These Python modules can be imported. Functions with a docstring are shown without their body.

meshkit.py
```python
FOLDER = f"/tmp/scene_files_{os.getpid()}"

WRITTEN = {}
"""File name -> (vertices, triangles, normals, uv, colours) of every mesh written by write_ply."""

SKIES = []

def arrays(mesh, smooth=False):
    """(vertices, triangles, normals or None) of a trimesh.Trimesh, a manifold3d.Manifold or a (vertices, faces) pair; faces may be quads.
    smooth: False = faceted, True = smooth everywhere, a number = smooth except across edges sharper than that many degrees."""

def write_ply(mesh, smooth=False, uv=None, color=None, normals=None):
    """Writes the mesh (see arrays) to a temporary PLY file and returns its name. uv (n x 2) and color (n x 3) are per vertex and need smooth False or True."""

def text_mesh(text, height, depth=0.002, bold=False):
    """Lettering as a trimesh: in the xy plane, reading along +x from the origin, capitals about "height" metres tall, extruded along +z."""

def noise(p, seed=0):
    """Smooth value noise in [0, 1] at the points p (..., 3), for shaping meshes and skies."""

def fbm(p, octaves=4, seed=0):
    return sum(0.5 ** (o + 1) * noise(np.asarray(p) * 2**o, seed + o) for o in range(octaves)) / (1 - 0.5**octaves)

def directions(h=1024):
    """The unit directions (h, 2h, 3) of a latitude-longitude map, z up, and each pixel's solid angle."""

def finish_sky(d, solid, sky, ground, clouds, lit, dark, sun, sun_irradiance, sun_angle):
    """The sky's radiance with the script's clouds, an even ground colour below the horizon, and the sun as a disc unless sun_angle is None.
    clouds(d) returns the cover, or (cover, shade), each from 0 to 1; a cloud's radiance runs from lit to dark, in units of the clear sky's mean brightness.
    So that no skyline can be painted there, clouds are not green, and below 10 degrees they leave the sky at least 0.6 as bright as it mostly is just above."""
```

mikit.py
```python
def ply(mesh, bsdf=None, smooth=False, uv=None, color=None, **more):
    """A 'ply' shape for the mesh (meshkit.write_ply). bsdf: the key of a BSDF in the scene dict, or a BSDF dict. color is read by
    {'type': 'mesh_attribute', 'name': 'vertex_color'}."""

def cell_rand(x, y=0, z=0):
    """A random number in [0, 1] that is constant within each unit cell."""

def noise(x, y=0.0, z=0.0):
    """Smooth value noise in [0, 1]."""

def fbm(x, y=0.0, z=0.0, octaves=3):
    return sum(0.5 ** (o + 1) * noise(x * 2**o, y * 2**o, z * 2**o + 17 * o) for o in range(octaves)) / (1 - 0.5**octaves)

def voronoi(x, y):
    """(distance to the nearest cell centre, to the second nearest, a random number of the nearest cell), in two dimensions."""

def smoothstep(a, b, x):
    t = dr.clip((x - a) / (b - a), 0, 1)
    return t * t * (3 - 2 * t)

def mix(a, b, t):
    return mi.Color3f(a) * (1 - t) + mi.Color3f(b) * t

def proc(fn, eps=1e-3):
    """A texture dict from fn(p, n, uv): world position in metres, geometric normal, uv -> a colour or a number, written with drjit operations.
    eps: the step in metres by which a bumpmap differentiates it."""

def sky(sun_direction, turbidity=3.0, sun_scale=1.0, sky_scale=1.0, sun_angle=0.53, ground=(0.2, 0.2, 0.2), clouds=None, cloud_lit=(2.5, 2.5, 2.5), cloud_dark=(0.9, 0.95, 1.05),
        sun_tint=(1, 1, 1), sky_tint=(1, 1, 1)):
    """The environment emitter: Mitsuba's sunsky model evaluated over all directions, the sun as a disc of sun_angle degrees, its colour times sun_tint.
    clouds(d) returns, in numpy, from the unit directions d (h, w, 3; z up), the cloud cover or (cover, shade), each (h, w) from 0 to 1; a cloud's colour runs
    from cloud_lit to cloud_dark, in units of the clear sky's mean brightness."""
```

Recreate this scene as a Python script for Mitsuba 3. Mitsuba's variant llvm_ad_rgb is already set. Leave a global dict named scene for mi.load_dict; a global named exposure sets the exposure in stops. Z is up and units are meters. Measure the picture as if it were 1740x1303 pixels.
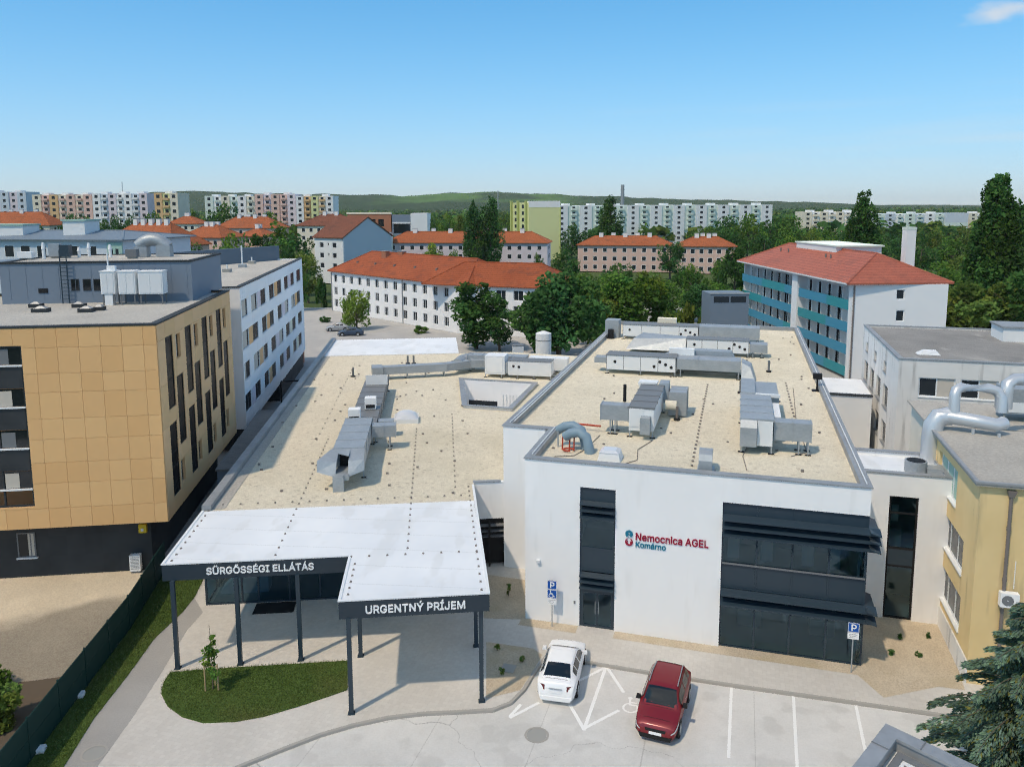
import math, random
import numpy as np, trimesh, drjit as dr, mitsuba as mi
import mikit, meshkit
from mikit import noise, fbm, voronoi, cell_rand, smoothstep, mix
from shapely.geometry import Polygon, MultiPolygon, box as sbox, Point, LineString
from shapely.ops import unary_union
from mitsuba import ScalarTransform4f as T

# ------------------------------------------------------------------ camera, sky, exposure
FOC, CX, CY, PITCH, ROLL, EYE = 1337.0, 870.0, 532.3, 0.133645, -0.004436, 22.0     # survey of the photograph (1740 x 1303)
_cp, _sp, _cr, _sr = math.cos(PITCH), math.sin(PITCH), math.cos(ROLL), math.sin(ROLL)
CAM = np.array([[_cr, -_sr, 0], [_sr, _cr, 0], [0, 0, 1]]) @ np.array([[1, 0, 0], [0, -_sp, -_cp], [0, _cp, -_sp]])
_m = np.eye(4); _m[:3, 0], _m[:3, 1], _m[:3, 2], _m[:3, 3] = -CAM[0], -CAM[1], CAM[2], (0, 0, EYE)
scene, labels = {'type': 'scene'}, {}
scene['camera'] = {'type': 'perspective', 'fov': math.degrees(2 * math.atan(870 / FOC)), 'fov_axis': 'x', 'near_clip': 0.5, 'far_clip': 20000.0,
                   'principal_point_offset_x': 0.0, 'principal_point_offset_y': (651.5 - CY) / 1303, 'to_world': T(_m.tolist())}


def clouds(d):
    """One small cumulus high on the right, faint streaks low over the right-hand horizon."""
    az, el = np.degrees(np.arctan2(d[..., 0], d[..., 1])), np.degrees(np.arcsin(np.clip(d[..., 2], -1, 1)))
    n = meshkit.fbm(d * np.array([34., 34., 60.]), 4, 3)
    x, y = (az - 30.7) / 1.5, (el - 11.4) / 0.62
    puff = np.clip(1.25 - np.sqrt(x * x + y * y) + (n - .5) * 2.2, 0, 1) * (x * x + y * y < 4)
    s = meshkit.fbm(d * np.array([7., 7., 70.]), 4, 8)
    wisp = np.clip((s - .52) * 2.0, 0, 1) * np.clip(1 - np.abs(el - 4) / 5, 0, 1) * .45 * np.clip((az + 10) / 40, 0, 1)
    haze = .90 * np.exp(-np.maximum(el, 0) / 6.5)
    # unseen cumulus added above the view to make the fill light whiter
    q = d / np.maximum(d[..., 2:3], .12); field = meshkit.fbm(q * np.array([2.2, 2.2, 0]) + 5.3, 5, 6)
    fill_cum = np.clip((field - .50) * 9, 0, 1) * np.clip((el - 15) / 7, 0, 1)
    cover = np.maximum(np.maximum(np.maximum(puff * .9, wisp), 0), fill_cum * .92)
    return np.clip(cover + haze * (1 - cover), 0, 1), np.where(puff > .3, .1, np.where(fill_cum > .05, .25 + .5 * np.clip((field - .5) * 3, 0, 1), .75))


scene['sky'] = mikit.sky((-0.385, -0.405, 0.83), turbidity=2.8, sun_scale=.74, sun_angle=1.5, sun_tint=(1.0, .985, .97), sky_tint=(.60, 1.80, 2.12), clouds=clouds, ground=(.12, .12, .10), cloud_lit=(2.1, 2.15, 2.2), cloud_dark=(2.05, 2.2, 2.26))
exposure = 1.24


# the air between here and the hills
scene['haze_air'] = {'type': 'homogeneous', 'albedo': {'type': 'rgb', 'value': [.97, .97, .97]}, 'sigma_t': .00005}
scene['haze'] = {'type': 'cube', 'to_world': T().translate([0, 4400, 61.85]).scale([9050, 4750, 63.15]), 'bsdf': {'type': 'null'}, 'interior': {'type': 'ref', 'id': 'haze_air'}}
labels['haze'] = {'kind': 'stuff', 'label': 'thin summer haze over the town', 'category': 'haze'}
scene['camera']['medium'] = {'type': 'ref', 'id': 'haze_air'}


# ------------------------------------------------------------------ helpers
def at(px, py, z=0.0):
    d = CAM.T @ np.array([(px - CX) / FOC, (py - CY) / FOC, 1.0]); t = (z - EYE) / d[2]
    return np.array([d[0] * t, d[1] * t, z])


def far(px, py, y):
    d = CAM.T @ np.array([(px - CX) / FOC, (py - CY) / FOC, 1.0]); t = y / d[1]
    return np.array([d[0] * t, y, EYE + d[2] * t])


class Fr:
    """A facade's frame: u to the right as one stands before it, v inwards, z up."""
    def __init__(s, o, d):
        s.o = np.array(o[:2], float); d = np.array(d[:2], float); s.u = d / np.linalg.norm(d); s.v = np.array([-s.u[1], s.u[0]])
    def w(s, u, v, z):
        p = s.o + s.u * u + s.v * v; return np.array([p[0], p[1], z])
    def many(s, a):
        a = np.asarray(a, float); p = s.o + a[:, :1] * s.u + a[:, 1:2] * s.v
        return np.column_stack([p, a[:, 2]])
    def loc(s, p):
        q = np.array(p[:2]) - s.o; return float(q @ s.u), float(q @ s.v)
    def px(s, px, py, z):
        return s.loc(at(px, py, z))
    def face(s, px, py, v=0.0):
        d = CAM.T @ np.array([(px - CX) / FOC, (py - CY) / FOC, 1.0]); o = s.o + s.v * v
        t = (o @ s.v) / (d[:2] @ s.v); q = d * t
        return float((q[:2] - s.o) @ s.u), float(EYE + q[2])
    def off(s, u, v):
        return Fr(s.w(u, v, 0), s.u)


WORLD = Fr((0, 0), (1, 0))
BOXF = np.array([[0, 2, 3], [0, 3, 1], [4, 5, 7], [4, 7, 6], [0, 1, 5], [0, 5, 4], [2, 6, 7], [2, 7, 3], [0, 4, 6], [0, 6, 2], [1, 3, 7], [1, 7, 5]])


class B:
    """Collects triangles of one mesh."""
    def __init__(s): s.v, s.f, s.n = [], [], 0
    def add(s, v, f):
        s.v.append(np.asarray(v, float)); s.f.append(np.asarray(f, int) + s.n); s.n += len(v); return s
    def box(s, fr, u0, u1, v0, v1, z0, z1):
        a = np.array([[u, v, z] for z in (z0, z1) for v in (v0, v1) for u in (u0, u1)])
        return s.add(fr.many(a), BOXF)
    def taper(s, fr, r0, z0, r1, z1):
        """a block whose footprint goes from r0 = (u0,u1,v0,v1) at z0 to r1 at z1"""
        a = np.array([[u, v, z] for r, z in ((r0, z0), (r1, z1)) for v in r[2:] for u in r[:2]])
        return s.add(fr.many(a), BOXF)
    def hexa(s, lo, hi):
        """lo, hi: four points each, ccw from above"""
        a = np.array(list(lo) + list(hi)); f = [[0, 2, 1], [0, 3, 2], [4, 5, 6], [4, 6, 7]]
        for i in range(4):
            j = (i + 1) % 4; f += [[i, j, 4 + j], [i, 4 + j, 4 + i]]
        return s.add(a, f)
    def tm(s, m, fr=None):
        v = np.asarray(m.vertices); return s.add(fr.many(v) if fr else v, m.faces)
    def prism(s, pts, z0, z1):
        P = pts if hasattr(pts, 'geom_type') else Polygon([tuple(p[:2]) for p in pts])
        for g in getattr(P, 'geoms', [P]):
            if g.area < 1e-6: continue
            m = trimesh.creation.extrude_polygon(g, z1 - z0, engine='earcut'); m.apply_translation([0, 0, z0]); s.tm(m)
        return s
    def sheet(s, pts, z):
        P = pts if hasattr(pts, 'geom_type') else Polygon([tuple(p[:2]) for p in pts])
        for g in getattr(P, 'geoms', [P]):
            v, f = trimesh.creation.triangulate_polygon(g, engine='earcut')
            f = np.array(f); a, b, c = (v[f[:, i]] for i in range(3)); e, g_ = b - a, c - a; cr = e[:, 0] * g_[:, 1] - e[:, 1] * g_[:, 0]
            f[cr < 0] = f[cr < 0][:, ::-1]
            s.add(np.column_stack([v, np.full(len(v), z)]), f)
        return s
    def tube(s, pts, r, n=8, r1=None):
        pts = np.asarray(pts, float); k = len(pts); rr = np.linspace(r, r if r1 is None else r1, k); rings = []
        tang = np.gradient(pts, axis=0) if k > 2 else np.repeat([pts[1] - pts[0]], 2, 0)
        ref = np.array([0, 0, 1.0]) if abs(tang[0][2]) < .9 * np.linalg.norm(tang[0]) else np.array([1.0, 0, 0])
        for i in range(k):
            t = tang[i] / np.linalg.norm(tang[i]); a = np.cross(t, ref); a /= np.linalg.norm(a); b = np.cross(t, a)
            ang = np.arange(n) * 2 * np.pi / n
            rings.append(pts[i] + rr[i] * (np.cos(ang)[:, None] * a + np.sin(ang)[:, None] * b))
        v = np.vstack(rings + [pts[:1], pts[-1:]]); f = []
        for i in range(k - 1):
            for j in range(n):
                j2 = (j + 1) % n; p, q, r_, t_ = i * n + j, i * n + j2, (i + 1) * n + j2, (i + 1) * n + j
                f += [[p, r_, q], [p, t_, r_]]
        for j in range(n):
            j2 = (j + 1) % n; f += [[k * n, j, j2], [k * n + 1, (k - 1) * n + j2, (k - 1) * n + j]]
        return s.add(v, f)
    def bar(s, p, q, w, h=None):
        """square bar from p to q"""
        p, q = np.array(p, float), np.array(q, float); h = h or w; t = (q - p) / np.linalg.norm(q - p)
        a = np.cross(t, [0, 0, 1.0]) if abs(t[2]) < .99 else np.array([1.0, 0, 0]); a /= np.linalg.norm(a); b = np.cross(t, a)
        v = [e + sa * a * w / 2 + sb * b * h / 2 for e in (p, q) for sb in (-1, 1) for sa in (-1, 1)]
        return s.add(v, BOXF[:, ::-1])
    def mesh(s): return np.vstack(s.v), np.vstack(s.f)


used = {}


def num(name):
    n = used.get(name, 0); used[name] = n + 1
    return name if n == 0 else f'{name}_{n:03d}'


def thing(name, label=None, cat=None, group=None, kind=None):
    k = num(name); d = {}
    if label: d['label'] = label
    if cat: d['category'] = cat
    if group: d['group'] = group
    if kind: d['kind'] = kind
    labels[k] = d
    return k


def ply(m, mat, smooth=False, **k):
    return mikit.ply(m.mesh() if isinstance(m, B) else m, 'mat_' + mat, smooth, **k)


def part(parent, name, m, mat, smooth=False, label=None, kind=None, **kw):
    k = num(parent + '__' + name)
    scene[k] = m if isinstance(m, dict) else ply(m, mat, smooth, **kw)
    if label or kind: labels[k] = {a: b for a, b in (('label', label), ('kind', kind)) if b}
    return k


def solo(name, m, mat, label, cat, group=None, smooth=False, kind=None, **kw):
    k = thing(name, label, cat, group, kind); scene[k] = m if isinstance(m, dict) else ply(m, mat, smooth, **kw); return k


def struct(name, m, mat, label=None, smooth=False):
    k = num(name); scene[k] = ply(m, mat, smooth); labels[k] = {'kind': 'structure'}
    if label: labels[k]['label'] = label
    return k


# ------------------------------------------------------------------ materials
def bs(name, d): scene['mat_' + name] = d; return name


def rgb(c): return {'type': 'rgb', 'value': [float(x) for x in c]}


def S(r, g, b):
    """an sRGB reading as a linear colour"""
    return tuple(((x / 255 + .055) / 1.055) ** 2.4 if x > 10 else x / 255 / 12.92 for x in (r, g, b))


def plain(name, c, rough=.7, **k):
    return bs(name, {'type': 'twosided', 'b': {'type': 'principled', 'base_color': rgb(c) if not isinstance(c, dict) else c, 'roughness': rough, 'specular': k.pop('spec', .3), **k}})


def textured(name, fn, rough=.8, bump=None, scale=.01, eps=.01, **k):
    b = {'type': 'principled', 'base_color': mikit.proc(fn), 'roughness': rough, 'specular': k.pop('spec', .25), **k}
    if bump: b = {'type': 'bumpmap', 'arbitrary': mikit.proc(bump, eps), 'scale': scale, 'b': b}
    return bs(name, {'type': 'twosided', 'b': b})


def fn_gravel_roof(p, n, uv):
    s = cell_rand(p.x * 14, p.y * 14, 1); a = fbm(p.x * .35, p.y * .35, 0, 4); m = noise(p.x * 3.1, p.y * 3.1, 2)
    c = mix((.46, .41, .31), (.66, .60, .475), s * .55 + m * .25 + a * .25)
    c = mix(c, (.42, .375, .27), smoothstep(.56, .75, fbm(p.x * .16 + 7, p.y * .16, 3, 4)) * .35)
    return mix(c, (.22, .18, .12), smoothstep(.92, .99, cell_rand(p.x * 5, p.y * 5, 4)) * .3)


def fn_gravel_bed(p, n, uv):
    s = cell_rand(p.x * 20, p.y * 20, 1); a = fbm(p.x * .8, p.y * .8, 0, 4)
    c = mix((.36, .295, .21), (.60, .52, .40), s * .5 + a * .5)
    return mix(c, (.40, .33, .21), smoothstep(.5, .7, fbm(p.x * .5 + 3, p.y * .5, 1, 3)) * .5)


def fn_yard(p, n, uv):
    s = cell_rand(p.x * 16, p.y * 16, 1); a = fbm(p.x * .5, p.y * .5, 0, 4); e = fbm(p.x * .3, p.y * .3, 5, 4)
    edge = smoothstep(0, 2.6, (41.2 + (p.x + 28) * .55 + (e - .5) * 4) - p.y)  # soft border of a cloud shadow painted into the gravel colour
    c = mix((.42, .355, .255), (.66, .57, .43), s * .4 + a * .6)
    g = mix((.17, .145, .11), (.31, .27, .21), s * .5 + a * .5)  # gravel tone inside the painted cloud shadow
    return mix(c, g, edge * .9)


def fn_concrete(p, n, uv):
    a = fbm(p.x * .35, p.y * .35, 0, 5); b = fbm(p.x * 2.3, p.y * 2.3, 3, 4); s = cell_rand(p.x * 22, p.y * 22, 1)
    c = mix((.47, .46, .43), (.70, .69, .665), a * .6 + b * .25 + s * .15)
    st = smoothstep(.55, .72, fbm(p.x * .9 + 4, p.y * .9 + 2, 8, 4))
    c = mix(c, (.40, .39, .365), st * .3)
    ty = dr.abs(p.x * .28 + p.y * .96 - 24.5 + 1.2 * fbm(p.x * .12, p.y * .12, 4, 2)); tr = smoothstep(.0, .35, dr.abs(ty - .8))
    c = mix(mi.Color3f(.33, .32, .30), c, .72 + .28 * tr)
    d1, d2, w_ = voronoi(p.x * .16 + .25 * fbm(p.x * .7, p.y * .7, 1, 3), p.y * .16 + .25 * fbm(p.x * .7, p.y * .7, 7, 3))
    c = mix(c, (.22, .21, .20), dr.select((d2 - d1 < .006) & (w_ > .45), .55, 0))
    j = dr.abs(p.x * .96 - p.y * .28 + 3.2); k = j - dr.floor(j / 4.4) * 4.4
    return mix(c, (.24, .23, .21), dr.select(k < .03, .35, 0))


def fn_paving(p, n, uv):
    x, y = (p.x * .96 - p.y * .28) * 5, (p.x * .28 + p.y * .96) * 5
    s = cell_rand(x, y, 2); a = fbm(p.x * .5, p.y * .5, 0, 5)
    c = mix((.47, .445, .405), (.63, .605, .56), a * .75 + s * .25)
    fx, fy = x - dr.floor(x), y - dr.floor(y)
    g = dr.maximum(dr.maximum(.06 - fx, .06 - fy), 0) * 16
    return mix(c, (.30, .27, .23), dr.clip(g, 0, 1) * .3)


def fn_asphalt(p, n, uv):
    s = cell_rand(p.x * 25, p.y * 25, 1); a = fbm(p.x * .4, p.y * .4, 0, 5)
    return mix((.29, .28, .265), (.39, .38, .36), a * .7 + s * .3)


def fn_grass(p, n, uv):
    a = fbm(p.x * .9, p.y * .9, 0, 5); s = noise(p.x * 14, p.y * 14, 1); d = fbm(p.x * .35 + 5, p.y * .35, 2, 4)
    c = mix((.042, .080, .018), (.095, .150, .036), a * .55 + s * .45)
    return mix(c, (.11, .10, .04), smoothstep(.5, .74, d) * .5)


def fn_grassbump(p, n, uv): return noise(p.x * 22, p.y * 22, 1) + .6 * noise(p.x * 50, p.y * 50, 2)


def fn_far(p, n, uv):
    a = fbm(p.x * .004, p.y * .004, 0, 5); b = fbm(p.x * .05, p.y * .05, 2, 4)
    c = mix((.028, .050, .016), (.062, .088, .028), a * .5 + b * .5)
    return mix(c, (.17, .15, .10), smoothstep(.58, .7, fbm(p.x * .012 + 5, p.y * .012, 5, 3)) * .4)


def fn_render(p, n, uv):
    a = fbm(p.x * .6, p.y * .6, p.z * .25, 5); s = fbm(p.x * 2.5, p.y * 2.5, p.z * .35, 3)
    c = mix((.77, .775, .78), (.83, .835, .84), a)
    return mix(c, (.66, .66, .65), smoothstep(.58, .82, s) * .30)


def fn_old_render(p, n, uv):
    a = fbm(p.x * .5, p.y * .5, p.z * .4, 5); s = fbm(p.x * 2.2, p.y * 2.2, p.z * .22, 4)
    c = mix((.58, .575, .555), (.72, .715, .695), a)
    return mix(c, (.26, .25, .235), smoothstep(.56, .78, s) * .5)


def fn_yellow(p, n, uv):
    a = fbm(p.x * .7, p.y * .7, p.z * .4, 5); s = fbm(p.x * 2.4, p.y * 2.4, p.z * .25, 4)
    c = mix((.61, .455, .215), (.75, .59, .325), a)
    return mix(c, (.36, .29, .17), smoothstep(.55, .76, s) * .45)


def fn_cream(p, n, uv):
    a = fbm(p.x * .5, p.y * .5, p.z * .4, 4); s = fbm(p.x * 1.6, p.y * 1.6, p.z * .2, 3)
    return mix(mix((.58, .55, .47), (.72, .69, .60), a), (.40, .38, .33), smoothstep(.58, .78, s) * .4)


def fn_bitumen(p, n, uv):
    a = fbm(p.x * .35, p.y * .35, 0, 5); b = fbm(p.x * 1.6, p.y * 1.6, 3, 4); s = cell_rand(p.x * 12, p.y * 12, 1)
    c = mix((.13, .128, .125), (.27, .262, .25), a * .6 + s * .2 + b * .2)
    st = dr.abs((p.x * .27 + p.y * .96) * .9); st = st - dr.floor(st)
    c = mix(c, (.09, .09, .09), dr.select(st < .05, .4, 0))
    return mix(c, (.33, .32, .30), smoothstep(.62, .74, fbm(p.x * .6 + 9, p.y * .22, 6, 4)) * .5)


def fn_membrane(p, n, uv):
    a = fbm(p.x * .4, p.y * .4, 0, 5); l = (p.y * .995 + p.x * .09) * .55; l = l - dr.floor(l)
    c = mix((.64, .67, .70), (.78, .80, .815), a)
    c = mix(c, (.55, .56, .55), smoothstep(.55, .74, fbm(p.x * 1.1 + 3, p.y * .5, 2, 4)) * .30)
    return mix(c, (.55, .57, .58), dr.select(l < .035, .5, 0))


def fn_greyroof(p, n, uv):
    a = fbm(p.x * .3, p.y * .3, 0, 5); s = cell_rand(p.x * 9, p.y * 9, 1)
    return mix((.25, .235, .21), (.42, .40, .36), a * .65 + s * .35)


def tiles(c0, c1, dirt):
    def fn(p, n, uv):
        a = fbm(p.x * .22, p.y * .22, p.z * .3, 5); r = cell_rand(p.x * 3.1, p.y * 3.1, p.z * 3.4); z = p.z * 3.4; z = z - dr.floor(z)
        c = mix(c0, c1, a * .6 + r * .4)
        c = mix(c, dirt, smoothstep(.52, .75, fbm(p.x * .7 + 4, p.y * .7, p.z * 1.2, 4)) * .55)
        return mix(c, mi.Color3f(c0) * .45, dr.select(z < .16, .55, 0))
    return fn


def fn_plank(p, n, uv):
    z = p.x * .0 + cell_rand(p.x * 1.0, p.y * 1.0, p.z * .8) * .25 + fbm(p.x, p.y, p.z, 3) * .75
    return mix((.022, .026, .03), (.05, .056, .062), z)


def fn_galva(p, n, uv):
    a = fbm(p.x * 1.5, p.y * 1.5, p.z * 1.5, 4); c = cell_rand(p.x * 9, p.y * 9, p.z * 9)
    return mix((.30, .335, .36), (.46, .49, .515), a * .75 + c * .25)


def fn_coping(p, n, uv):
    a = fbm(p.x * .8, p.y * .8, 0, 4); s = fbm(p.x * 5, p.y * 5, 3, 3)
    return mix((.24, .25, .26), (.44, .455, .465), a * .6 + s * .4)


def fn_bark(p, n, uv):
    return mix((.06, .048, .036), (.16, .135, .105), fbm(p.x * 7, p.y * 7, p.z * 1.6, 4))


def fn_forest(p, n, uv):
    a = fbm(p.x * .006, p.y * .006, 0, 4); b = fbm(p.x * .03, p.y * .03, 2, 4); s = noise(p.x * .11, p.y * .11, 4)
    c = mix((.009, .022, .009), (.034, .060, .019), a * .4 + b * .3 + s * .3)
    m = smoothstep(-560, -330, p.x + (a - .5) * 300) * (1 - smoothstep(120, 330, p.x + (b - .5) * 200)) * smoothstep(.40, .56, fbm(p.x * .003 + 2, p.y * .0016, 6, 3))
    return mix(c, (.062, .125, .026), m * .8)


textured('gravel_roof', fn_gravel_roof, .95, lambda p, n, uv: noise(p.x * 9, p.y * 9, 1), .02)
textured('gravel_bed', fn_gravel_bed, .95, lambda p, n, uv: noise(p.x * 12, p.y * 12, 1), .03)
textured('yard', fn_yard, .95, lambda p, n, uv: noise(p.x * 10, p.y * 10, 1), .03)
textured('concrete', fn_concrete, .85)
textured('paving', fn_paving, .85)
textured('asphalt', fn_asphalt, .9)
textured('grass', fn_grass, .9, fn_grassbump, .03)
textured('far_ground', fn_far, .95)
textured('forest', fn_forest, .95)
textured('render_white', fn_render, .8)
textured('old_render', fn_old_render, .9)
textured('yellow_render', fn_yellow, .9)
textured('cream_render', fn_cream, .9)
textured('bitumen', fn_bitumen, .9)
textured('membrane', fn_membrane, .6)
textured('greyroof', fn_greyroof, .95)
textured('red_tiles', tiles((.25, .058, .022), (.38, .105, .042), (.15, .055, .035)), .8)
textured('old_tiles', tiles((.14, .055, .035), (.24, .09, .055), (.09, .05, .04)), .85)
textured('bright_tiles', tiles((.29, .080, .030), (.43, .135, .055), (.22, .085, .045)), .8)
textured('coated_red', tiles((.32, .085, .052), (.43, .14, .085), (.26, .09, .06)), .55)
textured('charcoal', fn_plank, .6)
textured('galva', fn_galva, .5, metallic=.45, spec=.4)
textured('coping', fn_coping, .5, metallic=.4)
textured('bark', fn_bark, .95)
plain('white_metal', (.70, .72, .73), .45)
plain('white_plastic', (.78, .79, .79), .5)
plain('road_paint', (.80, .80, .78), .7)
plain('kerb_stone', (.36, .345, .315), .9)
plain('dark_metal', (.022, .040, .058), .38, spec=.5)
plain('fascia', (.016, .030, .045), .4, spec=.5)
plain('letter_white', (.82, .83, .84), .5)
plain('black', (.012, .012, .013), .6)
plain('rubber', (.018, .018, .019), .8)
plain('dark_glass', (.010, .014, .018), .06, spec=.6)
plain('mid_glass', (.020, .026, .032), .22, spec=.35)
plain('slot_glass', (.007, .008, .010), .35, spec=.06)
plain('hood_blue', S(124, 146, 160), .5)
plain('frame_grey', (.16, .17, .18), .5)
plain('frame_brown', (.16, .10, .065), .6)
plain('blind', (.50, .46, .40), .8)
plain('interior', (.24, .31, .33), .9)
plain('grey_clad', S(118, 131, 146), .55)
plain('bright_metal', (.60, .63, .66), .38, metallic=.45, spec=.5)
plain('blue_roof', S(108, 120, 132), .5)
plain('pale_gable', S(186, 198, 208), .85)
plain('pale_green', S(150, 180, 170), .8)
plain('white_wall', (.72, .73, .73), .85)
plain('pink_wall', (0.62, 0.44, 0.37), .9)
plain('brick_wall', (.34, .15, .09), .9)
plain('lime_wall', (0.6, 0.62, 0.32), .9)
plain('lime_dark', (.42, .46, .16), .9)
plain('mint_wall', (0.6, 0.68, 0.62), .9)
plain('blue_wall', (0.52, 0.58, 0.64), .9)
plain('orange_wall', (0.62, 0.42, 0.22), .9)
plain('cream_wall', (0.68, 0.63, 0.51), .9)
plain('salmon_wall', (0.65, 0.46, 0.4), .9)
plain('lilac_wall', (.62, .56, .60), .9)
plain('balcony_blue', (.055, .255, .38), .5)
plain('balcony_teal', (.035, .265, .30), .5)
plain('fence_green', (.004, .034, .030), .65)
plain('sign_blue', (.012, .085, .36), .45)
plain('logo_red', (.30, .010, .035), .5)
plain('logo_teal', (.012, .17, .27), .5)
plain('yellow_sign', (.70, .50, .03), .5)
plain('wood', (.42, .31, .17), .8)
plain('pipe_red', (.42, .06, .03), .6)
plain('pipe_grey', (.17, .15, .14), .6)
plain('tank', (.74, .75, .74), .55)
plain('iron', (.33, .33, .31), .7, metallic=.1)
plain('soil', (.11, .085, .06), .95)
for _i, _c in enumerate([(.71, .43, .195), (.69, .41, .18), (.73, .45, .205), (.70, .425, .19)]): plain(f'beige_{_i}', _c, .55)
for _i, _c in enumerate([(.68, .43, .22), (.70, .45, .235), (.66, .425, .21)]): plain(f'tan_{_i}', _c, .55)
bs('car_white', {'type': 'twosided', 'b': {'type': 'principled', 'base_color': rgb((.78, .79, .80)), 'roughness': .35, 'specular': .5, 'clearcoat': 1.0, 'clearcoat_gloss': .95}})
bs('car_red', {'type': 'twosided', 'b': {'type': 'principled', 'base_color': rgb((.20, .006, .012)), 'roughness': .35, 'metallic': .25, 'specular': .5, 'clearcoat': 1.0, 'clearcoat_gloss': .95}})
bs('car_blue', {'type': 'twosided', 'b': {'type': 'principled', 'base_color': rgb((.03, .06, .11)), 'roughness': .35, 'specular': .5, 'clearcoat': 1.0}})
bs('car_silver', {'type': 'twosided', 'b': {'type': 'principled', 'base_color': rgb((.45, .47, .49)), 'roughness': .35, 'metallic': .5, 'specular': .5, 'clearcoat': 1.0}})
bs('pane', {'type': 'thindielectric', 'specular_reflectance': rgb((.62, .85, 1)), 'specular_transmittance': rgb((.44, .57, .63))})
bs('clear_pane', {'type': 'thindielectric'})
bs('lamp_lens', {'type': 'twosided', 'b': {'type': 'principled', 'base_color': rgb((.55, .57, .60)), 'roughness': .12, 'specular': .6, 'clearcoat': 1.0}})
bs('lamp_red', {'type': 'twosided', 'b': {'type': 'principled', 'base_color': rgb((.10, .004, .006)), 'roughness': .12, 'specular': .6, 'clearcoat': 1.0}})
bs('leaf', {'type': 'principledthin', 'base_color': {'type': 'mesh_attribute', 'name': 'vertex_color'}, 'roughness': .6, 'diff_trans': .7, 'spec_trans': 0.0})


# ------------------------------------------------------------------ facade builders
def wall(fr, s0, s1, z0, z1, holes=(), th=.28, b=None):
    """a wall slab in fr between s0 and s1 with its openings cut through"""
    b = b or B(); P = sbox(s0, z0, s1, z1)
    if holes: P = P.difference(unary_union([sbox(a, c, bb, d) for a, bb, c, d in holes]))
    for g in getattr(P, 'geoms', [P]):
        m = trimesh.creation.extrude_polygon(g, th, engine='earcut'); v = m.vertices
        b.add(fr.many(np.column_stack([v[:, 0], v[:, 2], v[:, 1]])), m.faces[:, ::-1])
    return b


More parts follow.
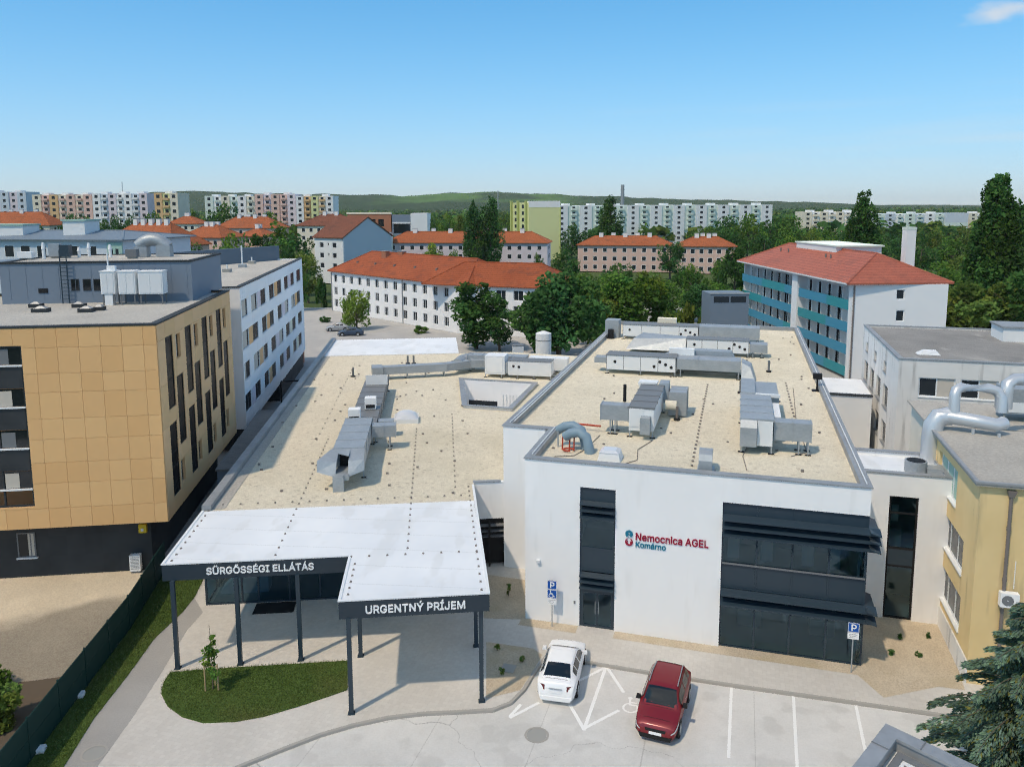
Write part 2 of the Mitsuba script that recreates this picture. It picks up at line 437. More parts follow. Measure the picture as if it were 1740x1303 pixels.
def winmesh(fr, h, depth=.14, fw=.07, mull=(), trans=(), fd=.06, b=None):
    b = b or B(); a, c, z0, z1 = h; v0, v1 = depth, depth + fd
    b.box(fr, a, a + fw, v0, v1, z0, z1); b.box(fr, c - fw, c, v0, v1, z0, z1)
    b.box(fr, a + fw, c - fw, v0, v1, z0, z0 + fw); b.box(fr, a + fw, c - fw, v0, v1, z1 - fw, z1)
    for m in mull: b.box(fr, m - fw / 2, m + fw / 2, v0 + .004, v1 - .004, z0 + fw, z1 - fw)
    for t in trans: b.box(fr, a + fw, c - fw, v0 + .008, v1 - .008, t - fw / 2, t + fw / 2)
    return b


def window(parent, fr, h, fmat='frame_grey', gmat='mid_glass', depth=.14, fw=.07, mull=(), trans=(), sill=None, label=None, blind=None):
    k = part(parent, 'window', winmesh(fr, h, depth, fw, mull, trans), fmat, label=label)
    a, c, z0, z1 = h
    part(k, 'pane', B().box(fr, a + .01, c - .01, depth + .025, depth + .035, z0 + .01, z1 - .01), gmat)
    if sill: part(k, 'sill', B().box(fr, a - .05, c + .05, -.07, depth, z0 - .05, z0 + .012), sill)
    if blind: part(k, 'blind', B().box(fr, blind[0], blind[1], depth - .02, depth - .005, z0 + .06, z1 - .06), 'blind')
    return k


def walls(poly, z0, z1, holes=None, th=.28):
    """all the walls of a polygon (ccw), openings by edge number; returns mesh and the frames"""
    b, frs, n = B(), [], len(poly)
    for i in range(n):
        p, q = np.array(poly[i][:2], float), np.array(poly[(i + 1) % n][:2], float); fr = Fr(p, q - p); frs.append(fr)
        wall(fr, 0, np.linalg.norm(q - p) - th, z0, z1, (holes or {}).get(i, ()), th, b)
    return b, frs


def frames(poly):
    n = len(poly); return [Fr(poly[i], np.array(poly[(i + 1) % n][:2]) - np.array(poly[i][:2])) for i in range(n)]


def hip(b, poly, z, h, over=.5, gable=False, frac=None):
    """hipped or gabled roof over a four-cornered footprint whose long side is the edge 0-1"""
    p = [np.array(q[:2], float) for q in poly]; c = sum(p) / 4
    u = p[1] - p[0]; L = np.linalg.norm(u); u /= L; v = p[3] - p[0]; W = np.linalg.norm(v); v /= W
    p = [p[0] - u * over - v * over, p[1] + u * over - v * over, p[2] + u * over + v * over, p[3] - u * over + v * over]
    m0, m1 = (p[0] + p[3]) / 2, (p[1] + p[2]) / 2
    ins = 0 if gable else (W / 2 + over) * (frac or 1)
    r0, r1 = m0 + u * ins, m1 - u * ins
    lo = [np.array([*q, z]) for q in p]; t = .16
    up = [np.array([*q, z + t]) for q in p]; R = [np.array([*r0, z + t + h]), np.array([*r1, z + t + h])]
    b.add(lo + up + R, [[0, 2, 1], [0, 3, 2], [0, 1, 5], [0, 5, 4], [1, 2, 6], [1, 6, 5], [2, 3, 7], [2, 7, 6], [3, 0, 4], [3, 4, 7],
                        [4, 5, 9], [4, 9, 8], [5, 6, 9], [6, 7, 8], [6, 8, 9], [7, 4, 8]])
    for p_, q_ in ((R[0], R[1]), (up[0], R[0]), (up[3], R[0]), (up[1], R[1]), (up[2], R[1])):
        if np.linalg.norm(np.array(p_) - np.array(q_)) > .5: b.tube([p_, q_], .13, 6)
    return b, R


def rect(o, d, L, W):
    """ccw rectangle: corner o, front direction d (to the right), length L, depth W"""
    f = Fr(o, d); return [f.w(0, 0, 0), f.w(L, 0, 0), f.w(L, W, 0), f.w(0, W, 0)]
# ------------------------------------------------------------------ ground sheets
struct('ground', B().sheet([(-9000, -300), (9000, -300), (9000, 9100), (-9000, 9100)], -.30), 'far_ground')
G = lambda *pts: [at(x, y)[:2] for x, y in pts]
kerb = G((330, 1330), (400, 1303), (480, 1271), (545, 1246), (600, 1230), (660, 1217), (720, 1210), (790, 1207), (838, 1204), (868, 1192), (890, 1170), (908, 1140), (930, 1111),
         (985, 1121), (1080, 1137), (1250, 1163), (1400, 1184), (1560, 1207), (1760, 1236))
road_back = Polygon(G((470, 700), (530, 600), (560, 570), (575, 556), (640, 540), (740, 556), (800, 566), (800, 640), (600, 690)))
pav_outer = [(60, 18), (60, 60), (-60, 60), (-60, 10), (-12, 10)]
pavement = Polygon([tuple(p) for p in kerb] + pav_outer).buffer(0)
lot = Polygon([tuple(p) for p in kerb] + [(60, 30), (60, 5), (-14, 5)]).buffer(0)
struct('parking_lot', B().sheet([(-30, 2), (60, 2), (60, 60), (-30, 60)], -.12), 'concrete')
struct('pavement', B().prism(pavement.intersection(sbox(-60, 10, 60, 60)), -.12, 0), 'paving')
struct('back_yard', B().sheet([(-60, 59), (75, 59), (75, 175), (-80, 175)], -.03), 'asphalt')
kb = LineString(kerb).buffer(.075, cap_style=2)
struct('kerb', B().prism(kb, -.12, .012), 'kerb_stone')
# gravel beds, lawn, yard
BED = 'gravel_bed'
F0 = Fr((0.65, 39.97), (math.cos(math.radians(-16.2)), math.sin(math.radians(-16.2))))
FB = Fr((-16.73, 35.51), (math.cos(math.radians(5.65)), math.sin(math.radians(5.65))))
bed_r = [F0.w(-.2, 0.1, 0), F0.w(-.2, -.75, 0), F0.w(2.9, -.75, 0), F0.w(2.9, 0, 0)]
struct('gravel_bed', B().sheet(bed_r, .006), BED)
struct('gravel_bed', B().sheet([F0.w(4.85, .1, 0), F0.w(4.85, -.7, 0), F0.w(16.5, -.75, 0), F0.w(17.4, -2.3, 0), *[at(*q) for q in ((1595, 1166), (1640, 1172))], F0.w(21.5, 5.4, 0), F0.w(16.6, 5.4, 0)], .006), BED)
struct('gravel_bed', B().sheet(G((826, 1090), (905, 1101), (922, 1112), (903, 1143), (884, 1172), (826, 1186)), .006), BED)
struct('gravel_bed', B().sheet(G((822, 975), (893, 985), (893, 1052), (822, 1050)), .006), BED)
lawn = Polygon(G((289, 1143), (330, 1139), (460, 1131), (591, 1123), (590, 1172), (520, 1196), (450, 1217), (400, 1226), (345, 1228), (310, 1218), (285, 1200), (274, 1178), (278, 1160))).buffer(.25).buffer(-.25)
struct('lawn', B().prism(lawn, 0, .05), 'grass')
strip = G((262, 975), (345, 985), (330, 1015), (310, 1040), (262, 1085), (215, 1150), (160, 1220), (108, 1303), (60, 1380), (-60, 1380), (40, 1303))
struct('grass_strip', B().prism(Polygon(strip).buffer(0), 0, .04), 'grass')
struct('shade_grey_path', B().sheet(G((330, 1015), (345, 1040), (318, 1070), (270, 1150), (228, 1215), (165, 1303), (120, 1380), (60, 1380), (108, 1303), (160, 1220), (215, 1150), (262, 1085), (310, 1040)), .007), 'asphalt')  # path toned grey to stand in for cloud shade on the paving
yard = G((-420, 1000), (-100, 965), (245, 955), (262, 975), (200, 1070), (120, 1185), (40, 1303), (-30, 1400), (-500, 1400))
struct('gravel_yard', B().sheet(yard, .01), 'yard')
struct('soil_bed', B().sheet(G((-60, 1168), (60, 1156), (108, 1149), (118, 1160), (60, 1240), (0, 1330), (-90, 1330)), .02), 'soil')

# ------------------------------------------------------------------ parking marks
mk = [((1243, 1164), (1238, 1287)), ((1348, 1180), (1355, 1310)), ((1454, 1197), (1478, 1310))]
MZ = -.116


def strip_mark(p, q, w=.13):
    a, b = at(*p, -.12)[:2], at(*q, -.12)[:2]
    return B().sheet(LineString([a, b]).buffer(w / 2, cap_style=2), MZ)


for i, (p, q) in enumerate(mk):
    solo('parking_line', strip_mark(p, q), 'road_paint', ['white bay line on the concrete beside the red car', 'middle white bay line in the empty parking bays', 'white bay line nearest the grey metal roof corner'][i], 'road marking')
zz = [((1030, 1131), (992, 1240)), ((1030, 1131), (1060, 1176)), ((1029, 1133), (980, 1158)), ((992, 1238), (968, 1196)), ((994, 1236), (1052, 1206)), ((866, 1219), (916, 1193)), ((866, 1217), (885, 1196)), ((918, 1110), (926, 1130))]
u = unary_union([LineString([at(*p, -.12)[:2], at(*q, -.12)[:2]]).buffer(.075, cap_style=2) for p, q in zz])
solo('zigzag_marking', B().sheet(u, MZ), 'road_paint', 'white zigzag marking beside and under the white car', 'road marking')


def wheelchair(s):
    """the wheelchair symbol, s metres tall, as a shapely shape"""
    head = Point(.36, .92).buffer(.085)
    body = LineString([(.36, .80), (.40, .50), (.66, .50), (.80, .18), (.92, .22)]).buffer(.045)
    arm = LineString([(.38, .66), (.62, .66)]).buffer(.035)
    ring = Point(.44, .30).buffer(.31).difference(Point(.44, .30).buffer(.235)).difference(sbox(.44, .40, 1, 1))
    from shapely import affinity
    return affinity.scale(unary_union([head, body, arm, ring]), s, s, origin=(0, 0))


from shapely import affinity
wp = at(1050, 1207, -.12); ws = affinity.translate(affinity.rotate(wheelchair(1.15), -16, origin=(0, 0)), wp[0], wp[1])
solo('wheelchair_marking', B().sheet(ws, MZ), 'road_paint', 'white wheelchair symbol painted left of the red car', 'road marking')

for (x, y, r, z), lb in zip([(912, 1248, .52, -.12), (160, 1279, .52, .007)], ['round iron manhole cover in the parking lot below the white car', 'round manhole cover on the shade-grey path near the grass strip']):
    c = at(x, y, z); k = thing('manhole_cover', lb, 'manhole cover')
    ring = Point(c[0], c[1]).buffer(r).difference(Point(c[0], c[1]).buffer(r - .09))
    part(k, 'rim', B().prism(ring, z + .001, z + .012), 'kerb_stone')
    part(k, 'lid', B().prism(Point(c[0], c[1]).buffer(r - .10), z + .001, z + .008), 'iron')

# ------------------------------------------------------------------ clinic building (white, two storeys)
ZR, ZP = 8.62, 9.0
CL = [F0.w(0, 0, 0), F0.w(16.77, 0, 0), F0.w(16.77, 51, 0), F0.w(-2.9, 51, 0), F0.w(-2.9, 5.64, 0), F0.w(0, 5.64, 0)]
clinic = thing('clinic_building', 'white two-storey clinic with gravel roof, red lettering and dark louvred glazing', 'building')
door_h, big_h = (2.95, 4.80, 0, 7.67), (10.1, 16.9, 0, 7.59)
wl, fl = walls(CL, 0, ZP - .06, {0: [door_h, big_h], 1: [(-.2, 1.7, 0, 7.59)]})
part(clinic, 'wall', wl, 'render_white')
P = Polygon([p[:2] for p in CL]); inner = P.buffer(-.42, join_style=2)
rf = part(clinic, 'roof', B().prism(P.buffer(-.1, join_style=2), ZR - .25, ZR), 'gravel_roof')
part(rf, 'coping', B().prism(P.buffer(.07, join_style=2).difference(inner), ZP - .06, ZP), 'coping')
part(rf, 'upstand', B().prism(P.buffer(-.285, join_style=2).difference(inner), ZR, ZP - .07), 'coping')
cond = B()
for v in (6.2, 6.55): cond.tube([F0.w(-2.62 + (v - 6.2) * .5, v, ZP + .05), F0.w(-2.62 + (v - 6.2) * .5, 49.5, ZP + .05)], .035, 6)
cond.tube([F0.w(.25, .6, ZP + .04), F0.w(.25, 5.9, ZP + .04)], .035, 6)
cond.tube([F0.w(16.6, .3, ZP + .05), F0.w(16.6, 50, ZP + .05)], .03, 6)
part(rf, 'lightning_cable', cond, 'white_metal')
anchor = B(); rs = random.Random(5)
for i in range(28): anchor.box(F0, 8.4, 8.52, 1.2 + i * .75, 1.31 + i * .75, ZR, ZR + .08)
for i in range(16): anchor.box(F0, 14.1, 14.22, 10 + i * .9, 10.11 + i * .9, ZR, ZR + .08)
for i in range(64):
    a, b_ = rs.uniform(.6, 16), rs.uniform(.8, 48); anchor.box(F0, a, a + .14, b_, b_ + .12, ZR, ZR + rs.uniform(.05, .12))
for i in range(14): anchor.box(F0, 1.5 + i * 1.05, 1.62 + i * 1.05, 1.1, 1.22, ZR, ZR + .08)
part(rf, 'roof_fixing', anchor, 'pipe_grey', kind='stuff')
# interiors behind the glass
inr = B()
for (a, c, zt) in ((2.5, 5.2, 7.8), (9.8, 16.4, 7.8)):
    inr.box(F0, a, c, 4.2, 4.3, 0, zt); inr.box(F0, a, c, .5, 4.2, 3.45, 3.75); inr.box(F0, a, c, .5, 4.2, zt, zt + .1); inr.box(F0, a - .1, a, .3, 4.3, 0, zt + .1); inr.box(F0, c, c + .1, .3, 4.3, 0, zt + .1)
    inr.box(F0, a, c, .3, 4.2, .004, .03)
part(clinic, 'interior', inr, 'interior')
for a in (10.4, 12.0, 13.9, 15.1): part(clinic, 'blind', B().box(F0, a, a + .55, .62, .68, 4.5, 6.4), 'blind')
for a in (11.0, 14.6): part(clinic, 'desk', B().box(F0, a, a + 1.2, 2.4, 3.2, .03, .8), 'blind')
for a in (10.9, 13.35, 15.6): part(clinic, 'pendant_lamp', B().tube([F0.w(a, 1.6, 3.4), F0.w(a, 1.6, 2.25)], .012, 5).tube([F0.w(a, 1.6, 2.25), F0.w(a, 1.6, 1.75)], .09, 8), 'white_plastic')
# entrance door strip
ds = part(clinic, 'window', winmesh(F0, (2.95, 4.80, 0, 7.67), .1, .09, (), (2.05, 3.14, 4.37, 6.0), .1), 'dark_metal', label='tall narrow dark glazed strip with entrance door')
part(ds, 'spandrel', B().box(F0, 3.03, 4.72, .13, .19, 3.16, 4.35), 'dark_metal')
part(ds, 'header', B().box(F0, 3.03, 4.72, .12, .19, 6.85, 7.6), 'dark_metal')
for z0, z1 in ((4.41, 5.97), (6.03, 6.84), (2.1, 3.1)): part(ds, 'pane', B().box(F0, 3.03, 4.72, .145, .155, z0, z1), 'pane')
dd = part(clinic, 'door', winmesh(F0, (3.04, 4.71, .02, 2.0), .11, .1, (3.875,), (), .07), 'dark_metal', label='dark framed double glass door')
for a, c in ((3.14, 3.82), (3.93, 4.61)): part(dd, 'pane', B().box(F0, a, c, .14, .15, .12, 1.9), 'pane')
hb = B()
for a in (3.79, 3.96): hb.box(F0, a - .015, a + .015, .04, .07, .8, 1.5)
part(dd, 'handle', hb, 'galva')
lu_, lz_ = F0.face(915, 952); part(clinic, 'wall_lamp', B().box(F0, lu_ - .1, lu_ + .1, -.16, -.002, lz_ - .06, lz_ + .08), 'white_metal')
wc_ = B()
for pts in ([(1.2, 1.6), (2.2, 2.0), (2.6, 3.4), (2.9, 6.2)], [(5.0, 1.3), (5.6, 2.2), (5.4, 4.0), (6.0, 6.0)], [(11.2, 2.0), (11.0, 4.4), (11.3, 6.6)], [(13.5, 5.0), (14.4, 6.0), (14.2, 12.0), (14.6, 22.0)]): wc_.tube([F0.w(a, b_, ZR + .03) for a, b_ in pts], .022, 5)
part(clinic, 'cable', wc_, 'pipe_grey', kind='stuff')
part(clinic, 'doorbell', B().box(F0, 2.66, 2.74, -.05, -.002, 1.25, 1.4), 'frame_grey')


def blade(fr, u0, u1, z, reach=.5, th=.05, drop=.12, off=.0):
    b = B(); a = [fr.w(u, v, zz) for zz_ in (0, 1) for (u, v, zz) in ((u0, off, z + zz_ * th), (u0, -reach, z - drop + zz_ * th), (u1, -reach, z - drop + zz_ * th), (u1, off, z + zz_ * th))]
    return b.hexa(a[:4], a[4:])


for z in (2.35, 2.68, 3.0, 6.2, 6.55, 6.9): part(clinic, 'louvre_blade', blade(F0, 2.98, 4.77, z, .28, .05, .10, .09), 'dark_metal')
# large glazing
mull = [10.1 + 1.665 * i for i in range(1, 4)]
gz = part(clinic, 'window', winmesh(F0, (10.1, 16.77, 0, 7.59), .1, .08, mull, (3.17, 4.42, 6.75), .1), 'dark_metal', label='large two-storey dark glazing with louvres')
ed = [10.1] + mull + [16.77]
for a, c in zip(ed[:-1], ed[1:]):
    for z0, z1 in ((.08, 3.12), (4.47, 6.7)): part(gz, 'pane', B().box(F0, a + .045, c - .045, .145, .155, z0, z1), 'pane')
    part(gz, 'spandrel', B().box(F0, a + .045, c - .045, .13, .18, 3.22, 4.37), 'dark_metal')
    part(gz, 'header', B().box(F0, a + .045, c - .045, .12, .18, 6.80, 7.52), 'dark_metal')
FSD = Fr(F0.w(16.77, 0, 0), F0.v); g2 = part(clinic, 'window', winmesh(FSD, (.2, 1.7, 0, 7.59), .1, .08, (), (3.17, 4.42, 6.75), .1), 'dark_metal', label='narrow side return of the large glazing')
for z0, z1 in ((.08, 3.12), (4.47, 6.7)): part(g2, 'pane', B().box(FSD, .28, 1.62, .145, .155, z0, z1), 'pane')
for z0, z1 in ((3.22, 4.37), (6.8, 7.52)): part(g2, 'spandrel', B().box(FSD, .28, 1.62, .13, .18, z0, z1), 'dark_metal')
part(gz, 'sill', B().box(F0, 10.15, 16.72, .02, .1, 4.40, 4.46), 'frame_grey')
for z in (2.55, 3.05, 6.12, 6.52, 6.92):
    part(clinic, 'louvre_blade', blade(F0, 10.12, 17.25, z, .46, .06, .12, .09), 'dark_metal')
    part(clinic, 'louvre_blade', blade(Fr(F0.w(16.77, .09, 0), F0.v), -.64, 1.6, z + .004, .48, .055, .14, 0), 'dark_metal')
for a in mull + [16.6]:
    for z in (2.3, 5.45): part(clinic, 'louvre_bracket', B().box(F0, a - .03, a + .03, -.45, .09, z - .02, z + .06), 'dark_metal')


def text(parent, fr, s, h, u, z, mat, name='lettering', depth=.05, v=-.002, width=None, bold=True, label=None):
    m = meshkit.text_mesh(s, h, depth, bold); vv = np.array(m.vertices); vv[:, 0] -= vv[:, 0].min()
    if width: vv[:, 0] *= width / vv[:, 0].max()
    return part(parent, name, B().add(fr.many(np.column_stack([vv[:, 0] + u, v - vv[:, 2], vv[:, 1] + z])), m.faces), mat, label=label)


text(clinic, F0, 'Nemocnica AGEL', .37, 5.86, 5.15, 'logo_red', width=3.62, label='dark red raised lettering Nemocnica AGEL')
text(clinic, F0, 'Komárno', .29, 5.86, 4.77, 'logo_teal', width=1.52, bold=True, label='teal raised lettering Komárno under the red lettering')


def flat(fr, shp, v, th, b=None):
    b = b or B()
    for g in getattr(shp, 'geoms', [shp]):
        m = trimesh.creation.extrude_polygon(g, th, engine='earcut'); q = m.vertices; b.add(fr.many(np.column_stack([q[:, 0], v - q[:, 2], q[:, 1]])), m.faces)
    return b


top, bot = Point(5.52, 5.43).buffer(.195), Point(5.52, 5.0).buffer(.20)
arrow = Polygon([(5.52, 5.28), (5.36, 5.02), (5.46, 5.05), (5.46, 4.89), (5.58, 4.89), (5.58, 5.05), (5.68, 5.02)])
face = unary_union([Point(5.52, 5.47).buffer(.055), Polygon([(5.41, 5.24), (5.52, 5.40), (5.63, 5.24)])])
em = part(clinic, 'emblem', flat(F0, top.difference(face), -.002, .05), 'logo_teal', label='round teal and red emblem beside the lettering')
part(em, 'lower_disc', flat(F0, bot.difference(arrow.intersection(bot)), -.002, .05), 'logo_red')

# side wing of the clinic (white volume on the right)
FW = F0.off(16.78, 5.3); ZW = 8.1
WG = [FW.w(0, 0, 0), FW.w(4.74, 0, 0), FW.w(4.74, 4.2, 0), FW.w(0, 4.2, 0)]
wing = thing('stair_wing', 'narrow white stair volume with one tall dark window between clinic and yellow building', 'building')
wh = (1.74, 3.15, 0, 6.84)
wl, _ = walls(WG, 0, ZW - .06, {0: [wh]})
part(wing, 'wall', wl, 'render_white')
Pw = Polygon([p[:2] for p in WG])
rf = part(wing, 'roof', B().prism(Pw.buffer(-.1, join_style=2), ZW - .5, ZW - .28), 'membrane')
part(rf, 'coping', B().prism(Pw.buffer(.06, join_style=2).difference(Pw.buffer(-.35, join_style=2)), ZW - .06, ZW), 'coping')
wi = part(wing, 'window', winmesh(FW, wh, .1, .10, (), (2.95, 3.95, 5.9), .1), 'black', label='tall dark window in white stair volume')
for z0, z1 in ((.1, 2.9), (4.0, 5.85), (5.95, 6.74)): part(wi, 'pane', B().box(FW, 1.84, 3.05, .145, .155, z0, z1), 'pane')
part(wi, 'spandrel', B().box(FW, 1.84, 3.05, .13, .18, 3.0, 3.9), 'dark_metal')
inr = B(); inr.box(FW, 1.2, 4.0, 3.0, 3.1, 0, 7.2).box(FW, 1.2, 4.0, .5, 3.0, 3.1, 3.4).box(FW, 1.2, 4, .5, 3, 7.1, 7.2).box(FW, 1.1, 1.2, .3, 3.1, 0, 7.2).box(FW, 4.0, 4.1, .3, 3.1, 0, 7.2)
part(wing, 'interior', inr, 'interior')
part(wing, 'cabinet', B().box(FW, 1.9, 2.6, 1.0, 1.4, 3.4, 4.6), 'blind'); part(wing, 'poster', B().box(FW, 1.95, 2.3, .5, .6, 5.3, 6.2), 'blind')

# ------------------------------------------------------------------ emergency wing with its canopy
ZE, FH = 5.2, .78
eb = thing('emergency_wing', 'single-storey emergency wing with gravel roof and white canopy in front', 'building')
mainL = [F0.w(-2.86, 9.0, 0), F0.w(-2.86, 48.0, 0)]
right_pts = [FB.w(15.32, -4.47, 0), FB.w(15.25, 9.35, 0), FB.w(17.0, 9.45, 0), *[q for q in mainL if FB.loc(q)[1] > 9.5], FB.w(22, 53.4, 0), FB.w(15.9, 53.4, 0)]
well = Polygon([p[:2] for p in (at(793, 692, ZE), at(864, 697, ZE), at(906, 655, ZE), at(787, 648, ZE))])
roofP = Polygon([p[:2] for p in [FB.w(0, 0, 0), FB.w(8.8, 0, 0), FB.w(8.8, -4.47, 0), *right_pts, FB.w(15.9, 64.6, 0), FB.w(0, 64.6, 0)]]).buffer(0)
front_m = roofP.intersection(Polygon([p[:2] for p in (FB.w(-1, -6, 0), FB.w(17, -6, 0), FB.w(16.2, 6.75, 0), FB.w(-1, 6.75, 0))]))
back_m = roofP.intersection(Polygon([p[:2] for p in (FB.w(-1, 53.4, 0), FB.w(15.95, 53.4, 0), FB.w(15.95, 66, 0), FB.w(-1, 66, 0))]))
mid = roofP.difference(front_m).difference(back_m)
rf = part(eb, 'roof', B().prism(mid.difference(well.buffer(.02)).buffer(-.003), ZE - .35, ZE), 'gravel_roof', label='gravel covered flat roof')
part(eb, 'roof', B().prism(front_m.buffer(-.06, join_style=2), ZE - .3, ZE + .03), 'membrane', label='white membrane roof of the canopy')
part(eb, 'roof', B().prism(back_m.buffer(-.06, join_style=2), ZE - .3, ZE + .03), 'membrane', label='white membrane roof strip at the far end')
part(eb, 'roof', B().prism(front_m.buffer(-.12, join_style=2), ZE - FH + .02, ZE - .32), 'white_wall', label='pale canopy soffit')
# fascia boards along the canopy edges
for (u0, u1, v0, v1) in ((0, 8.74, 0, .06), (8.8, 15.32, -4.47, -4.41), (8.8, 8.86, -4.41, .06), (15.26, 15.32, -4.41, 9.3), (0, .06, .06, 6.75)):
    part(eb, 'fascia', B().box(FB, u0, u1, v0, v1, ZE - FH, ZE + .02), 'fascia')
trim = B()
for (u0, u1, v0, v1) in ((-.03, 8.74, -.03, .10), (8.77, 15.35, -4.5, -4.37), (8.77, 8.9, -4.37, -.03), (15.22, 15.35, -4.37, 9.3), (-.03, .10, .10, 6.75)): trim.box(FB, u0, u1, v0, v1, ZE + .021, ZE + .075)
part(eb, 'roof_trim', trim, 'white_metal')
text(eb, FB, 'SÜRGŐSSÉGI ELLÁTÁS', .33, 2.05, ZE - .54, 'letter_white', width=5.05, label='white raised lettering SÜRGŐSSÉGI ELLÁTÁS')
text(eb, FB.off(8.8, -4.47), 'URGENTNÝ PRÍJEM', .34, 1.15, ZE - .57, 'letter_white', width=4.3, label='white raised lettering URGENTNÝ PRÍJEM')
pts = [(302.3, 1134.5), (408.8, 1127.7), (511.5, 1120.6), (597.4, 1211), (818.5, 1190.5), (613, 1114), (809, 1097)]
for x, y in pts:
    c = at(x, y); cu, cv = FB.loc(c)
    k = part(eb, 'column', B().box(FB, cu - .095, cu + .095, cv - .095, cv + .095, 0, ZE - FH + .03), 'dark_metal')
    part(k, 'foot_plate', B().box(FB, cu - .15, cu + .15, cv - .15, cv + .15, 0, .03), 'dark_metal')
fix = B()
def fixrow(u0, v0, u1, v1, n, b):
    for i in range(n):
        t = i / max(n - 1, 1); a, c = u0 + (u1 - u0) * t, v0 + (v1 - v0) * t
        b.taper(FB, (a - .055, a + .055, c - .055, c + .055), ZE + .03, (a - .03, a + .03, c - .03, c + .03), ZE + .09)
fixrow(5.2, .5, 5.2, 20, 24, fix); fixrow(11.6, .6, 11.6, 22, 26, fix); fixrow(8.9, -.1, 15.0, -.1, 8, fix); fixrow(9.15, -3.9, 9.15, -.9, 6, fix)
fixrow(15.0, -4.1, 15.0, 9.0, 18, fix); fixrow(.35, .4, .35, 6.7, 10, fix); fixrow(.9, 7.6, 14.5, 7.6, 15, fix)
for i in range(70):
    a, c = rs.uniform(1, 15.6), rs.uniform(8, 50); fix.box(FB, a - .08, a + .08, c - .07, c + .07, ZE, ZE + .09)
fixrow(14.2, 9, 14.4, 26, 18, fix); fixrow(4.4, 20, 4.4, 48, 20, fix)
part(eb, 'seam_fixing', fix, 'pipe_grey', kind='stuff')
# left parapet with its metal cladding, gutter walk
part(eb, 'parapet', B().box(FB, -.05, .45, 6.8, 64.5, ZE - .4, ZE + .32), 'coping')
part(eb, 'parapet', B().box(FB, .47, 1.15, 7.0, 53.2, ZE, ZE + .03), 'greyroof', label='grey walkway strip along the left edge')
part(eb, 'parapet', B().box(FB, 15.34, 17.6, 9.36, 9.6, 3.0, ZE + .14), 'render_white', label='short white front wall by the clinic')
part(eb, 'parapet', B().box(FB, 15.3, 17.0, 9.30, 9.66, ZE + .141, ZE + .18), 'coping')
wb = B().box(FB, .02, .3, 8.2, 53.4, 0, ZE - .36).box(FB, .3, 15.8, 53.1, 53.4, 0, ZE - .36)
part(eb, 'wall', wb, 'charcoal')
# entrance glazing under the canopy
gu0, gv = FB.px(350, 1028, 0.0)
en = part(eb, 'window', winmesh(FB.off(gu0, gv), (0, 14.2 - gu0, 0, 4.4), 0, .09, [2.0, 2.9, 4.6, 6.3, 8.0, 9.9, 11.8], (2.3,), .1), 'dark_metal', label='dark glazed entrance front under the canopy')
FE = FB.off(gu0, gv); e2 = [0, 2.0, 2.9, 4.6, 6.3, 8.0, 9.9, 11.8, 14.2 - gu0]
for a, c in zip(e2[:-1], e2[1:]):
    part(en, 'pane', B().box(FE, a + .05, c - .05, .045, .055, .1, 4.3), 'pane')
sd = part(eb, 'window', winmesh(Fr(FE.w(0, 6.5, 0), -FE.v), (0, 6.45, 0, 4.4), 0, .09, [2.1, 4.3], (), .1), 'dark_metal')
for a, c in ((.05, 2.05), (2.15, 4.25), (4.35, 6.4)): part(sd, 'pane', B().box(Fr(FE.w(0, 6.5, 0), -FE.v), a, c, .045, .055, .1, 4.3), 'pane')
inr = B().box(FE, .2, 14.2 - gu0, 5.0, 5.1, 0, 4.5).box(FE, .3, 14.2 - gu0, .2, 5.0, .002, .03).box(FE, 14.3 - gu0, 14.4 - gu0, 0, 5, 0, 4.5)
part(eb, 'interior', inr, 'interior')
part(eb, 'stair', B().hexa([FE.w(.5, 1.2, 0), FE.w(3.2, 1.2, 0), FE.w(3.2, 2.2, 0), FE.w(.5, 2.2, 0)], [FE.w(.5, 1.2, .2), FE.w(3.2, 1.2, 2.8), FE.w(3.2, 2.2, 2.8), FE.w(.5, 2.2, .2)]), 'white_metal')
m0 = FE.loc(at(420, 1035)); solo('doormat', B().box(FE, 2.8, 5.0, -1.3, -.1, .003, .03), 'black', 'black doormat before the dark glazed entrance', 'doormat')
# front wall and dark louvred window between canopy and clinic
wv = 9.42
lw = part(eb, 'window', B().box(FB, 15.36, 17.6, wv + .05, wv + .15, .1, 2.98), 'black', label='dark louvred window between canopy and clinic')
for z in (1.9, 2.25, 2.6): part(lw, 'louvre_blade', blade(FB.off(0, wv + .05), 15.36, 17.55, z, .25, .04, .06), 'frame_grey')
part(lw, 'post', B().box(FB, 16.2, 16.32, wv - .3, wv - .18, 0, 2.95), 'black')
# light well
wc = [np.array(c) for c in well.exterior.coords[:4]]
if Polygon(wc).exterior.is_ccw is False: wc = wc[::-1]
lb = B()
ring = well.buffer(.28, join_style=2).difference(well)
lb.prism(ring, ZE - 4.6, ZE + .22)
lwk = part(eb, 'light_well', lb, 'render_white', label='sunken light well with white inner walls in the gravel roof')
part(lwk, 'coping', B().prism(well.buffer(.42, join_style=2).difference(well.buffer(-.04, join_style=2)), ZE + .221, ZE + .27), 'coping')
part(lwk, 'floor', B().prism(well.buffer(.1), ZE - 4.6, ZE - 4.4), 'paving')
FWL = Fr(at(787, 648, ZE), at(906, 655, ZE) - at(787, 648, ZE)); Lw = np.linalg.norm(at(906, 655, ZE)[:2] - at(787, 648, ZE)[:2])
wu0, wz0 = FWL.face(797, 679); wu1, _ = FWL.face(845, 679)
part(lwk, 'window', B().box(FWL, wu0, wu1, -.04, .02, ZE - 4.2, wz0), 'dark_glass', label='dark window at the bottom of the light well')
rail = B()
for a in np.linspace(wu1 + .6, Lw - 1.0, 7): rail.box(FWL, a - .03, a + .03, -.10, -.04, wz0 - 1.0, wz0 + .8)
part(lwk, 'ladder', rail, 'white_metal')
# dark alley wall in front of the beige block

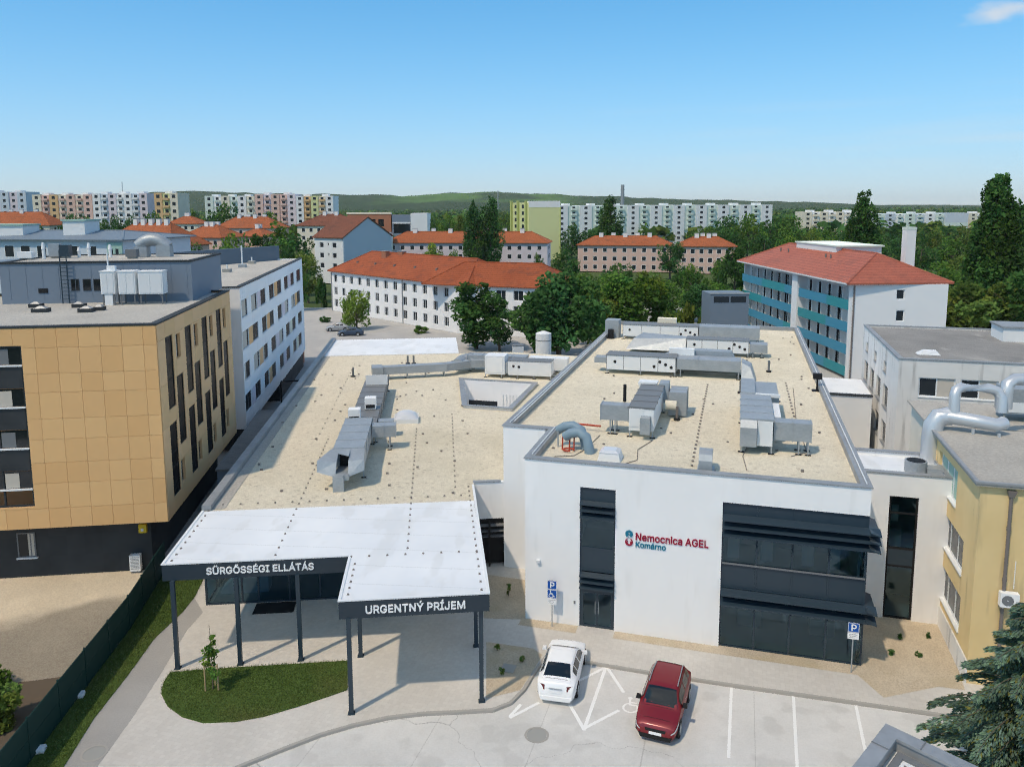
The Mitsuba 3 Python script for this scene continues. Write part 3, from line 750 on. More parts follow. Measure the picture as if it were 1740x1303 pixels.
# ------------------------------------------------------------------ beige clad ward block on the left
C0 = np.array([-20.48, 44.71]); rd, fd_ = np.array([-.13, .9915]), np.array([.9915, .13])
FF, FR = Fr(C0 - fd_ * 24, fd_), Fr(C0, rd)                      # front frame: corner at u = 24; right-hand frame starts at the corner
BL = 18.9; BZ0, BZ1 = 3.6, 15.5
ward = thing('ward_block', 'ward block clad in beige panels above a charcoal base', 'building')
wincol = (24 - 11.5, 24 - 7.3, 4.95, 14.38)
slots = []
for i in range(4):
    a = 1.55 + 4.2 * i
    slots += [(a - .1, a + 1.35, 10.0, 14.4), (a + 1.75, a + 3.2, 7.3, 11.65), (a - .2, a + 1.25, 4.6, 9.05)]
small = [(1.55 + 4.2 * i + 2.0, 1.55 + 4.2 * i + 2.95, 12.75, 14.25) for i in range(4)] + [(1.55 + 4.2 * i + 1.55, 1.55 + 4.2 * i + 2.4, 4.85, 6.3) for i in range(4)]
b = wall(FF, 0, 23.72, BZ0, BZ1 - .1, [wincol], .3); wall(FR, 0, BL, BZ0, BZ1 - .1, slots + small, .3, b)
b.box(FF, 0, 24, .3, .5, BZ0, BZ0 + .2).box(FF, 0, 23.7, .3, 18.5, BZ0 + .002, BZ0 + .18)
b.box(Fr(FR.w(BL, 0, 0), -fd_), .3, 24, -.3, 0, BZ0, BZ1 - .1)
part(ward, 'wall', b, 'tan_0')
P = Polygon([p[:2] for p in (FF.w(0, 0, 0), FF.w(24, 0, 0), FR.w(BL, 0, 0), FF.w(0, BL, 0))])
rf = part(ward, 'roof', B().prism(P.buffer(-.3, join_style=2), BZ1 - .5, BZ1 - .2), 'greyroof')
part(rf, 'coping', B().prism(P.buffer(.07, join_style=2).difference(P.buffer(-.36, join_style=2)), BZ1 - .1, BZ1), 'charcoal')
pb = B()
pb.prism(Polygon([p[:2] for p in (FF.w(0, 1.5, 0), FF.w(22.5, 1.5, 0), FF.w(22.5, BL - .5, 0), FF.w(0, BL - .5, 0))]), 0, BZ0)
bw = [(10.2, 12.6, 1.35, 3.0)]
base = part(ward, 'base', pb, 'charcoal', label='recessed charcoal ground floor')


def cladding(parent, fr, cols, rows, holes, mats, name='panel', th=.03, gap=.015, seed=0):
    r = random.Random(seed); hs = unary_union([sbox(a - .02, c - .02, bb + .02, d + .02) for a, bb, c, d in holes]) if holes else None
    for i in range(len(cols) - 1):
        for j in range(len(rows) - 1):
            q = sbox(cols[i] + gap / 2, rows[j] + gap / 2, cols[i + 1] - gap / 2, rows[j + 1] - gap / 2)
            if hs is not None: q = q.difference(hs)
            if q.area < .06: continue
            bb = B(); t = th + r.uniform(0, .006)
            for g in getattr(q, 'geoms', [q]):
                if g.area < .02: continue
                m = trimesh.creation.extrude_polygon(g, t, engine='earcut'); v = m.vertices
                bb.add(fr.many(np.column_stack([v[:, 0], -.004 - v[:, 2], v[:, 1]])), m.faces)
            if bb.n: part(parent, name, bb, r.choice(mats))


rows = [3.62, 4.81, 6.32, 7.54, 8.92, 10.13, 11.67, 12.77, 14.26, 15.38]
cols = [24 - .72 - 1.165 * i for i in range(12)][::-1] + [24]
cladding(ward, FF, cols, rows, [wincol], ['beige_0', 'beige_1', 'beige_2', 'beige_3'], seed=1)
rc = [0.03, 1.45] + [1.45 + 2.1 * i for i in range(1, 9)] + [BL]
cladding(ward, FR, rc, [3.62, 6.4, 9.1, 11.7, 14.4, 15.38], slots + small, ['tan_0', 'tan_1', 'tan_2'], seed=2)
for h in slots:
    m = (h[2] + h[3]) / 2
    k = part(ward, 'window', winmesh(FR, h, .0, .07, (), (m - .45, m + .45), .08), 'black', label='tall black window slot')
    part(k, 'pane', B().box(FR, h[0] + .07, h[1] - .07, .03, .04, h[2] + .07, h[3] - .07), 'slot_glass')
for h in small: window(ward, FR, h, 'frame_brown', 'mid_glass', .12, .08, label='small window in a beige reveal', blind=(h[0] + .1, h[0] + (h[1] - h[0]) * .6))
# corner window band with dark spandrels
wk = part(ward, 'window', winmesh(FF, wincol, .05, .09, [wincol[1] - 1.6, wincol[1] - 2.9], (), .12), 'charcoal', label='dark window band with charcoal spandrels')
zt = wincol[3] - .05
for i in range(4):
    top_ = zt - 2.42 * i
    part(wk, 'pane', B().box(FF, wincol[0], wincol[1] - .09, .10, .11, top_ - 1.02, top_), 'dark_glass')
    part(wk, 'blind', B().box(FF, wincol[1] - 1.5, wincol[1] - .75, .085, .095, top_ - 1.0, top_ - .12), 'blind' if i % 2 else 'frame_grey')
    part(wk, 'sill', B().box(FF, wincol[0], wincol[1] - .02, -.06, .06, top_ - 1.12, top_ - 1.03), 'white_metal')
    if i < 3: part(wk, 'spandrel', B().box(FF, wincol[0], wincol[1] - .09, .03, .12, top_ - 2.38, top_ - 1.13), 'charcoal')
FBS = FF.off(0, 1.5)
g0, gz1 = FBS.face(28, 905); g1, gz0 = FBS.face(63, 945)
k = part(ward, 'window', winmesh(FBS, (g0, g1, gz0, gz1), -.05, .07, [(g0 + g1) / 2 + .25]), 'frame_grey', label='ground floor window in the charcoal base')
part(k, 'pane', B().box(FBS, g0 + .02, g1 - .02, -.035, -.02, gz0, gz1), 'mid_glass'); part(k, 'blind', B().box(FBS, g0 + (g1 - g0) * .6, g1 - .08, -.045, -.037, gz0 + .08, gz1 - .08), 'blind')
part(k, 'sill', B().box(FBS, g0 - .08, g1 + .08, -.14, 0, gz0 - .08, gz0), 'white_metal')
a0, az0 = FBS.face(225, 962); a1, az1 = FBS.face(241, 933)
k = thing('air_conditioner', 'tall white air conditioner standing against the charcoal base', 'air conditioner')
part(k, 'casing', B().box(FBS, a0, a1, -.45, -.1, .15, .15 + 1.0), 'white_plastic'); gr_ = B()
for i in range(9): gr_.box(FBS, a0 + .06, a1 - .06, -.462, -.452, .3 + i * .09, .33 + i * .09)
part(k, 'grille', gr_, 'frame_grey'); part(k, 'stand', B().box(FBS, a0 + .05, a1 - .05, -.4, -.12, .012, .15), 'frame_grey')
s0, sz1 = FBS.face(237, 889); s1, sz0 = FBS.face(251, 902)
k = thing('yellow_sign', 'small yellow sign box under the beige panels at the corner', 'sign')
part(k, 'box', B().box(FBS, s0, s1, -.25, -.02, sz0, min(sz1, 3.55)), 'yellow_sign'); part(k, 'emblem', B().prism(Polygon([FBS.w(s0 + .15, -.3, 0)[:2], FBS.w(s1 - .15, -.3, 0)[:2], FBS.w((s0 + s1) / 2, -.27, 0)[:2]]), sz0 + .12, sz0 + .3), 'white_plastic')
# penthouse
pu, pv = FF.px(328, 511, BZ1 - .2); ph1 = far(328, 443, FF.w(pu, pv, 0)[1])[2]; pe = FF.px(30, 511, BZ1 - .2)[0]; pd = 9.2
pent = thing('plant_room', 'blue-grey clad plant room on the roof of the beige block', 'building')
PP = [FF.w(pe, pv, 0), FF.w(pu, pv, 0), FF.w(pu, pv + pd, 0), FF.w(pe, pv + pd, 0)]
part(pent, 'wall', B().prism(Polygon([p[:2] for p in PP]), BZ1 - .2, ph1 - .08), 'grey_clad')
PPg = Polygon([p[:2] for p in PP]); FP = FF.off(0, pv)
rf = part(pent, 'roof', B().prism(PPg.buffer(-.2), ph1 - .079, ph1 - .02), 'greyroof'); part(rf, 'coping', B().prism(PPg.buffer(.08, join_style=2).difference(PPg.buffer(-.22, join_style=2)), ph1 - .079, ph1 + .06), 'charcoal')
sm = B()
for a in np.arange(pe + .6, pu, 1.1): sm.box(FP, a, a + .03, -.02, -.001, BZ1 + .1, ph1 - .1)
part(pent, 'seam', sm, 'grey_clad')
for a in (122, 142, 160):
    x0, z0 = FP.face(a, 494); x1, z1 = FP.face(a + 12, 474)
    k = part(pent, 'window', winmesh(FP, (x0, x1, z0, z1), -.04, .05), 'charcoal'); part(k, 'pane', B().box(FP, x0, x1, -.02, -.01, z0, z1), 'dark_glass')
x0, z0 = FP.face(66, 498); x1, z1 = FP.face(81, 490); part(pent, 'vent_grille', B().box(FP, x0, x1, -.05, -.002, z0, z1), 'black')
x0, _ = FP.face(108, 500); dz = B()
for dx in (0, .45): dz.box(FP, x0 + dx, x0 + dx + .06, -.3, -.24, BZ1 - .2, ph1 + .9)
for i in range(14): dz.box(FP, x0 + .06, x0 + .45, -.29, -.25, BZ1 + .1 + i * .28, BZ1 + .14 + i * .28)
part(pent, 'ladder', dz, 'dark_metal')
# three white units on their stand
for i, (xa, xb, lb) in enumerate([(172, 193, 'narrow white rooftop unit, left of three'), (202, 228, 'middle white rooftop unit between two others'), (236, 275, 'widest white rooftop unit, right of three')]):
    vq = pv - 1.9; FQ = FF.off(0, vq); x0, z0 = FQ.face(xa, 500); x1, z1 = FQ.face(xb, 462)
    k = thing('rooftop_unit', lb + ' before the blue-grey plant room', 'ventilation unit', 'white units on the beige block')
    part(k, 'casing', B().box(FQ, x0, x1, 0, 1.1, z0, z1), 'white_plastic')
    pn = B()
    for a, c in ((x0 + .08, (x0 + x1) / 2 - .03), ((x0 + x1) / 2 + .03, x1 - .08)): pn.box(FQ, a, c, -.03, -.002, z0 + .08, z1 - .1)
    part(k, 'panel', pn, 'white_metal')
    part(k, 'cap', B().box(FQ, x0 - .04, x1 + .04, -.05, 1.14, z1 + .001, z1 + .07), 'white_metal')
    for a in (x0 + .1, x1 - .1):
        for c in (.1, 1.0): part(k, 'leg', B().box(FQ, a - .04, a + .04, c - .04, c + .04, BZ1 - .2, z0), 'frame_grey')
    if i == 0: part(k, 'meter_box', B().box(FQ, x0 + .2, x1 - .2, .05, .6, z0 - .95, z0 - .02), 'white_plastic'); part(k, 'mast', B().tube([FQ.w(x0 + .4, .5, z1 + .07), FQ.w(x0 + .4, .5, z1 + 1.3)], .05, 6).box(FQ, x0 + .35, x0 + .9, .35, .65, z1 + .07, z1 + .4), 'white_plastic')
# domed duct cover and vents on the plant-room roof
cx_, cv_ = FF.px(262, 436, ph1); k = thing('duct_hood', 'shiny silver curved duct hood on the plant room roof', 'duct')
dp = [FF.w(cx_ - 1.1 + 2.2 * t, cv_, ph1 + .25 + 1.1 * math.sin(math.pi * (.12 + t * .8)) ** .6) for t in np.linspace(0, 1, 9)]
part(k, 'duct', B().tube(dp, .5, 12), 'galva', 40); part(k, 'base', B().box(FF, cx_ - 1.35, cx_ - .4, cv_ - .5, cv_ + .5, ph1, ph1 + .8).box(FF, cx_ + .3, cx_ + 1.35, cv_ - .5, cv_ + .5, ph1, ph1 + .9), 'galva')
for i, (x, y, h, lb) in enumerate([(75, 440, 1.25, 'leftmost'), (152, 436, 1.1, 'second'), (188, 437, 1.0, 'third'), (135, 437, .8, 'low')]):
    u_, v_ = FF.px(x, y, ph1); k = thing('vent_cowl', f'{lb} white capped vent pipe on the plant room roof', 'vent', 'vent pipes on the plant room')
    part(k, 'pipe', B().tube([FF.w(u_, v_, ph1), FF.w(u_, v_, ph1 + h * .7)], .12, 8), 'white_plastic')
    part(k, 'cap', B().tube([FF.w(u_, v_, ph1 + h * .6), FF.w(u_, v_, ph1 + h * .8), FF.w(u_, v_, ph1 + h)], .16, 10, .08), 'white_plastic')
for i, (x, y, w_, h, m) in enumerate([(45, 441, 1.0, .6, 'white_plastic'), (95, 438, .8, 1.1, 'galva'), (112, 438, .7, 1.0, 'dark_metal'), (225, 439, .8, .7, 'frame_grey')]):
    u_, v_ = FF.px(x, y, ph1); k = thing('roof_box', ['low pale equipment box near the left end of the plant room', 'silver equipment box on the plant room roof', 'dark equipment box beside the silver one on the plant room roof', 'grey equipment box left of the silver duct hood'][i], 'equipment box')
    part(k, 'casing', B().box(FF, u_ - w_ / 2, u_ + w_ / 2, v_ - .3, v_ + .4, ph1 + .12, ph1 + h), m); part(k, 'foot', B().box(FF, u_ - w_ / 2 + .1, u_ + w_ / 2 - .1, v_ - .2, v_ + .3, ph1, ph1 + .12), 'iron')
# vents and hatches lying on the main flat roof of the block
for i, (x, y, s_) in enumerate([(62, 522, .8), (70, 530, 1.0), (135, 522, .8), (147, 530, .9), (170, 527, .6)]):
    u_, v_ = FF.px(x, y, BZ1 - .2); k = thing('roof_vent', ['upper left', 'lower left', 'upper middle', 'lower middle', 'right hand'][i] + ' grey vent with metal cap on the gravel before the plant room', 'vent')
    part(k, 'kerb', B().box(FF, u_ - s_ / 2, u_ + s_ / 2, v_ - .3, v_ + .3, BZ1 - .2, BZ1 + .05), 'charcoal'); part(k, 'cap', B().taper(FF, (u_ - s_ * .4, u_ + s_ * .4, v_ - .24, v_ + .24), BZ1 + .051, (u_ - .1, u_ + .1, v_ - .1, v_ + .1), BZ1 + .2), 'coping')

# ------------------------------------------------------------------ long white wing behind it
WZ = 15.2; W0 = at(407, 487, WZ); W1 = at(513, 438, WZ); FG = Fr(W0, W1 - W0); WL = 40.6
ww = thing('white_wing', 'long white four-storey wing with dark windows and coloured blinds', 'building')
g1, g2 = [(.4, 2.8), (4.7, 12.1), (14.35, 22.3), (24.5, 32.4), (34.8, 38.4)], [(.15, 7.5), (9.65, 16.5), (19.2, 26.9), (29.4, 37.4)]
RW = [(12.35, 13.9, g1), (9.5, 11.08, g2), (6.65, 8.2, g1), (3.75, 5.35, g2)]
holes = []
for z0, z1, gs in RW:
    for a, c in gs:
        if c - a < 4: holes.append((a, c, z0, z1))
        else: w3 = (c - a) * .36; holes += [(a, a + w3, z0, z1), (c - w3, c, z0, z1)]
b = wall(FG, 0, WL, 2.3, WZ - .1, holes, .35)
b.box(FG, .0, .3, .35, 14, 2.3, WZ - .1); b.box(FG, WL - .3, WL, .35, 14, 2.3, WZ - .1); b.box(FG, .3, WL - .3, .35, 14, 2.31, 2.55)
part(ww, 'wall', b, 'render_white')
part(ww, 'base', B().box(FG, 1.2, WL - .3, 1.8, 14, 0, 2.3).box(FG, 20, WL - .2, .3, 1.8, 0, 2.3), 'charcoal', label='dark recessed ground floor')
r3 = random.Random(3)
for h in holes:
    single = h[1] - h[0] < 2.45 and h in [(a, c, z0, z1) for z0, z1, gs in RW for a, c in gs]
    wdt = h[1] - h[0]
    window(ww, FG, h, 'frame_grey', 'slot_glass', .05, .06, [h[0] + wdt * .5], (), 'white_metal', blind=(h[0] + .15, h[0] + wdt * r3.choice([.3, .48, .75])) if r3.random() < .3 else None)
for z0, z1, gs in RW:
    for a, c in gs:
        if c - a > 4: part(ww, 'panel', B().box(FG, a + (c - a) * .36 + .15, c - (c - a) * .36 - .15, -.03, -.002, z0, z1), r3.choice(['cream_wall', 'tan_0', 'lilac_wall', 'beige_0']), label='coloured facade panel between two windows')
rf = part(ww, 'roof', B().box(FG, .1, WL - .1, .1, 14, WZ - .6, WZ - .25), 'greyroof')
part(rf, 'coping', B().box(FG, -.06, WL + .06, -.06, .42, WZ - .1, WZ).box(FG, -.06, .4, .42, 14, WZ - .1, WZ), 'charcoal')
part(rf, 'screen_wall', B().hexa([FG.w(26, 13.2, WZ - .25), FG.w(WL, 3.0, WZ - .25), FG.w(WL, 3.4, WZ - .25), FG.w(26, 13.8, WZ - .25)], [FG.w(26, 13.2, WZ + 1.7), FG.w(WL, 3.0, WZ + 1.7), FG.w(WL, 3.4, WZ + 1.7), FG.w(26, 13.8, WZ + 1.7)]).box(FG, 4, 26.2, 13.2, 13.8, WZ - .25, WZ + 1.7), 'blue_roof', label='blue-grey screen wall round the back of the roof')
for i, (x, y) in enumerate([(412, 454), (386, 462), (428, 448)]):
    u_, v_ = FG.px(x, y, WZ - .25); k = thing('roof_vent', ['silver vent with mast on the white wing roof', 'low dark vent at the near end of the white wing roof', 'farther small vent on the white wing roof'][i], 'vent')
    part(k, 'kerb', B().box(FG, u_ - .6, u_ + .6, v_ - .4, v_ + .4, WZ - .25, WZ + .1), 'iron' if i else 'galva')
    part(k, 'pipe', B().tube([FG.w(u_, v_, WZ + .1), FG.w(u_, v_, WZ + (2.4 if i == 0 else .6))], .09, 6), 'white_metal')
# low link in the alley: grey walls, small porch frame, brown door leaf
al = thing('link_corridor', 'low dark grey link building between white wing and emergency wing', 'building')
q0, q1, q2, q3 = at(372, 790, 2.6), at(400, 745, 3.6), at(470, 735, 3.6), at(452, 770, 3.6)
part(al, 'wall', B().box(FR, 9.5, 26, -5.4, -.6, 0, 3.45), 'grey_clad'); part(al, 'roof', B().box(FR, 9.4, 26.1, -5.5, -.5, 3.46, 3.6), 'bitumen')
pf = thing('porch_frame', 'thin dark steel porch frame in the alley by the white wing', 'frame')
pa, pb_ = at(477, 648, 3.4), at(517, 646, 3.4)
part(pf, 'beam', B().bar(pa, pb_, .14), 'black'); part(pf, 'post', B().box(Fr(pa, (1, 0)), -.07, .07, -.07, .07, 0, 3.33), 'black'); part(pf, 'post', B().box(Fr(pb_, (1, 0)), -.07, .07, -.07, .07, 0, 3.33), 'black')
bd = at(521, 612, .0); part_k = thing('brown_kiosk', 'narrow brown brick pier at the far end of the white wing', 'pier')
part(part_k, 'wall', B().box(FG, WL + .6, WL + 3.2, .6, 3.2, 0, 5.6), 'brick_wall'); part(part_k, 'cap', B().box(FG, WL + .5, WL + 3.3, .5, 3.3, 5.601, 5.8), 'white_metal')

# ------------------------------------------------------------------ yellow building at the right
YC = np.array([21.05, 34.0]); YZ = 9.7; FY = Fr(YC, F0.u); FYL = Fr(FY.w(0, 0, 0) + np.array([*(F0.v * 9.4), 0]), -F0.v)
ye = thing('yellow_building', 'weathered yellow rendered building with grey flat roof at the right edge', 'building')


def fwin(fr, x0, y0, x1, y1):
    """window rectangle in fr seen between two pixels of the survey"""
    a, z1 = fr.face(x0, y0); c, z0 = fr.face(x1, y1); return (min(a, c), max(a, c), min(z0, z1), max(z0, z1))


YW = [(1.9, 5.6, 7.1, 8.9), (3.2, 7.4, 4.35, 6.05), (3.4, 7.6, 1.55, 3.3)]
for q in ((1628, 790, 1656, 870), (1620, 890, 1646, 962), (1615, 1000, 1640, 1085)): pass
b = wall(FYL, 0, 9.4 - .02, 0, YZ - .12, YW, .35); wall(FY, 0.0, 26, 0, YZ - .12, (), .35, b); b.box(FY, .35, 26, 9.05, 9.4, 0, YZ - .12)
part(ye, 'wall', b, 'yellow_render')
part(ye, 'plinth', B().box(FYL, -.02, 9.45, -.07, -.003, 0, 1.1), 'old_render', label='grey plinth')
rf = part(ye, 'roof', B().box(FY, -.25, 26, -.25, 9.5, YZ - .12, YZ), 'greyroof'); part(rf, 'coping', B().box(FY, -.3, 26, -.3, -.12, YZ + .001, YZ + .1).box(FY, -.3, -.12, -.12, 9.55, YZ + .001, YZ + .1), 'coping')
for i, h in enumerate(YW):
    k = window(ye, FYL, h, 'white_metal', 'mid_glass' if i else 'pale_green', .14, .11, [h[0] + (h[1] - h[0]) / 3, h[0] + (h[1] - h[0]) * 2 / 3], (), 'white_metal', label=['pale boarded upper window', 'middle three-part window', 'lower three-part window with white sill'][i])
dpx, _ = FY.face(1716, 860)
dpk = part(ye, 'drainpipe', B().tube([FY.w(dpx, -.1, YZ - .3), FY.w(dpx, -.1, .1)], .075, 8), 'pipe_grey', 30); cl = B()
for z in (7.6, 5.2, 2.6): cl.tube([FY.w(dpx, -.1, z), FY.w(dpx, -.1, z + .16)], .1, 8)
part(dpk, 'collar', cl, 'pipe_grey'); part(dpk, 'hopper', B().taper(FY, (dpx - .1, dpx + .1, -.2, -.02), YZ - .55, (dpx - .18, dpx + .18, -.26, -.02), YZ - .25), 'pipe_grey')
a0, z1 = FY.face(1696, 1000); a1, z0 = FY.face(1726, 1027)
k = thing('air_conditioner', 'white air conditioner with round fan on the yellow wall', 'air conditioner')
part(k, 'casing', B().box(FY, a0, a1, -.42, -.1, z0, z1), 'white_plastic'); fm = (a0 + a1) / 2 - .08
part(k, 'fan', flat(FY, Point(fm, (z0 + z1) / 2).buffer(.24).difference(Point(fm, (z0 + z1) / 2).buffer(.03)), -.421, .012), 'frame_grey')
part(k, 'bracket', B().box(FY, a0 + .1, a0 + .15, -.42, -.003, z0 - .06, z0 - .005).box(FY, a1 - .15, a1 - .1, -.42, -.003, z0 - .06, z0 - .005), 'iron')
k = part(ye, 'conduit', B().tube([FY.w(a0 + .25, -.03, z1 + .1), FY.w(a0 + .25, -.03, z1 + 1.6)], .02, 5).tube([FY.w(a0 + .6, -.03, z1 + .1), FY.w(a0 + .6, -.03, z1 + 1.4)], .02, 5), 'white_plastic')
# rear roof of the yellow building with the big silver duct
y2 = thing('annex_building', 'low annex with brown-grey flat roof behind the yellow building', 'building')
Y2Z = 9.2; c0 = at(1580, 722, Y2Z); c1 = at(1555, 680, Y2Z); FA = Fr(c0, F0.u); ad = np.linalg.norm(c1 - c0)
part(y2, 'wall', B().box(FA, .2, 22, .2, ad - .2, 0, Y2Z - .13), 'cream_render'); part(y2, 'roof', B().box(FA, -.05, 22, 0, ad, Y2Z - .12, Y2Z), 'greyroof')
k = thing('silver_duct', 'large silver ventilation duct bending over the yellow roof edge and down the wall', 'duct')
d0, d1, d2 = at(1585, 708, 10.4), at(1650, 714, 10.4), at(1694, 722, 10.3)
part(k, 'riser', B().tube([d0 + (0, 0, -5.4), d0 + (0, 0, -1.2), d0 + (.08, .02, -.45), d0 + (.35, .03, -.05), d0 + (.9, 0, .05)], .52, 14), 'bright_metal', 40)
part(k, 'main_run', B().tube([d0 + (.5, 0, .05), d1, d2, d2 + (.5, .3, .02)], .37, 14), 'bright_metal', 40)
e0 = at(1622, 695, 10.9)
part(k, 'loop', B().tube([e0 - (0, 0, .3), e0 + (0, .1, .7), e0 + (.12, .2, 1.0), e0 + (.45, .3, 1.15), e0 + (1.9, .3, 1.1), e0 + (2.4, .3, .95), e0 + (2.6, .1, .6), e0 + (2.6, 0, -.2)], .28, 12), 'bright_metal', 40)
part(k, 'elbow', B().tube([e0 + (3.1, .5, -.1), e0 + (3.1, .5, .8), e0 + (3.2, .6, 1.25), e0 + (3.6, .7, 1.5), e0 + (7, .9, 1.5)], .34, 12), 'bright_metal', 40)
lg = B()
for p in (d1, d2): lg.box(Fr(p, (1, 0)), -.06, .06, -.3, -.2, Y2Z, p[2] - .4)
part(k, 'support', lg, 'bright_metal')
k = thing('rooftop_unit', 'silver box-shaped ventilation unit at the right edge on the annex roof', 'ventilation unit')
u_, v_ = FA.px(1702, 716, Y2Z); part(k, 'casing', B().box(FA, u_, u_ + 4.2, v_, v_ + 1.6, Y2Z + .5, Y2Z + 2.0), 'galva'); pn = B()
for a in (.3, 1.6, 2.9): pn.box(FA, u_ + a, u_ + a + 1.1, v_ - .03, v_ - .002, Y2Z + .6, Y2Z + 1.2)
part(k, 'panel', pn, 'white_metal')
for a in (.1, 2.0, 4.0): part(k, 'leg', B().box(FA, u_ + a, u_ + a + .1, v_ + .1, v_ + .2, Y2Z, Y2Z + .5), 'iron')
# round vent on the stair wing
u_, v_ = FW.px(1548, 790, ZW - .28); k = thing('round_vent', 'round dark-topped vent drum on the stair volume roof', 'vent')
u_ = min(u_, 3.6); v_ = 1.4
part(k, 'drum', B().tube([FW.w(u_, v_, ZW - .28), FW.w(u_, v_, ZW + .35)], .55, 18), 'galva', 40); part(k, 'mouth', B().tube([FW.w(u_, v_, ZW + .351), FW.w(u_, v_, ZW + .36)], .47, 18), 'black'); part(k, 'pedestal', B().box(FW, u_ + .5, u_ + 1.3, v_ - .4, v_ + .4, ZW - .28, ZW + .05), 'galva')
# ------------------------------------------------------------------ white building with grey bitumen roof
GZ = 10.2; GC = at(1528, 608, GZ); GB = at(1475, 553, GZ); FGR = Fr(GC, F0.u); gd = 18.5
gb = thing('grey_roof_building', 'old white building with stained walls and grey bitumen roof', 'building')
FGL = Fr(FGR.w(0, gd, 0), -F0.v)
w0_ = fwin(FGR, 1562, 641, 1622, 677); gw = [w0_] + [(fwin(FGR, x_, 640, x_ + 62, 677)[0], fwin(FGR, x_, 640, x_ + 62, 677)[0] + w0_[1] - w0_[0], w0_[2], w0_[3]) for x_ in (1634, 1708)]
gl = [(a, a + 2.2, z, z + 1.9) for z in (1.9, 5.0, 7.6)[:2] for a in (1.6, 5.2, 8.8, 12.4)] + [(a, a + 1.2, 7.9, 8.8) for a in (2, 7, 12)]
b = wall(FGR, 0, 30, 0, GZ - .1, gw, .35); wall(FGL, 0, gd - .36, 0, GZ - .1, gl, .35, b); b.box(FGR, .36, 30, gd - .3, gd, 0, GZ - .1)
part(gb, 'wall', b, 'old_render')
rf = part(gb, 'roof', B().box(FGR, .1, 30, .1, gd - .1, GZ - .5, GZ - .22), 'bitumen'); part(rf, 'coping', B().box(FGR, -.07, 30, -.07, .32, GZ - .1, GZ).box(FGR, -.07, .32, .32, gd, GZ - .1, GZ).box(FGR, .33, 30, gd - .32, gd, GZ - .1, GZ), 'coping')
for i, h in enumerate(gw): window(gb, FGR, h, 'white_metal', 'mid_glass', .16, .1, [(h[0] + h[1]) / 2], (), 'white_metal', blind=((h[0] + h[1]) / 2 + .05, h[1] - .1))
for h in gl: window(gb, FGL, h, 'frame_grey', 'mid_glass', .18, .1, [(h[0] + h[1]) / 2], (), 'coping')
part(gb, 'stack', B().box(FGR, 6.6, 9.5, 13, 15.5, GZ - .22, GZ + 1.1), 'white_wall') if 0 else None
u_, v_ = FGR.px(1545, 600, GZ - .2); k = solo('tarpaulin', B().taper(FGR, (1.9, 3.6, 3.0, 4.0), GZ - .2, (2.4, 3.3, 3.2, 3.7), GZ + .15), 'membrane', 'pale crumpled sheet of material lying on the grey bitumen roof', 'tarpaulin')
u_, v_ = FGR.px(1735, 580, GZ - .22); k = thing('roof_box', 'white rooftop hut at the right edge of the bitumen roof', 'hut'); part(k, 'wall', B().box(FGR, u_ - 1.6, u_ + 3, v_ - .5, v_ + 3, GZ - .22, GZ + 1.0), 'white_wall'); part(k, 'roof', B().box(FGR, u_ - 1.75, u_ + 3.1, v_ - .65, v_ + 3.1, GZ + 1.001, GZ + 1.15), 'coping')
# connector between clinic and grey building
cn = thing('connector_building', 'low white connector building in the gap right of the clinic', 'building')
cz = 5.4; c0 = at(1408, 668, cz); FC = Fr(c0, F0.u)
part(cn, 'wall', B().box(FC, -1.5, 3.6, 0, 7, 0, cz - .13), 'white_wall'); rf = part(cn, 'roof', B().box(FC, -1.5, 3.6, .35, 7, cz - .12, cz - .02), 'membrane'); part(rf, 'coping', B().box(FC, -1.55, 3.65, -.1, .35, cz - .12, cz + .02), 'charcoal')
struct('alley_pavement', B().sheet([F0.w(16.8, 9.5, 0), F0.w(24, 9.5, 0), F0.w(26, 60, 0), F0.w(16.8, 60, 0)], .012), 'asphalt')

# ------------------------------------------------------------------ blue balcony building
NZ = 12.2; NC = at(1445, 483, NZ); NL = at(1262, 445, NZ); NR = at(1612, 483, NZ)
FN, FNS = Fr(NL, NC - NL), Fr(NC, NR - NC); nl, nw = np.linalg.norm(NC - NL), np.linalg.norm(NR - NC)
nb = thing('balcony_block', 'white block with blue balcony bands and red hipped roof', 'building')
nz0 = [9.15, 6.3, 3.45, .6]
nh = []
q = 1.1; n_ = int((nl - 2) / 3.1)
for z in nz0:
    for i in range(n_): nh.append((1.0 + i * 3.1, 1.0 + i * 3.1 + 2.4, z + .1, z + 2.35))
nside = [fwin(FNS, 1524, 492, 1537, 509), fwin(FNS, 1523, 527, 1536, 546)]
FNI = FN.off(0, 1.3); b = wall(FNI, .3, nl - .3, 0, NZ, nh, .3); wall(FNS, .0, nw, 0, NZ, nside, .3, b)
b.add(*B().box(FN, 0, nl, nw - .3, nw, 0, NZ).mesh()).add(*B().box(FN, 0, .3, .3, nw - .3, 0, NZ).mesh())
part(nb, 'wall', b, 'white_wall')
for h in nh: 
    k = part(nb, 'window', winmesh(FNI, h, .06, .10, [h[0] + .9]), 'white_metal'); part(k, 'pane', B().box(FNI, h[0], h[1], .09, .10, h[2], h[3]), 'slot_glass')
for h in nside: window(nb, FNS, h, 'white_metal', 'mid_glass', .14, .1)
pan = B(); stair = nl * .585
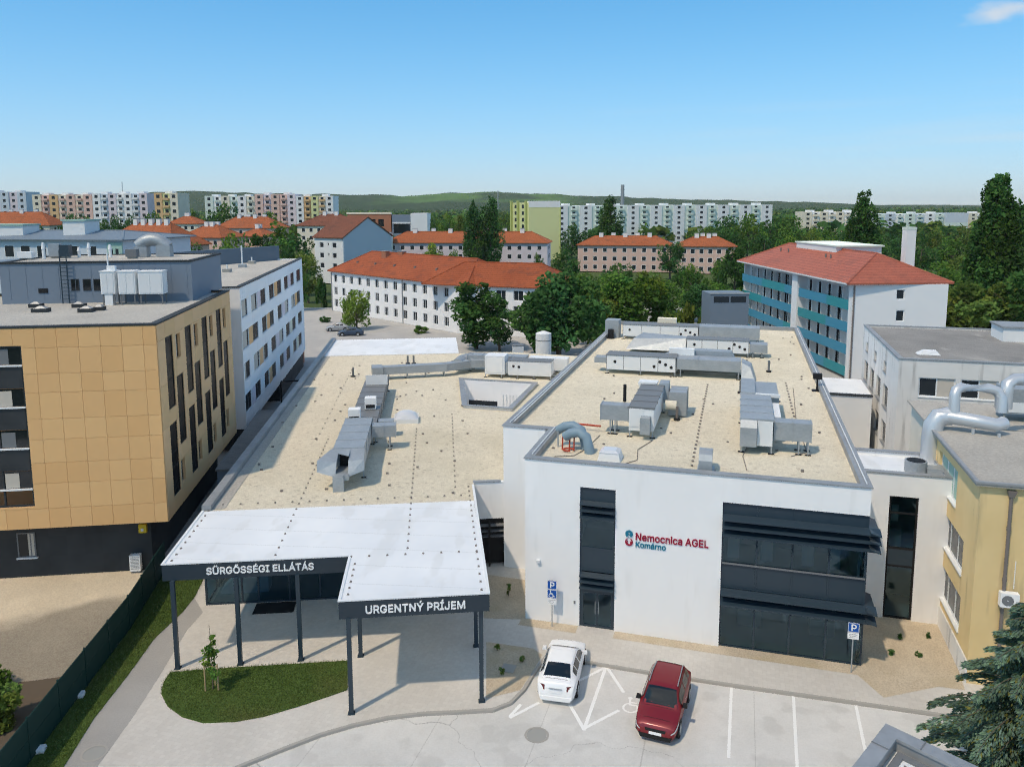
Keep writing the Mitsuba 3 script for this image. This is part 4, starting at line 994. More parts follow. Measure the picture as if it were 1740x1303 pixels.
for zi, z in enumerate(nz0):
    for (s0, s1) in ((.3, stair - 1.0), (stair + 1.2, nl - .28)):
        part(nb, 'balcony_slab', B().box(FN, s0, s1, .02, 1.29, z - .22, z - .06), 'white_wall')
        m = max(1, round((s1 - s0) / 3.1)); w_ = (s1 - s0) / m
        for i in range(m):
            part(nb, 'balcony_panel', B().box(FN, s0 + i * w_ + .008, s0 + (i + 1) * w_ - .008, -.06, .01, z - .26, z + 1.02), ['balcony_blue', 'balcony_teal', 'balcony_blue'][(zi + i // 3) % 3])
            if i: part(nb, 'balcony_divider', B().box(FN, s0 + i * w_ - .05, s0 + i * w_ + .05, .6, 1.295, z - .05, z + 2.42), 'white_wall')
part(nb, 'stair_fin', B().box(FN, stair - .9, stair + 1.1, -.25, 1.295, 0, NZ), 'white_wall')
b, R = hip(B(), [FN.w(0, 0, 0), FN.w(nl, 0, 0), FN.w(nl, nw, 0), FN.w(0, nw, 0)], NZ, 3.4, .8, frac=.95)
rf = part(nb, 'roof', b, 'coated_red')
part(rf, 'gutter', B().box(FN, -.8, nl + .8, -.82, -.805, NZ + .0, NZ + .2), 'white_metal')
part(nb, 'roof_tower', B().box(FN, nl * .27, nl * .62, nw * .42, nw * .98, NZ + 1.2, NZ + 3.9), 'white_wall', label='white lift house rising through the red roof')
part(nb, 'roof_tower_cap', B().box(FN, nl * .26, nl * .63, nw * .41, nw * 1.0, NZ + 3.901, NZ + 4.1), 'mint_wall')
dn = part(nb, 'drainpipe', B().tube([FNS.w(.5, -.12, NZ - .2), FNS.w(.5, -.12, 0)], .1, 6), 'pipe_grey')
for a in (.2, .28, .62, .66): part(rf, 'vent_pipe', B().tube([FN.w(nl * a, nw * .3, NZ + 1.4), FN.w(nl * a, nw * .3, NZ + 2.9)], .12, 6), 'pipe_grey')
ch = far(1542, 445, 112); ct = far(1542, 386, 112)
k = thing('chimney_stack', 'tall white square chimney behind the red roof of the balcony block', 'chimney'); FCH = Fr((ch[0], 112), FN.u)
part(k, 'shaft', B().box(FCH, -.66, .66, -.66, .66, 0, ct[2] - .4), 'white_wall'); part(k, 'cap', B().box(FCH, -.70, .70, -.70, .70, ct[2] - .399, ct[2]), 'mint_wall')
# small blue-grey lift house left of the balcony block
k = thing('lift_house', 'small blue-grey metal-clad block left of the balcony block', 'building'); l0, l1 = far(1208, 500, 104), far(1273, 500, 104); lz0 = 0
FL = Fr(l0, l1 - l0); lw_ = np.linalg.norm(l1[:2] - l0[:2])
part(k, 'wall', B().box(FL, 0, lw_, 0, 5, 0, l0[2]), 'blue_roof')
for a in (.08, .52): part(k, 'window', B().box(FL, lw_ * a, lw_ * (a + .4), -.05, -.002, l0[2] - 1.1, l0[2] - .3), 'mid_glass')
part(k, 'parapet', B().box(FL, -.08, lw_ + .08, -.1, .3, l0[2] + .001, l0[2] + .2), 'coping')

# ------------------------------------------------------------------ ventilation plant on the clinic roof
def legs(parent, fr, u0, u1, v0, v1, z0, z1, n=2, mat='galva'):
    for a in np.linspace(u0 + .06, u1 - .06, n):
        for c in (v0 + .06, v1 - .06):
            k = part(parent, 'leg', B().box(fr, a - .035, a + .035, c - .035, c + .035, z0 + .04, z1), mat)
            part(k, 'foot', B().box(fr, a - .16, a + .16, c - .1, c + .1, z0, z0 + .04), 'rubber')


def duct(fr, u0, u1, v0, v1, z0, z1, rib=1.2, b=None):
    """rectangular sheet-metal duct with proud flanges"""
    b = b or B(); b.box(fr, u0, u1, v0, v1, z0, z1)
    long_u = (u1 - u0) > (v1 - v0); L = (u1 - u0) if long_u else (v1 - v0); n = max(2, int(L / rib) + 1); e = .035
    for i in range(n):
        t = i * (L - .05) / (n - 1)
        if long_u: b.box(fr, u0 + t, u0 + t + .05, v0 - e, v1 + e, z0 - e, z1 + e)
        else: b.box(fr, u0 - e, u1 + e, v0 + t, v0 + t + .05, z0 - e, z1 + e)
    return b


def dots(fr, lst, v, r=.1, b=None):
    b = b or B()
    for u_, z_ in lst: flat(fr, Point(u_, z_).buffer(r, 4), v, .03, b)
    return b


# right-hand unit
u0, v0 = F0.px(1257, 768, ZR); u1, _ = F0.px(1312, 770, ZR); v1 = F0.px(1262, 668, ZR + 1.9)[1]; v2 = F0.px(1262, 643, ZR + 1.9)[1]
hz0, hz1 = ZR + .4, ZR + 1.85
k = thing('air_handling_unit', 'long grey roof unit with white front panel on the right of the clinic roof', 'ventilation unit', None)
part(k, 'casing', B().box(F0, u0, u1, v0 + .02, v1, hz0, hz1), 'frame_grey'); part(k, 'lid', duct(F0, u0 - .04, u1 + .04, v0, v1, hz1 + .001, hz1 + .05, 1.4), 'galva')
um = u0 + (u1 - u0) * .5
part(k, 'front_panel', B().box(F0, um + .03, u1 - .02, v0 - .03, v0 + .018, hz0 + .05, hz1 - .02), 'white_metal')
part(k, 'intake_duct', B().box(F0, u0 - .02, um, v0 - .38, v0 + .017, hz0 + .05, hz1 - .35).hexa([F0.w(u0 - .02, v0 - .38, hz1 - .349), F0.w(um, v0 - .38, hz1 - .349), F0.w(um, v0 + .01, hz1 - .349), F0.w(u0 - .02, v0 + .01, hz1 - .349)], [F0.w(u0 - .02, v0 - .1, hz1 + .02), F0.w(um, v0 - .1, hz1 + .02), F0.w(um, v0 + .01, hz1 + .02), F0.w(u0 - .02, v0 + .01, hz1 + .02)]), 'galva')
part(k, 'side_duct', duct(F0, u1 + .04, u1 + 2.0, v0 + .3, v0 + 1.25, hz0 + .35, hz1 - .1, .9), 'galva')
part(k, 'rear_hood', B().taper(F0, (u0, um, v1 + .001, v2), hz0, (u0, um, v1 + .001, v2 - .3), hz1 + .15), 'galva'); part(k, 'rear_box', B().box(F0, um + .02, u1 + .55, v1 + .1, v2, hz0, hz1 - .1), 'galva')
part(k, 'white_flap', B().box(F0, um, u1 + .6, v1 - .1, v1 + .09, hz1 - .1, hz1 + .1), 'white_metal'); part(k, 'white_flap', B().box(F0, u1 + .05, u1 + .5, v0 + 2.2, v1 - .6, hz0 + .3, hz1 - .3), 'white_metal')
legs(k, F0, u0, u1, v0, v1, ZR, hz0, 2); legs(k, F0, u1 + 1.3, u1 + 1.9, v0 + .3, v0 + 1.25, ZR, hz0 + .34, 2)
# middle unit
u0, v0 = F0.px(1068, 742, ZR); u1, _ = F0.px(1110, 745, ZR); v1 = F0.px(1104, 655, ZR + 1.75)[1]
k = thing('air_handling_unit', 'slim grey roof unit with side ducts in the middle of the clinic roof', 'ventilation unit', None)
part(k, 'casing', B().box(F0, u0, u1, v0 + .02, v1, hz0, hz1 - .1), 'white_metal'); part(k, 'lid', duct(F0, u0 - .04, u1 + .04, v0, v1, hz1 - .099, hz1 - .05, 1.3), 'frame_grey')
part(k, 'front_panel', B().box(F0, u0 + .03, u0 + .85, v0 - .02, v0 + .017, hz0 + .25, hz1 - .12), 'white_metal')
part(k, 'intake_duct', duct(F0, u0 + .75, u0 + 1.25, v0 - .6, v0 + .015, hz0 + .0, hz0 + .9, .5), 'galva')
part(k, 'side_duct', duct(F0, u0 - 1.75, u0 - .05, v0 + .3, v0 + 1.2, hz0 + .45, hz1 - .1, .9), 'galva'); part(k, 'flue', B().tube([F0.w(u0 - .45, v0 + 1.4, hz1 - .1), F0.w(u0 - .45, v0 + 1.4, hz1 + .95)], .1, 8), 'black')
part(k, 'elbow_duct', B().taper(F0, (u1 - .5, u1 + .35, v1 - .2, v1 + 1.3), hz0 + .3, (u1 - .3, u1 + .3, v1, v1 + 1.1), hz1 + .1), 'galva')
part(k, 'drop_duct', duct(F0, u1 + .45, u1 + 1.5, v1 - 1.0, v1 + .9, ZR + .15, hz1 - .25, .9), 'galva'); part(k, 'fan_drum', B().tube([F0.w(u1 + .25, v1 - 1.45, hz0 + .5), F0.w(u1 + .95, v1 - 1.45, hz0 + .5)], .3, 12), 'cream_wall', 40)
part(k, 'rear_panel', B().box(F0, u0 - .2, u1 - .55, v1 + .3, v1 + .5, hz0 + .2, hz1 + .05).box(F0, u0 - .3, u1 - .5, v1 + .51, v1 + 1.6, hz1 - .2, hz1 - .05), 'white_metal')
legs(k, F0, u0, u1, v0, v1, ZR, hz0, 2); legs(k, F0, u0 - 1.2, u0 - .8, v0 + .3, v0 + 1.2, ZR, hz0 + .44, 2)
part(k, 'red_pipe', B().tube([F0.w(u0 - 1.75, v0 + .6, ZR + .35), F0.w(u0 - 3.6, v0 + .75, ZR + .35), F0.w(u0 - 3.9, v0 + .75, ZR)], .06, 6), 'pipe_red')
for i, (x, y, h) in enumerate([(1150, 714, .9)]):
    a, c = F0.px(x, y, ZR); q = thing('vent_pipe', 'slim vent pipe standing right of the middle roof unit', 'vent pipe'); part(q, 'pipe', B().tube([F0.w(a, c, ZR), F0.w(a, c, ZR + h)], .08, 8), 'pipe_grey'); part(q, 'base', B().tube([F0.w(a, c, ZR), F0.w(a, c, ZR + .15)], .2, 8), 'rubber')
# rows of ducts at the back
rowdefs = [('front', 1008, 1030, 1148, 1258, 634, 1.15, 'first'), ('middle', 1060, 1166, 1272, 1298, 603, 1.1, 'second'), ('rear', 1050, 1058, 1186, 1290, 576, 1.15, 'third')]
for i, (nm, xa, xb, xc, xd, y, h, o) in enumerate(rowdefs):
    k = thing('air_handling_unit', ['white roof unit with silver duct on its right, nearest back row', 'white roof unit with sloping duct on its left, middle back row', 'white roof unit at the far end of the clinic, last row'][i], 'ventilation unit')
    ua, _ = F0.px(xa, y, ZR); ub, v0 = F0.px(xb, y, ZR); uc = F0.px(xc, y + 6, ZR)[0]; ud = F0.px(xd, y + 8, ZR)[0]; z0, z1 = ZR + .35, ZR + .35 + h
    part(k, 'casing', B().box(F0, ub, uc, v0, v0 + 1.8, z0, z1), 'white_metal'); sm = B()
    for a in np.linspace(ub, uc - .04, 5): sm.box(F0, a, a + .04, v0 - .012, v0 - .001, z0 + .02, z1 - .02)
    part(k, 'seam', sm, 'frame_grey'); part(k, 'lid', B().box(F0, ub - .05, uc + .05, v0 - .05, v0 + 1.85, z1 + .001, z1 + .05), 'frame_grey')
    rr = [(ub + .7, z0 + .65)] + [(uc - .35 - .45 * j, z0 + .4 + .2 * ((j * 7) % 3)) for j in range(4)]
    for q in rr: part(k, 'port', dots(F0, [q], v0 - .001, .12), 'black')
    if i == 0:
        part(k, 'right_duct', duct(F0, uc + .06, ud, v0 + .1, v0 + 2.0, z0 + .25, z1 - .05, 1.3), 'galva')
        part(k, 'end_elbow', B().hexa([F0.w(ud + .05, v0 - .5, z0 - .3), F0.w(ud + 1.1, v0 - .9, z0 - .3), F0.w(ud + 1.2, v0 + 1.2, z0 - .3), F0.w(ud + .05, v0 + 2.0, z0 - .3)], [F0.w(ud + .05, v0 + .1, z1 - .1), F0.w(ud + .7, v0 - .1, z1 - .4), F0.w(ud + .8, v0 + 1.3, z1 - .3), F0.w(ud + .05, v0 + 2.0, z1 - .1)]), 'galva')
        part(k, 'left_duct', duct(F0, ua, ub - .06, v0 + .4, v0 + 1.4, z0 + .45, z1 - .3, .7), 'galva'); part(k, 'top_hood', B().taper(F0, (ub + 2.2, ud, v0 + 2.4, v0 + 4.0), z0, (uc + .2, ud - .8, v0 + 2.5, v0 + 3.6), z1 + .25), 'galva')
        part(k, 'top_box', B().box(F0, uc - .7, uc + 1.3, v0 + 1.9, v0 + 2.39, z1 - .2, z1 + .45), 'white_metal')
    if i == 1:
        part(k, 'sloping_duct', B().hexa([F0.w(ua, v0 - .3, z0), F0.w(ub - .05, v0 - .3, z0), F0.w(ub - .05, v0 + 1.7, z0), F0.w(ua + .4, v0 + 3.0, z0)], [F0.w(ua + .6, v0 + .6, z1 - .2), F0.w(ub - .05, v0 + .4, z1), F0.w(ub - .05, v0 + 1.7, z1), F0.w(ua + 1.2, v0 + 3.0, z1)]), 'galva')
        part(k, 'right_duct', duct(F0, uc + .06, ud + .3, v0 + .1, v0 + 1.6, z0 + .1, z1 - .25, .8), 'galva')
    if i == 2:
        part(k, 'right_duct', duct(F0, uc + .06, ud, v0 - .1, v0 + 1.9, z0 + .1, z1 + .1, 1.3), 'galva'); part(k, 'corner_box', B().box(F0, ub - 1.9, ub - .5, v0 + .5, v0 + 2.2, ZR + .02, z1 + .3), 'galva')
        part(k, 'top_box', B().box(F0, ub + 3.3, ub + 5.2, v0 + 1.9, v0 + 2.8, z1 - .2, z1 + .5), 'cream_wall')
    legs(k, F0, ub, uc, v0, v0 + 1.8, ZR, z0, 3); legs(k, F0, uc + .3, ud - .1, v0 + .1, v0 + 1.9, ZR, z0 + (.24 if i == 0 else 0), 2)
# blue weathered hoods with red pipes at the front left
a, c = F0.px(964, 768, ZR); k = thing('intake_hood', 'pair of curved blue-grey duct hoods over red pipes at the front left roof corner', 'duct')
hd = lambda u_, v_, r, L, z: B().tube([F0.w(u_ - L, v_ + .1, z - .25), F0.w(u_ - L * .6, v_, z), F0.w(u_, v_, z + .1), F0.w(u_ + L * .6, v_ - .1, z - .1), F0.w(u_ + L * .85, v_ - .2, z - .75), F0.w(u_ + L * .9, v_ - .2, z - 1.15)], r, 10)
part(k, 'hood', hd(a + .1, c + 1.0, .26, .85, ZR + 1.15), 'hood_blue', 40); part(k, 'hood', hd(a + .55, c + .35, .28, .75, ZR + .98), 'hood_blue', 40)
for d in (-.35, .05, .3): part(k, 'red_pipe', B().tube([F0.w(a + d, c + .3, ZR + .02), F0.w(a + d, c + .4, ZR + .78)], .045, 6), 'pipe_red')
part(k, 'red_pipe', B().tube([F0.w(a + .05 + .3 * math.cos(t), c + .1 + .25 * math.sin(t), ZR + .12) for t in np.linspace(0, 5.2, 12)], .05, 6), 'pipe_red')
part(k, 'leg', B().box(F0, a - .75, a - .68, c + .8, c + .87, ZR, ZR + .95), 'galva')
# roof hatch and gooseneck
a, c = F0.px(1034, 785, ZR); k = thing('roof_hatch', 'low white roof hatch with glazed lid by the front parapet', 'roof hatch')
part(k, 'kerb', B().taper(F0, (a - .62, a + .62, c - .0, c + 1.15), ZR, (a - .5, a + .5, c + .1, c + 1.05), ZR + .45), 'white_metal'); part(k, 'lid', B().taper(F0, (a - .54, a + .54, c + .06, c + 1.09), ZR + .451, (a - .34, a + .34, c + .25, c + .9), ZR + .58), 'lamp_lens')
a, c = F0.px(1199, 800, ZR); c = .75; k = thing('gooseneck_duct', 'silver gooseneck duct bending over the front parapet of the clinic', 'duct')
prof = [(-.05, ZR + .0), (-.05, ZR + .75), (.1, ZR + 1.05), (.4, ZR + 1.2), (.75, ZR + 1.2), (1.15, ZR + 1.05)]
bb = B()
for (p0, z0), (p1, z1) in zip(prof[:-1], prof[1:]):
    bb.hexa([F0.w(a - .33, c + p0, z0 - .0), F0.w(a + .33, c + p0, z0), F0.w(a + .33, c + p0 + .5, z0 - .25), F0.w(a - .33, c + p0 + .5, z0 - .25)], [F0.w(a - .33, c + p1, z1), F0.w(a + .33, c + p1, z1), F0.w(a + .33, c + p1 + .5, z1 - .3), F0.w(a - .33, c + p1 + .5, z1 - .3)])
part(k, 'duct', bb, 'galva'); part(k, 'foot', B().box(F0, a - .42, a + .42, c + .1, c + 1.3, ZR, ZR + .1), 'galva')
a, c = F0.px(1388, 664, ZR); k = thing('roof_antenna', 'small black device on a stand at the right edge of the clinic roof', 'device')
part(k, 'stand', B().box(F0, a - .06, a + .06, c - .06, c + .06, ZR, ZR + 1.0).box(F0, a - .35, a + .35, c - .3, c + .3, ZR, ZR + .06), 'black'); part(k, 'head', B().box(F0, a - .3, a + .3, c - .2, c + .2, ZR + .9, ZR + 1.3), 'black')
for i, (x, y) in enumerate([(1258, 668), (1306, 632), (1038, 575), (1262, 640)]):
    a, c = F0.px(x, y, ZR); k = thing('vent_pipe', ['pale vent pipe beside the right roof unit', 'slim vent pipe right of the nearest back row', 'thick dark vent at the left far corner of the clinic roof', 'small vent pipe at the end of the nearest back row'][i], 'vent pipe')
    part(k, 'pipe', B().tube([F0.w(a, c, ZR), F0.w(a, c, ZR + .95)], .3 if i == 2 else .09, 9), 'black' if i == 2 else 'frame_grey'); part(k, 'collar', B().tube([F0.w(a, c, ZR), F0.w(a, c, ZR + .12)], .4 if i == 2 else .2, 9), 'rubber')

# ------------------------------------------------------------------ ducts on the emergency wing
lu, lv = FB.px(575, 836, ZE); k = thing('intake_duct', 'big silver intake duct with open slanted mouth on the emergency wing roof', 'duct')
part(k, 'leg', B().box(FB, lu - .32, lu + .32, lv, lv + .35, ZE, ZE + 1.0), 'galva')
bu0, bu1 = lu - .55, lu + 1.35; z0, z1 = ZE + .75, ZE + 1.95; fv = lv + 2.4; bv = FB.px(610, 710, z1)[1]
part(k, 'body', duct(FB, bu0, bu1, fv, bv, z0, z1, 1.6), 'galva')
mo = B(); lo = [FB.w(bu0 + .25, lv + .1, z0 - .1), FB.w(bu1 - .55, lv + .1, z0 - .1), FB.w(bu1, fv, z0), FB.w(bu0, fv, z0)]
L_, R_ = bu0 - .75, bu1 + .15
mo.hexa([FB.w(L_, lv + .55, z0 + .35), FB.w(bu0 + .35, lv + .35, z0 + .05), FB.w(bu0 + .2, fv, z0 + .02), FB.w(bu0 - .1, fv, z0 + .02)], [FB.w(L_, lv + .75, z1 - .2), FB.w(bu0 + .4, lv + .75, z1 - .3), FB.w(bu0 + .4, fv, z1 - .01), FB.w(bu0 - .1, fv, z1 - .01)])
mo.hexa([FB.w(bu0 + 1.1, lv + .35, z0 + .05), FB.w(R_, lv + .55, z0 + .35), FB.w(bu1 + .05, fv, z0 + .02), FB.w(bu0 + 1.1, fv, z0 + .02)], [FB.w(bu0 + 1.1, lv + .75, z1 - .3), FB.w(R_, lv + .75, z1 - .2), FB.w(bu1 + .05, fv, z1 - .01), FB.w(bu0 + 1.1, fv, z1 - .01)])
mo.hexa([FB.w(bu0 + .3, lv + .2, z0 - .12), FB.w(bu0 + 1.15, lv + .2, z0 - .12), FB.w(bu0 + 1.2, fv, z0 - .1), FB.w(bu0 + .3, fv, z0 - .1)], [FB.w(bu0 + .3, lv + .2, z0 + .25), FB.w(bu0 + 1.15, lv + .2, z0 + .25), FB.w(bu0 + 1.2, fv, z0 + .1), FB.w(bu0 + .3, fv, z0 + .1)])
mo.hexa([FB.w(bu0 + .4, lv + 1.7, z1 - .12), FB.w(bu0 + 1.1, lv + 1.1, z1 - .12), FB.w(bu0 + 1.1, fv, z1 - .06), FB.w(bu0 + .4, fv, z1 - .06)], [FB.w(bu0 + .4, lv + 1.7, z1 - .08), FB.w(bu0 + 1.1, lv + 1.1, z1 - .08), FB.w(bu0 + 1.1, fv, z1 - .012), FB.w(bu0 + .4, fv, z1 - .012)])
part(k, 'mouth', mo, 'galva'); part(k, 'opening', B().box(FB, bu0 + .41, bu0 + 1.09, fv - .1, fv - .01, z0 + .12, z1 - .1), 'black')
legs(k, FB, bu0, bu1, fv, bv, ZE, z0, 2)
u_, v_ = FB.px(640, 738, ZE); k2 = part(k, 'side_duct', duct(FB, bu1 + .06, bu1 + 1.7, bv - 1.6, bv - .6, ZE + .95, ZE + 1.75, .8), 'galva'); legs(k, FB, bu1 + 1.2, bu1 + 1.6, bv - 1.6, bv - .6, ZE, ZE + .94, 1)
# plant behind it
k = thing('cooling_plant', 'cluster of grey roof ducts and small fan units behind the intake duct', 'ventilation unit')
pu0, pv0 = FB.px(603, 712, ZE); pv1 = FB.px(625, 640, ZE + 1.4)[1]
part(k, 'main_duct', duct(FB, bu0 + .1, bu1 + .2, bv + .3, pv1, ZE + .55, ZE + 1.35, 1.9), 'frame_grey')
for i, (dv, du) in enumerate([(1.2, .05), (4.6, .95)]):
    q = part(k, 'fan_unit', B().box(FB, bu0 + du, bu0 + du + .85, bv + dv, bv + dv + .8, ZE + 1.4, ZE + 2.25), 'white_plastic'); part(q, 'louvre', B().box(FB, bu0 + du + .08, bu0 + du + .77, bv + dv - .03, bv + dv - .002, ZE + 1.48, ZE + 1.75), 'black')
part(k, 'white_panel', B().box(FB, bu0 + .3, bu1 + .3, pv1 - 3.2, pv1 - 3.1, ZE + 1.36, ZE + 2.2), 'white_metal'); part(k, 'branch_duct', duct(FB, bu1 + .25, bu1 + 1.4, bv + 1.6, bv + 2.5, ZE + .6, ZE + 1.2, .6), 'galva')
legs(k, FB, bu0 + .1, bu1 + .2, bv + .3, pv1, ZE, ZE + .54, 2)
# long duct to the unit by the clinic wall
k = thing('long_duct', 'long silver duct crossing the emergency wing roof towards the clinic', 'duct')
dpts = [at(652, 646, ZE), at(760, 640, ZE), at(800, 634, ZE), at(826, 633, ZE)]; dd_ = B()
for p, q in zip(dpts[:-1], dpts[1:]):
    f = Fr(p, q - p); L = np.linalg.norm(q - p); duct(f, 0, L, 0, 1.0, ZE + .55, ZE + 1.3, 1.6, dd_)
part(k, 'duct', dd_, 'galva'); f = Fr(dpts[0], dpts[1] - dpts[0]); part(k, 'elbow', B().box(f, -1.1, -.05, -.4, 1.3, ZE + .5, ZE + 1.35), 'galva')
for a in np.linspace(.5, np.linalg.norm(dpts[1] - dpts[0]) - .3, 4): part(k, 'leg', B().box(f, a, a + .07, .1, .9, ZE, ZE + .54), 'galva')
p0 = at(824, 641, ZE); f = Fr(p0, at(940, 646, ZE) - p0); L1 = f.px(858, 642, ZE)[0]; L2 = f.px(864, 642, ZE)[0]; L3 = f.px(936, 646, ZE)[0]
k = thing('air_handling_unit', 'long white roof unit in two boxes beside the clinic wall', 'ventilation unit')
part(k, 'casing', B().box(f, 0, L1, 0, 1.7, ZE + .35, ZE + 2.2), 'white_metal'); part(k, 'casing', B().box(f, L2, L3, 0, 1.7, ZE + .35, ZE + 1.75), 'white_metal'); part(k, 'joint', B().box(f, L1 + .002, L2 - .002, .15, 1.5, ZE + .5, ZE + 1.6), 'galva')
part(k, 'lid', B().box(f, L2 - .03, L3 + .03, -.04, 1.74, ZE + 1.751, ZE + 1.8), 'frame_grey')
for q in ((L2 + .55, ZE + 1.25), (L2 + 1.1, ZE + 1.2)): part(k, 'port', dots(f, [q], -.001, .13), 'black')
part(k, 'door_panel', B().box(f, .25, L1 - .25, -.03, -.001, ZE + .55, ZE + 2.0), 'white_plastic'); legs(k, f, 0, L3, 0, 1.7, ZE, ZE + .35, 5)
k = thing('back_duct', 'curved silver duct behind the long white roof unit', 'duct')
q0 = f.px(812, 612, ZE)[0]; part(k, 'duct', duct(f, q0 + .4, L3 * .55, 2.6, 4.0, ZE + .5, ZE + 1.7, 1.5), 'galva'); part(k, 'elbow', B().tube([f.w(q0 + .9, 3.3, ZE + 1.1), f.w(q0 + .2, 3.2, ZE + 1.1), f.w(q0 - .2, 2.6, ZE + 1.0), f.w(q0 - .2, 1.2, ZE + .9)], .65, 10), 'galva', 40)
part(k, 'white_box', B().box(f, L3 * .58, L3 + 1.2, 2.8, 4.2, ZE + .4, ZE + 1.6), 'white_metal')
for q in ((L3 * .58 + .4, ZE + 1.2), (L3 * .58 + 1.0, ZE + 1.1)): part(k, 'port', dots(f, [q], 2.799, .14), 'black')
legs(k, f, q0 + .6, L3, 2.7, 4.0, ZE, ZE + .45, 3)
# domed skylight
a, c = FB.px(690, 720, ZE); k = thing('skylight_dome', 'clear domed skylight on the gravel roof beside the side duct', 'skylight')
part(k, 'kerb', B().box(FB, a - .95, a + .95, c, c + 1.9, ZE, ZE + .35), 'white_metal'); V = []; Fc = []
n = 12
for i in range(n + 1):
    for j in range(n + 1):
        x, y = -1 + 2 * i / n, -1 + 2 * j / n; V.append(FB.w(a + x * .92, c + .95 + y * .92, ZE + .351 + .5 * ((1 - x * x) * (1 - y * y)) ** .6))
for i in range(n):
    for j in range(n): p = i * (n + 1) + j; Fc += [[p, p + n + 1, p + n + 2], [p, p + n + 2, p + 1]]
part(k, 'dome', B().add(V, Fc), 'lamp_lens', True)
for i, (x, y) in enumerate([(693, 618), (703, 618), (600, 640)]):
    a, c = FB.px(x, y, ZE); k = thing('vent_pipe', ['left of two close vent pipes behind the long duct', 'right of two close vent pipes behind the long duct', 'single vent pipe left of the cooling plant'][i], 'vent pipe'); part(k, 'pipe', B().tube([FB.w(a, c, ZE), FB.w(a, c, ZE + .9)], .11, 8), 'frame_grey'); part(k, 'collar', B().tube([FB.w(a, c, ZE), FB.w(a, c, ZE + .1)], .25, 8), 'rubber')
# tank and box behind the roof
t0 = far(923.5, 566, 98); k = thing('storage_tank', 'white cylindrical tank behind the clinic and emergency wing roofs', 'tank')
part(k, 'shell', B().tube([(t0[0], 98, 0), (t0[0], 98, t0[2])], .98, 28), 'tank', 40); part(k, 'top', B().tube([(t0[0], 98, t0[2] - .001), (t0[0], 98, t0[2] + .25)], .98, 28, .3), 'tank', 20); part(k, 'band', B().tube([(t0[0], 98, t0[2] - .9), (t0[0], 98, t0[2] - .8)], 1.0, 28), 'frame_grey')
t1 = far(881, 588, 95); k = thing('plant_box', 'small white cabinet left of the cylindrical tank', 'cabinet'); part(k, 'casing', B().box(Fr((t1[0] - .65, 95), (1, .1)), 0, 1.3, 0, 1, 0, t1[2]), 'white_metal'); part(k, 'lid', B().box(Fr((t1[0] - .7, 94.95), (1, .1)), 0, 1.4, 0, 1.1, t1[2] + .001, t1[2] + .08), 'frame_grey')

# ------------------------------------------------------------------ buildings further away
def joined_windows(parent, fr, rects, mat='mid_glass', proud=.03, frame=None):
    if frame:
        f = B()
        for a, c, z0, z1 in rects: f.box(fr, a - .12, c + .12, -.02, .05, z0 - .12, z1 + .12)
        part(parent, 'window_frame', f, frame, kind='stuff')
    b = B()
    for a, c, z0, z1 in rects: b.box(fr, a, c, -.02 - proud, .06, z0, z1)
    part(parent, 'window', b, mat, kind='stuff')


def grid(L, n, w, zs, h, m=1.0):
    st = (L - 2 * m) / n; return [(m + (i + .5) * st - w / 2, m + (i + .5) * st + w / 2, z, z + h) for i in range(n) for z in zs]


def chimneys(parent, R, n, mat='white_wall', h=1.0, s=.45):
    r0, r1 = np.array(R[0]), np.array(R[1])
    for i in range(n):
        p = r0 + (r1 - r0) * (i + .5) / n; f = Fr(p, r1 - r0); o = (.9 if i % 2 else -.5)
        k = part(parent, 'chimney', B().box(f, -s * 1.6, s * 1.6, o - s, o + s, p[2] - .8, p[2] + h), mat)
        part(k, 'cap', B().box(f, -s * 1.8, s * 1.8, o - s - .08, o + s + .08, p[2] + h + .001, p[2] + h + .12), 'coping')


# old school-like L-shaped block with red tiles
SA, SB = np.array([-39.1, 170.0]), np.array([-9.8, 137.6]); FS = Fr(SA, SB - SA); sl = np.linalg.norm(SB - SA); SZ = 8.5
sc = thing('red_roof_block', 'long white three-storey building with bent red tiled roof in the centre', 'building')
F2 = Fr(SB, (.93, -.37)); l2 = 19.0
h1 = [(1.1 + i * 3.25, 1.1 + i * 3.25 + 1.35, z, z + 1.7) for i in range(13) for z in (6.2, 3.5, .9)]
h2 = [(1.2 + i * 3.2, 1.2 + i * 3.2 + 1.8, z, z + 1.75) for i in range(5) for z in (6.2, 3.5, .9)]
b = wall(FS, 0, sl, 0, SZ, h1, .35); wall(F2, 0, l2, 0, SZ, h2, .35, b); b.box(FS, 0, .35, .35, 14, 0, SZ).box(FS, .36, sl - 1, 13.7, 14, 0, SZ).box(F2, l2 - .35, l2, .36, 11.5, 0, SZ).box(F2, 2, l2 - .36, 11.2, 11.5, 0, SZ)
part(sc, 'wall', b, 'render_white')
for f, hs in ((FS, h1), (F2, h2)):
    for i, h in enumerate(hs):
        k = part(sc, 'window', winmesh(f, h, .16, .09, [(h[0] + h[1]) / 2]), 'white_metal'); part(k, 'pane', B().box(f, h[0], h[1], .19, .2, h[2], h[3]), 'mid_glass')
b, R1 = hip(B(), [FS.w(0, 0, 0), FS.w(sl + 3, 0, 0), FS.w(sl + 3, 14, 0), FS.w(0, 14, 0)], SZ, 4.1, .6, frac=.8)
rf = part(sc, 'roof', b, 'red_tiles')
b, R2 = hip(B(), [F2.w(-6, 0.1, 0), F2.w(l2, 0.1, 0), F2.w(l2, 11.5, 0), F2.w(-6, 11.5, 0)], SZ - .02, 3.6, .6, frac=.9)
part(sc, 'roof', b, 'red_tiles')
chimneys(sc, (FS.w(11, 6, SZ + 3.7), FS.w(19, 6, SZ + 3.7)), 2, 'brick_wall', .9, .5)
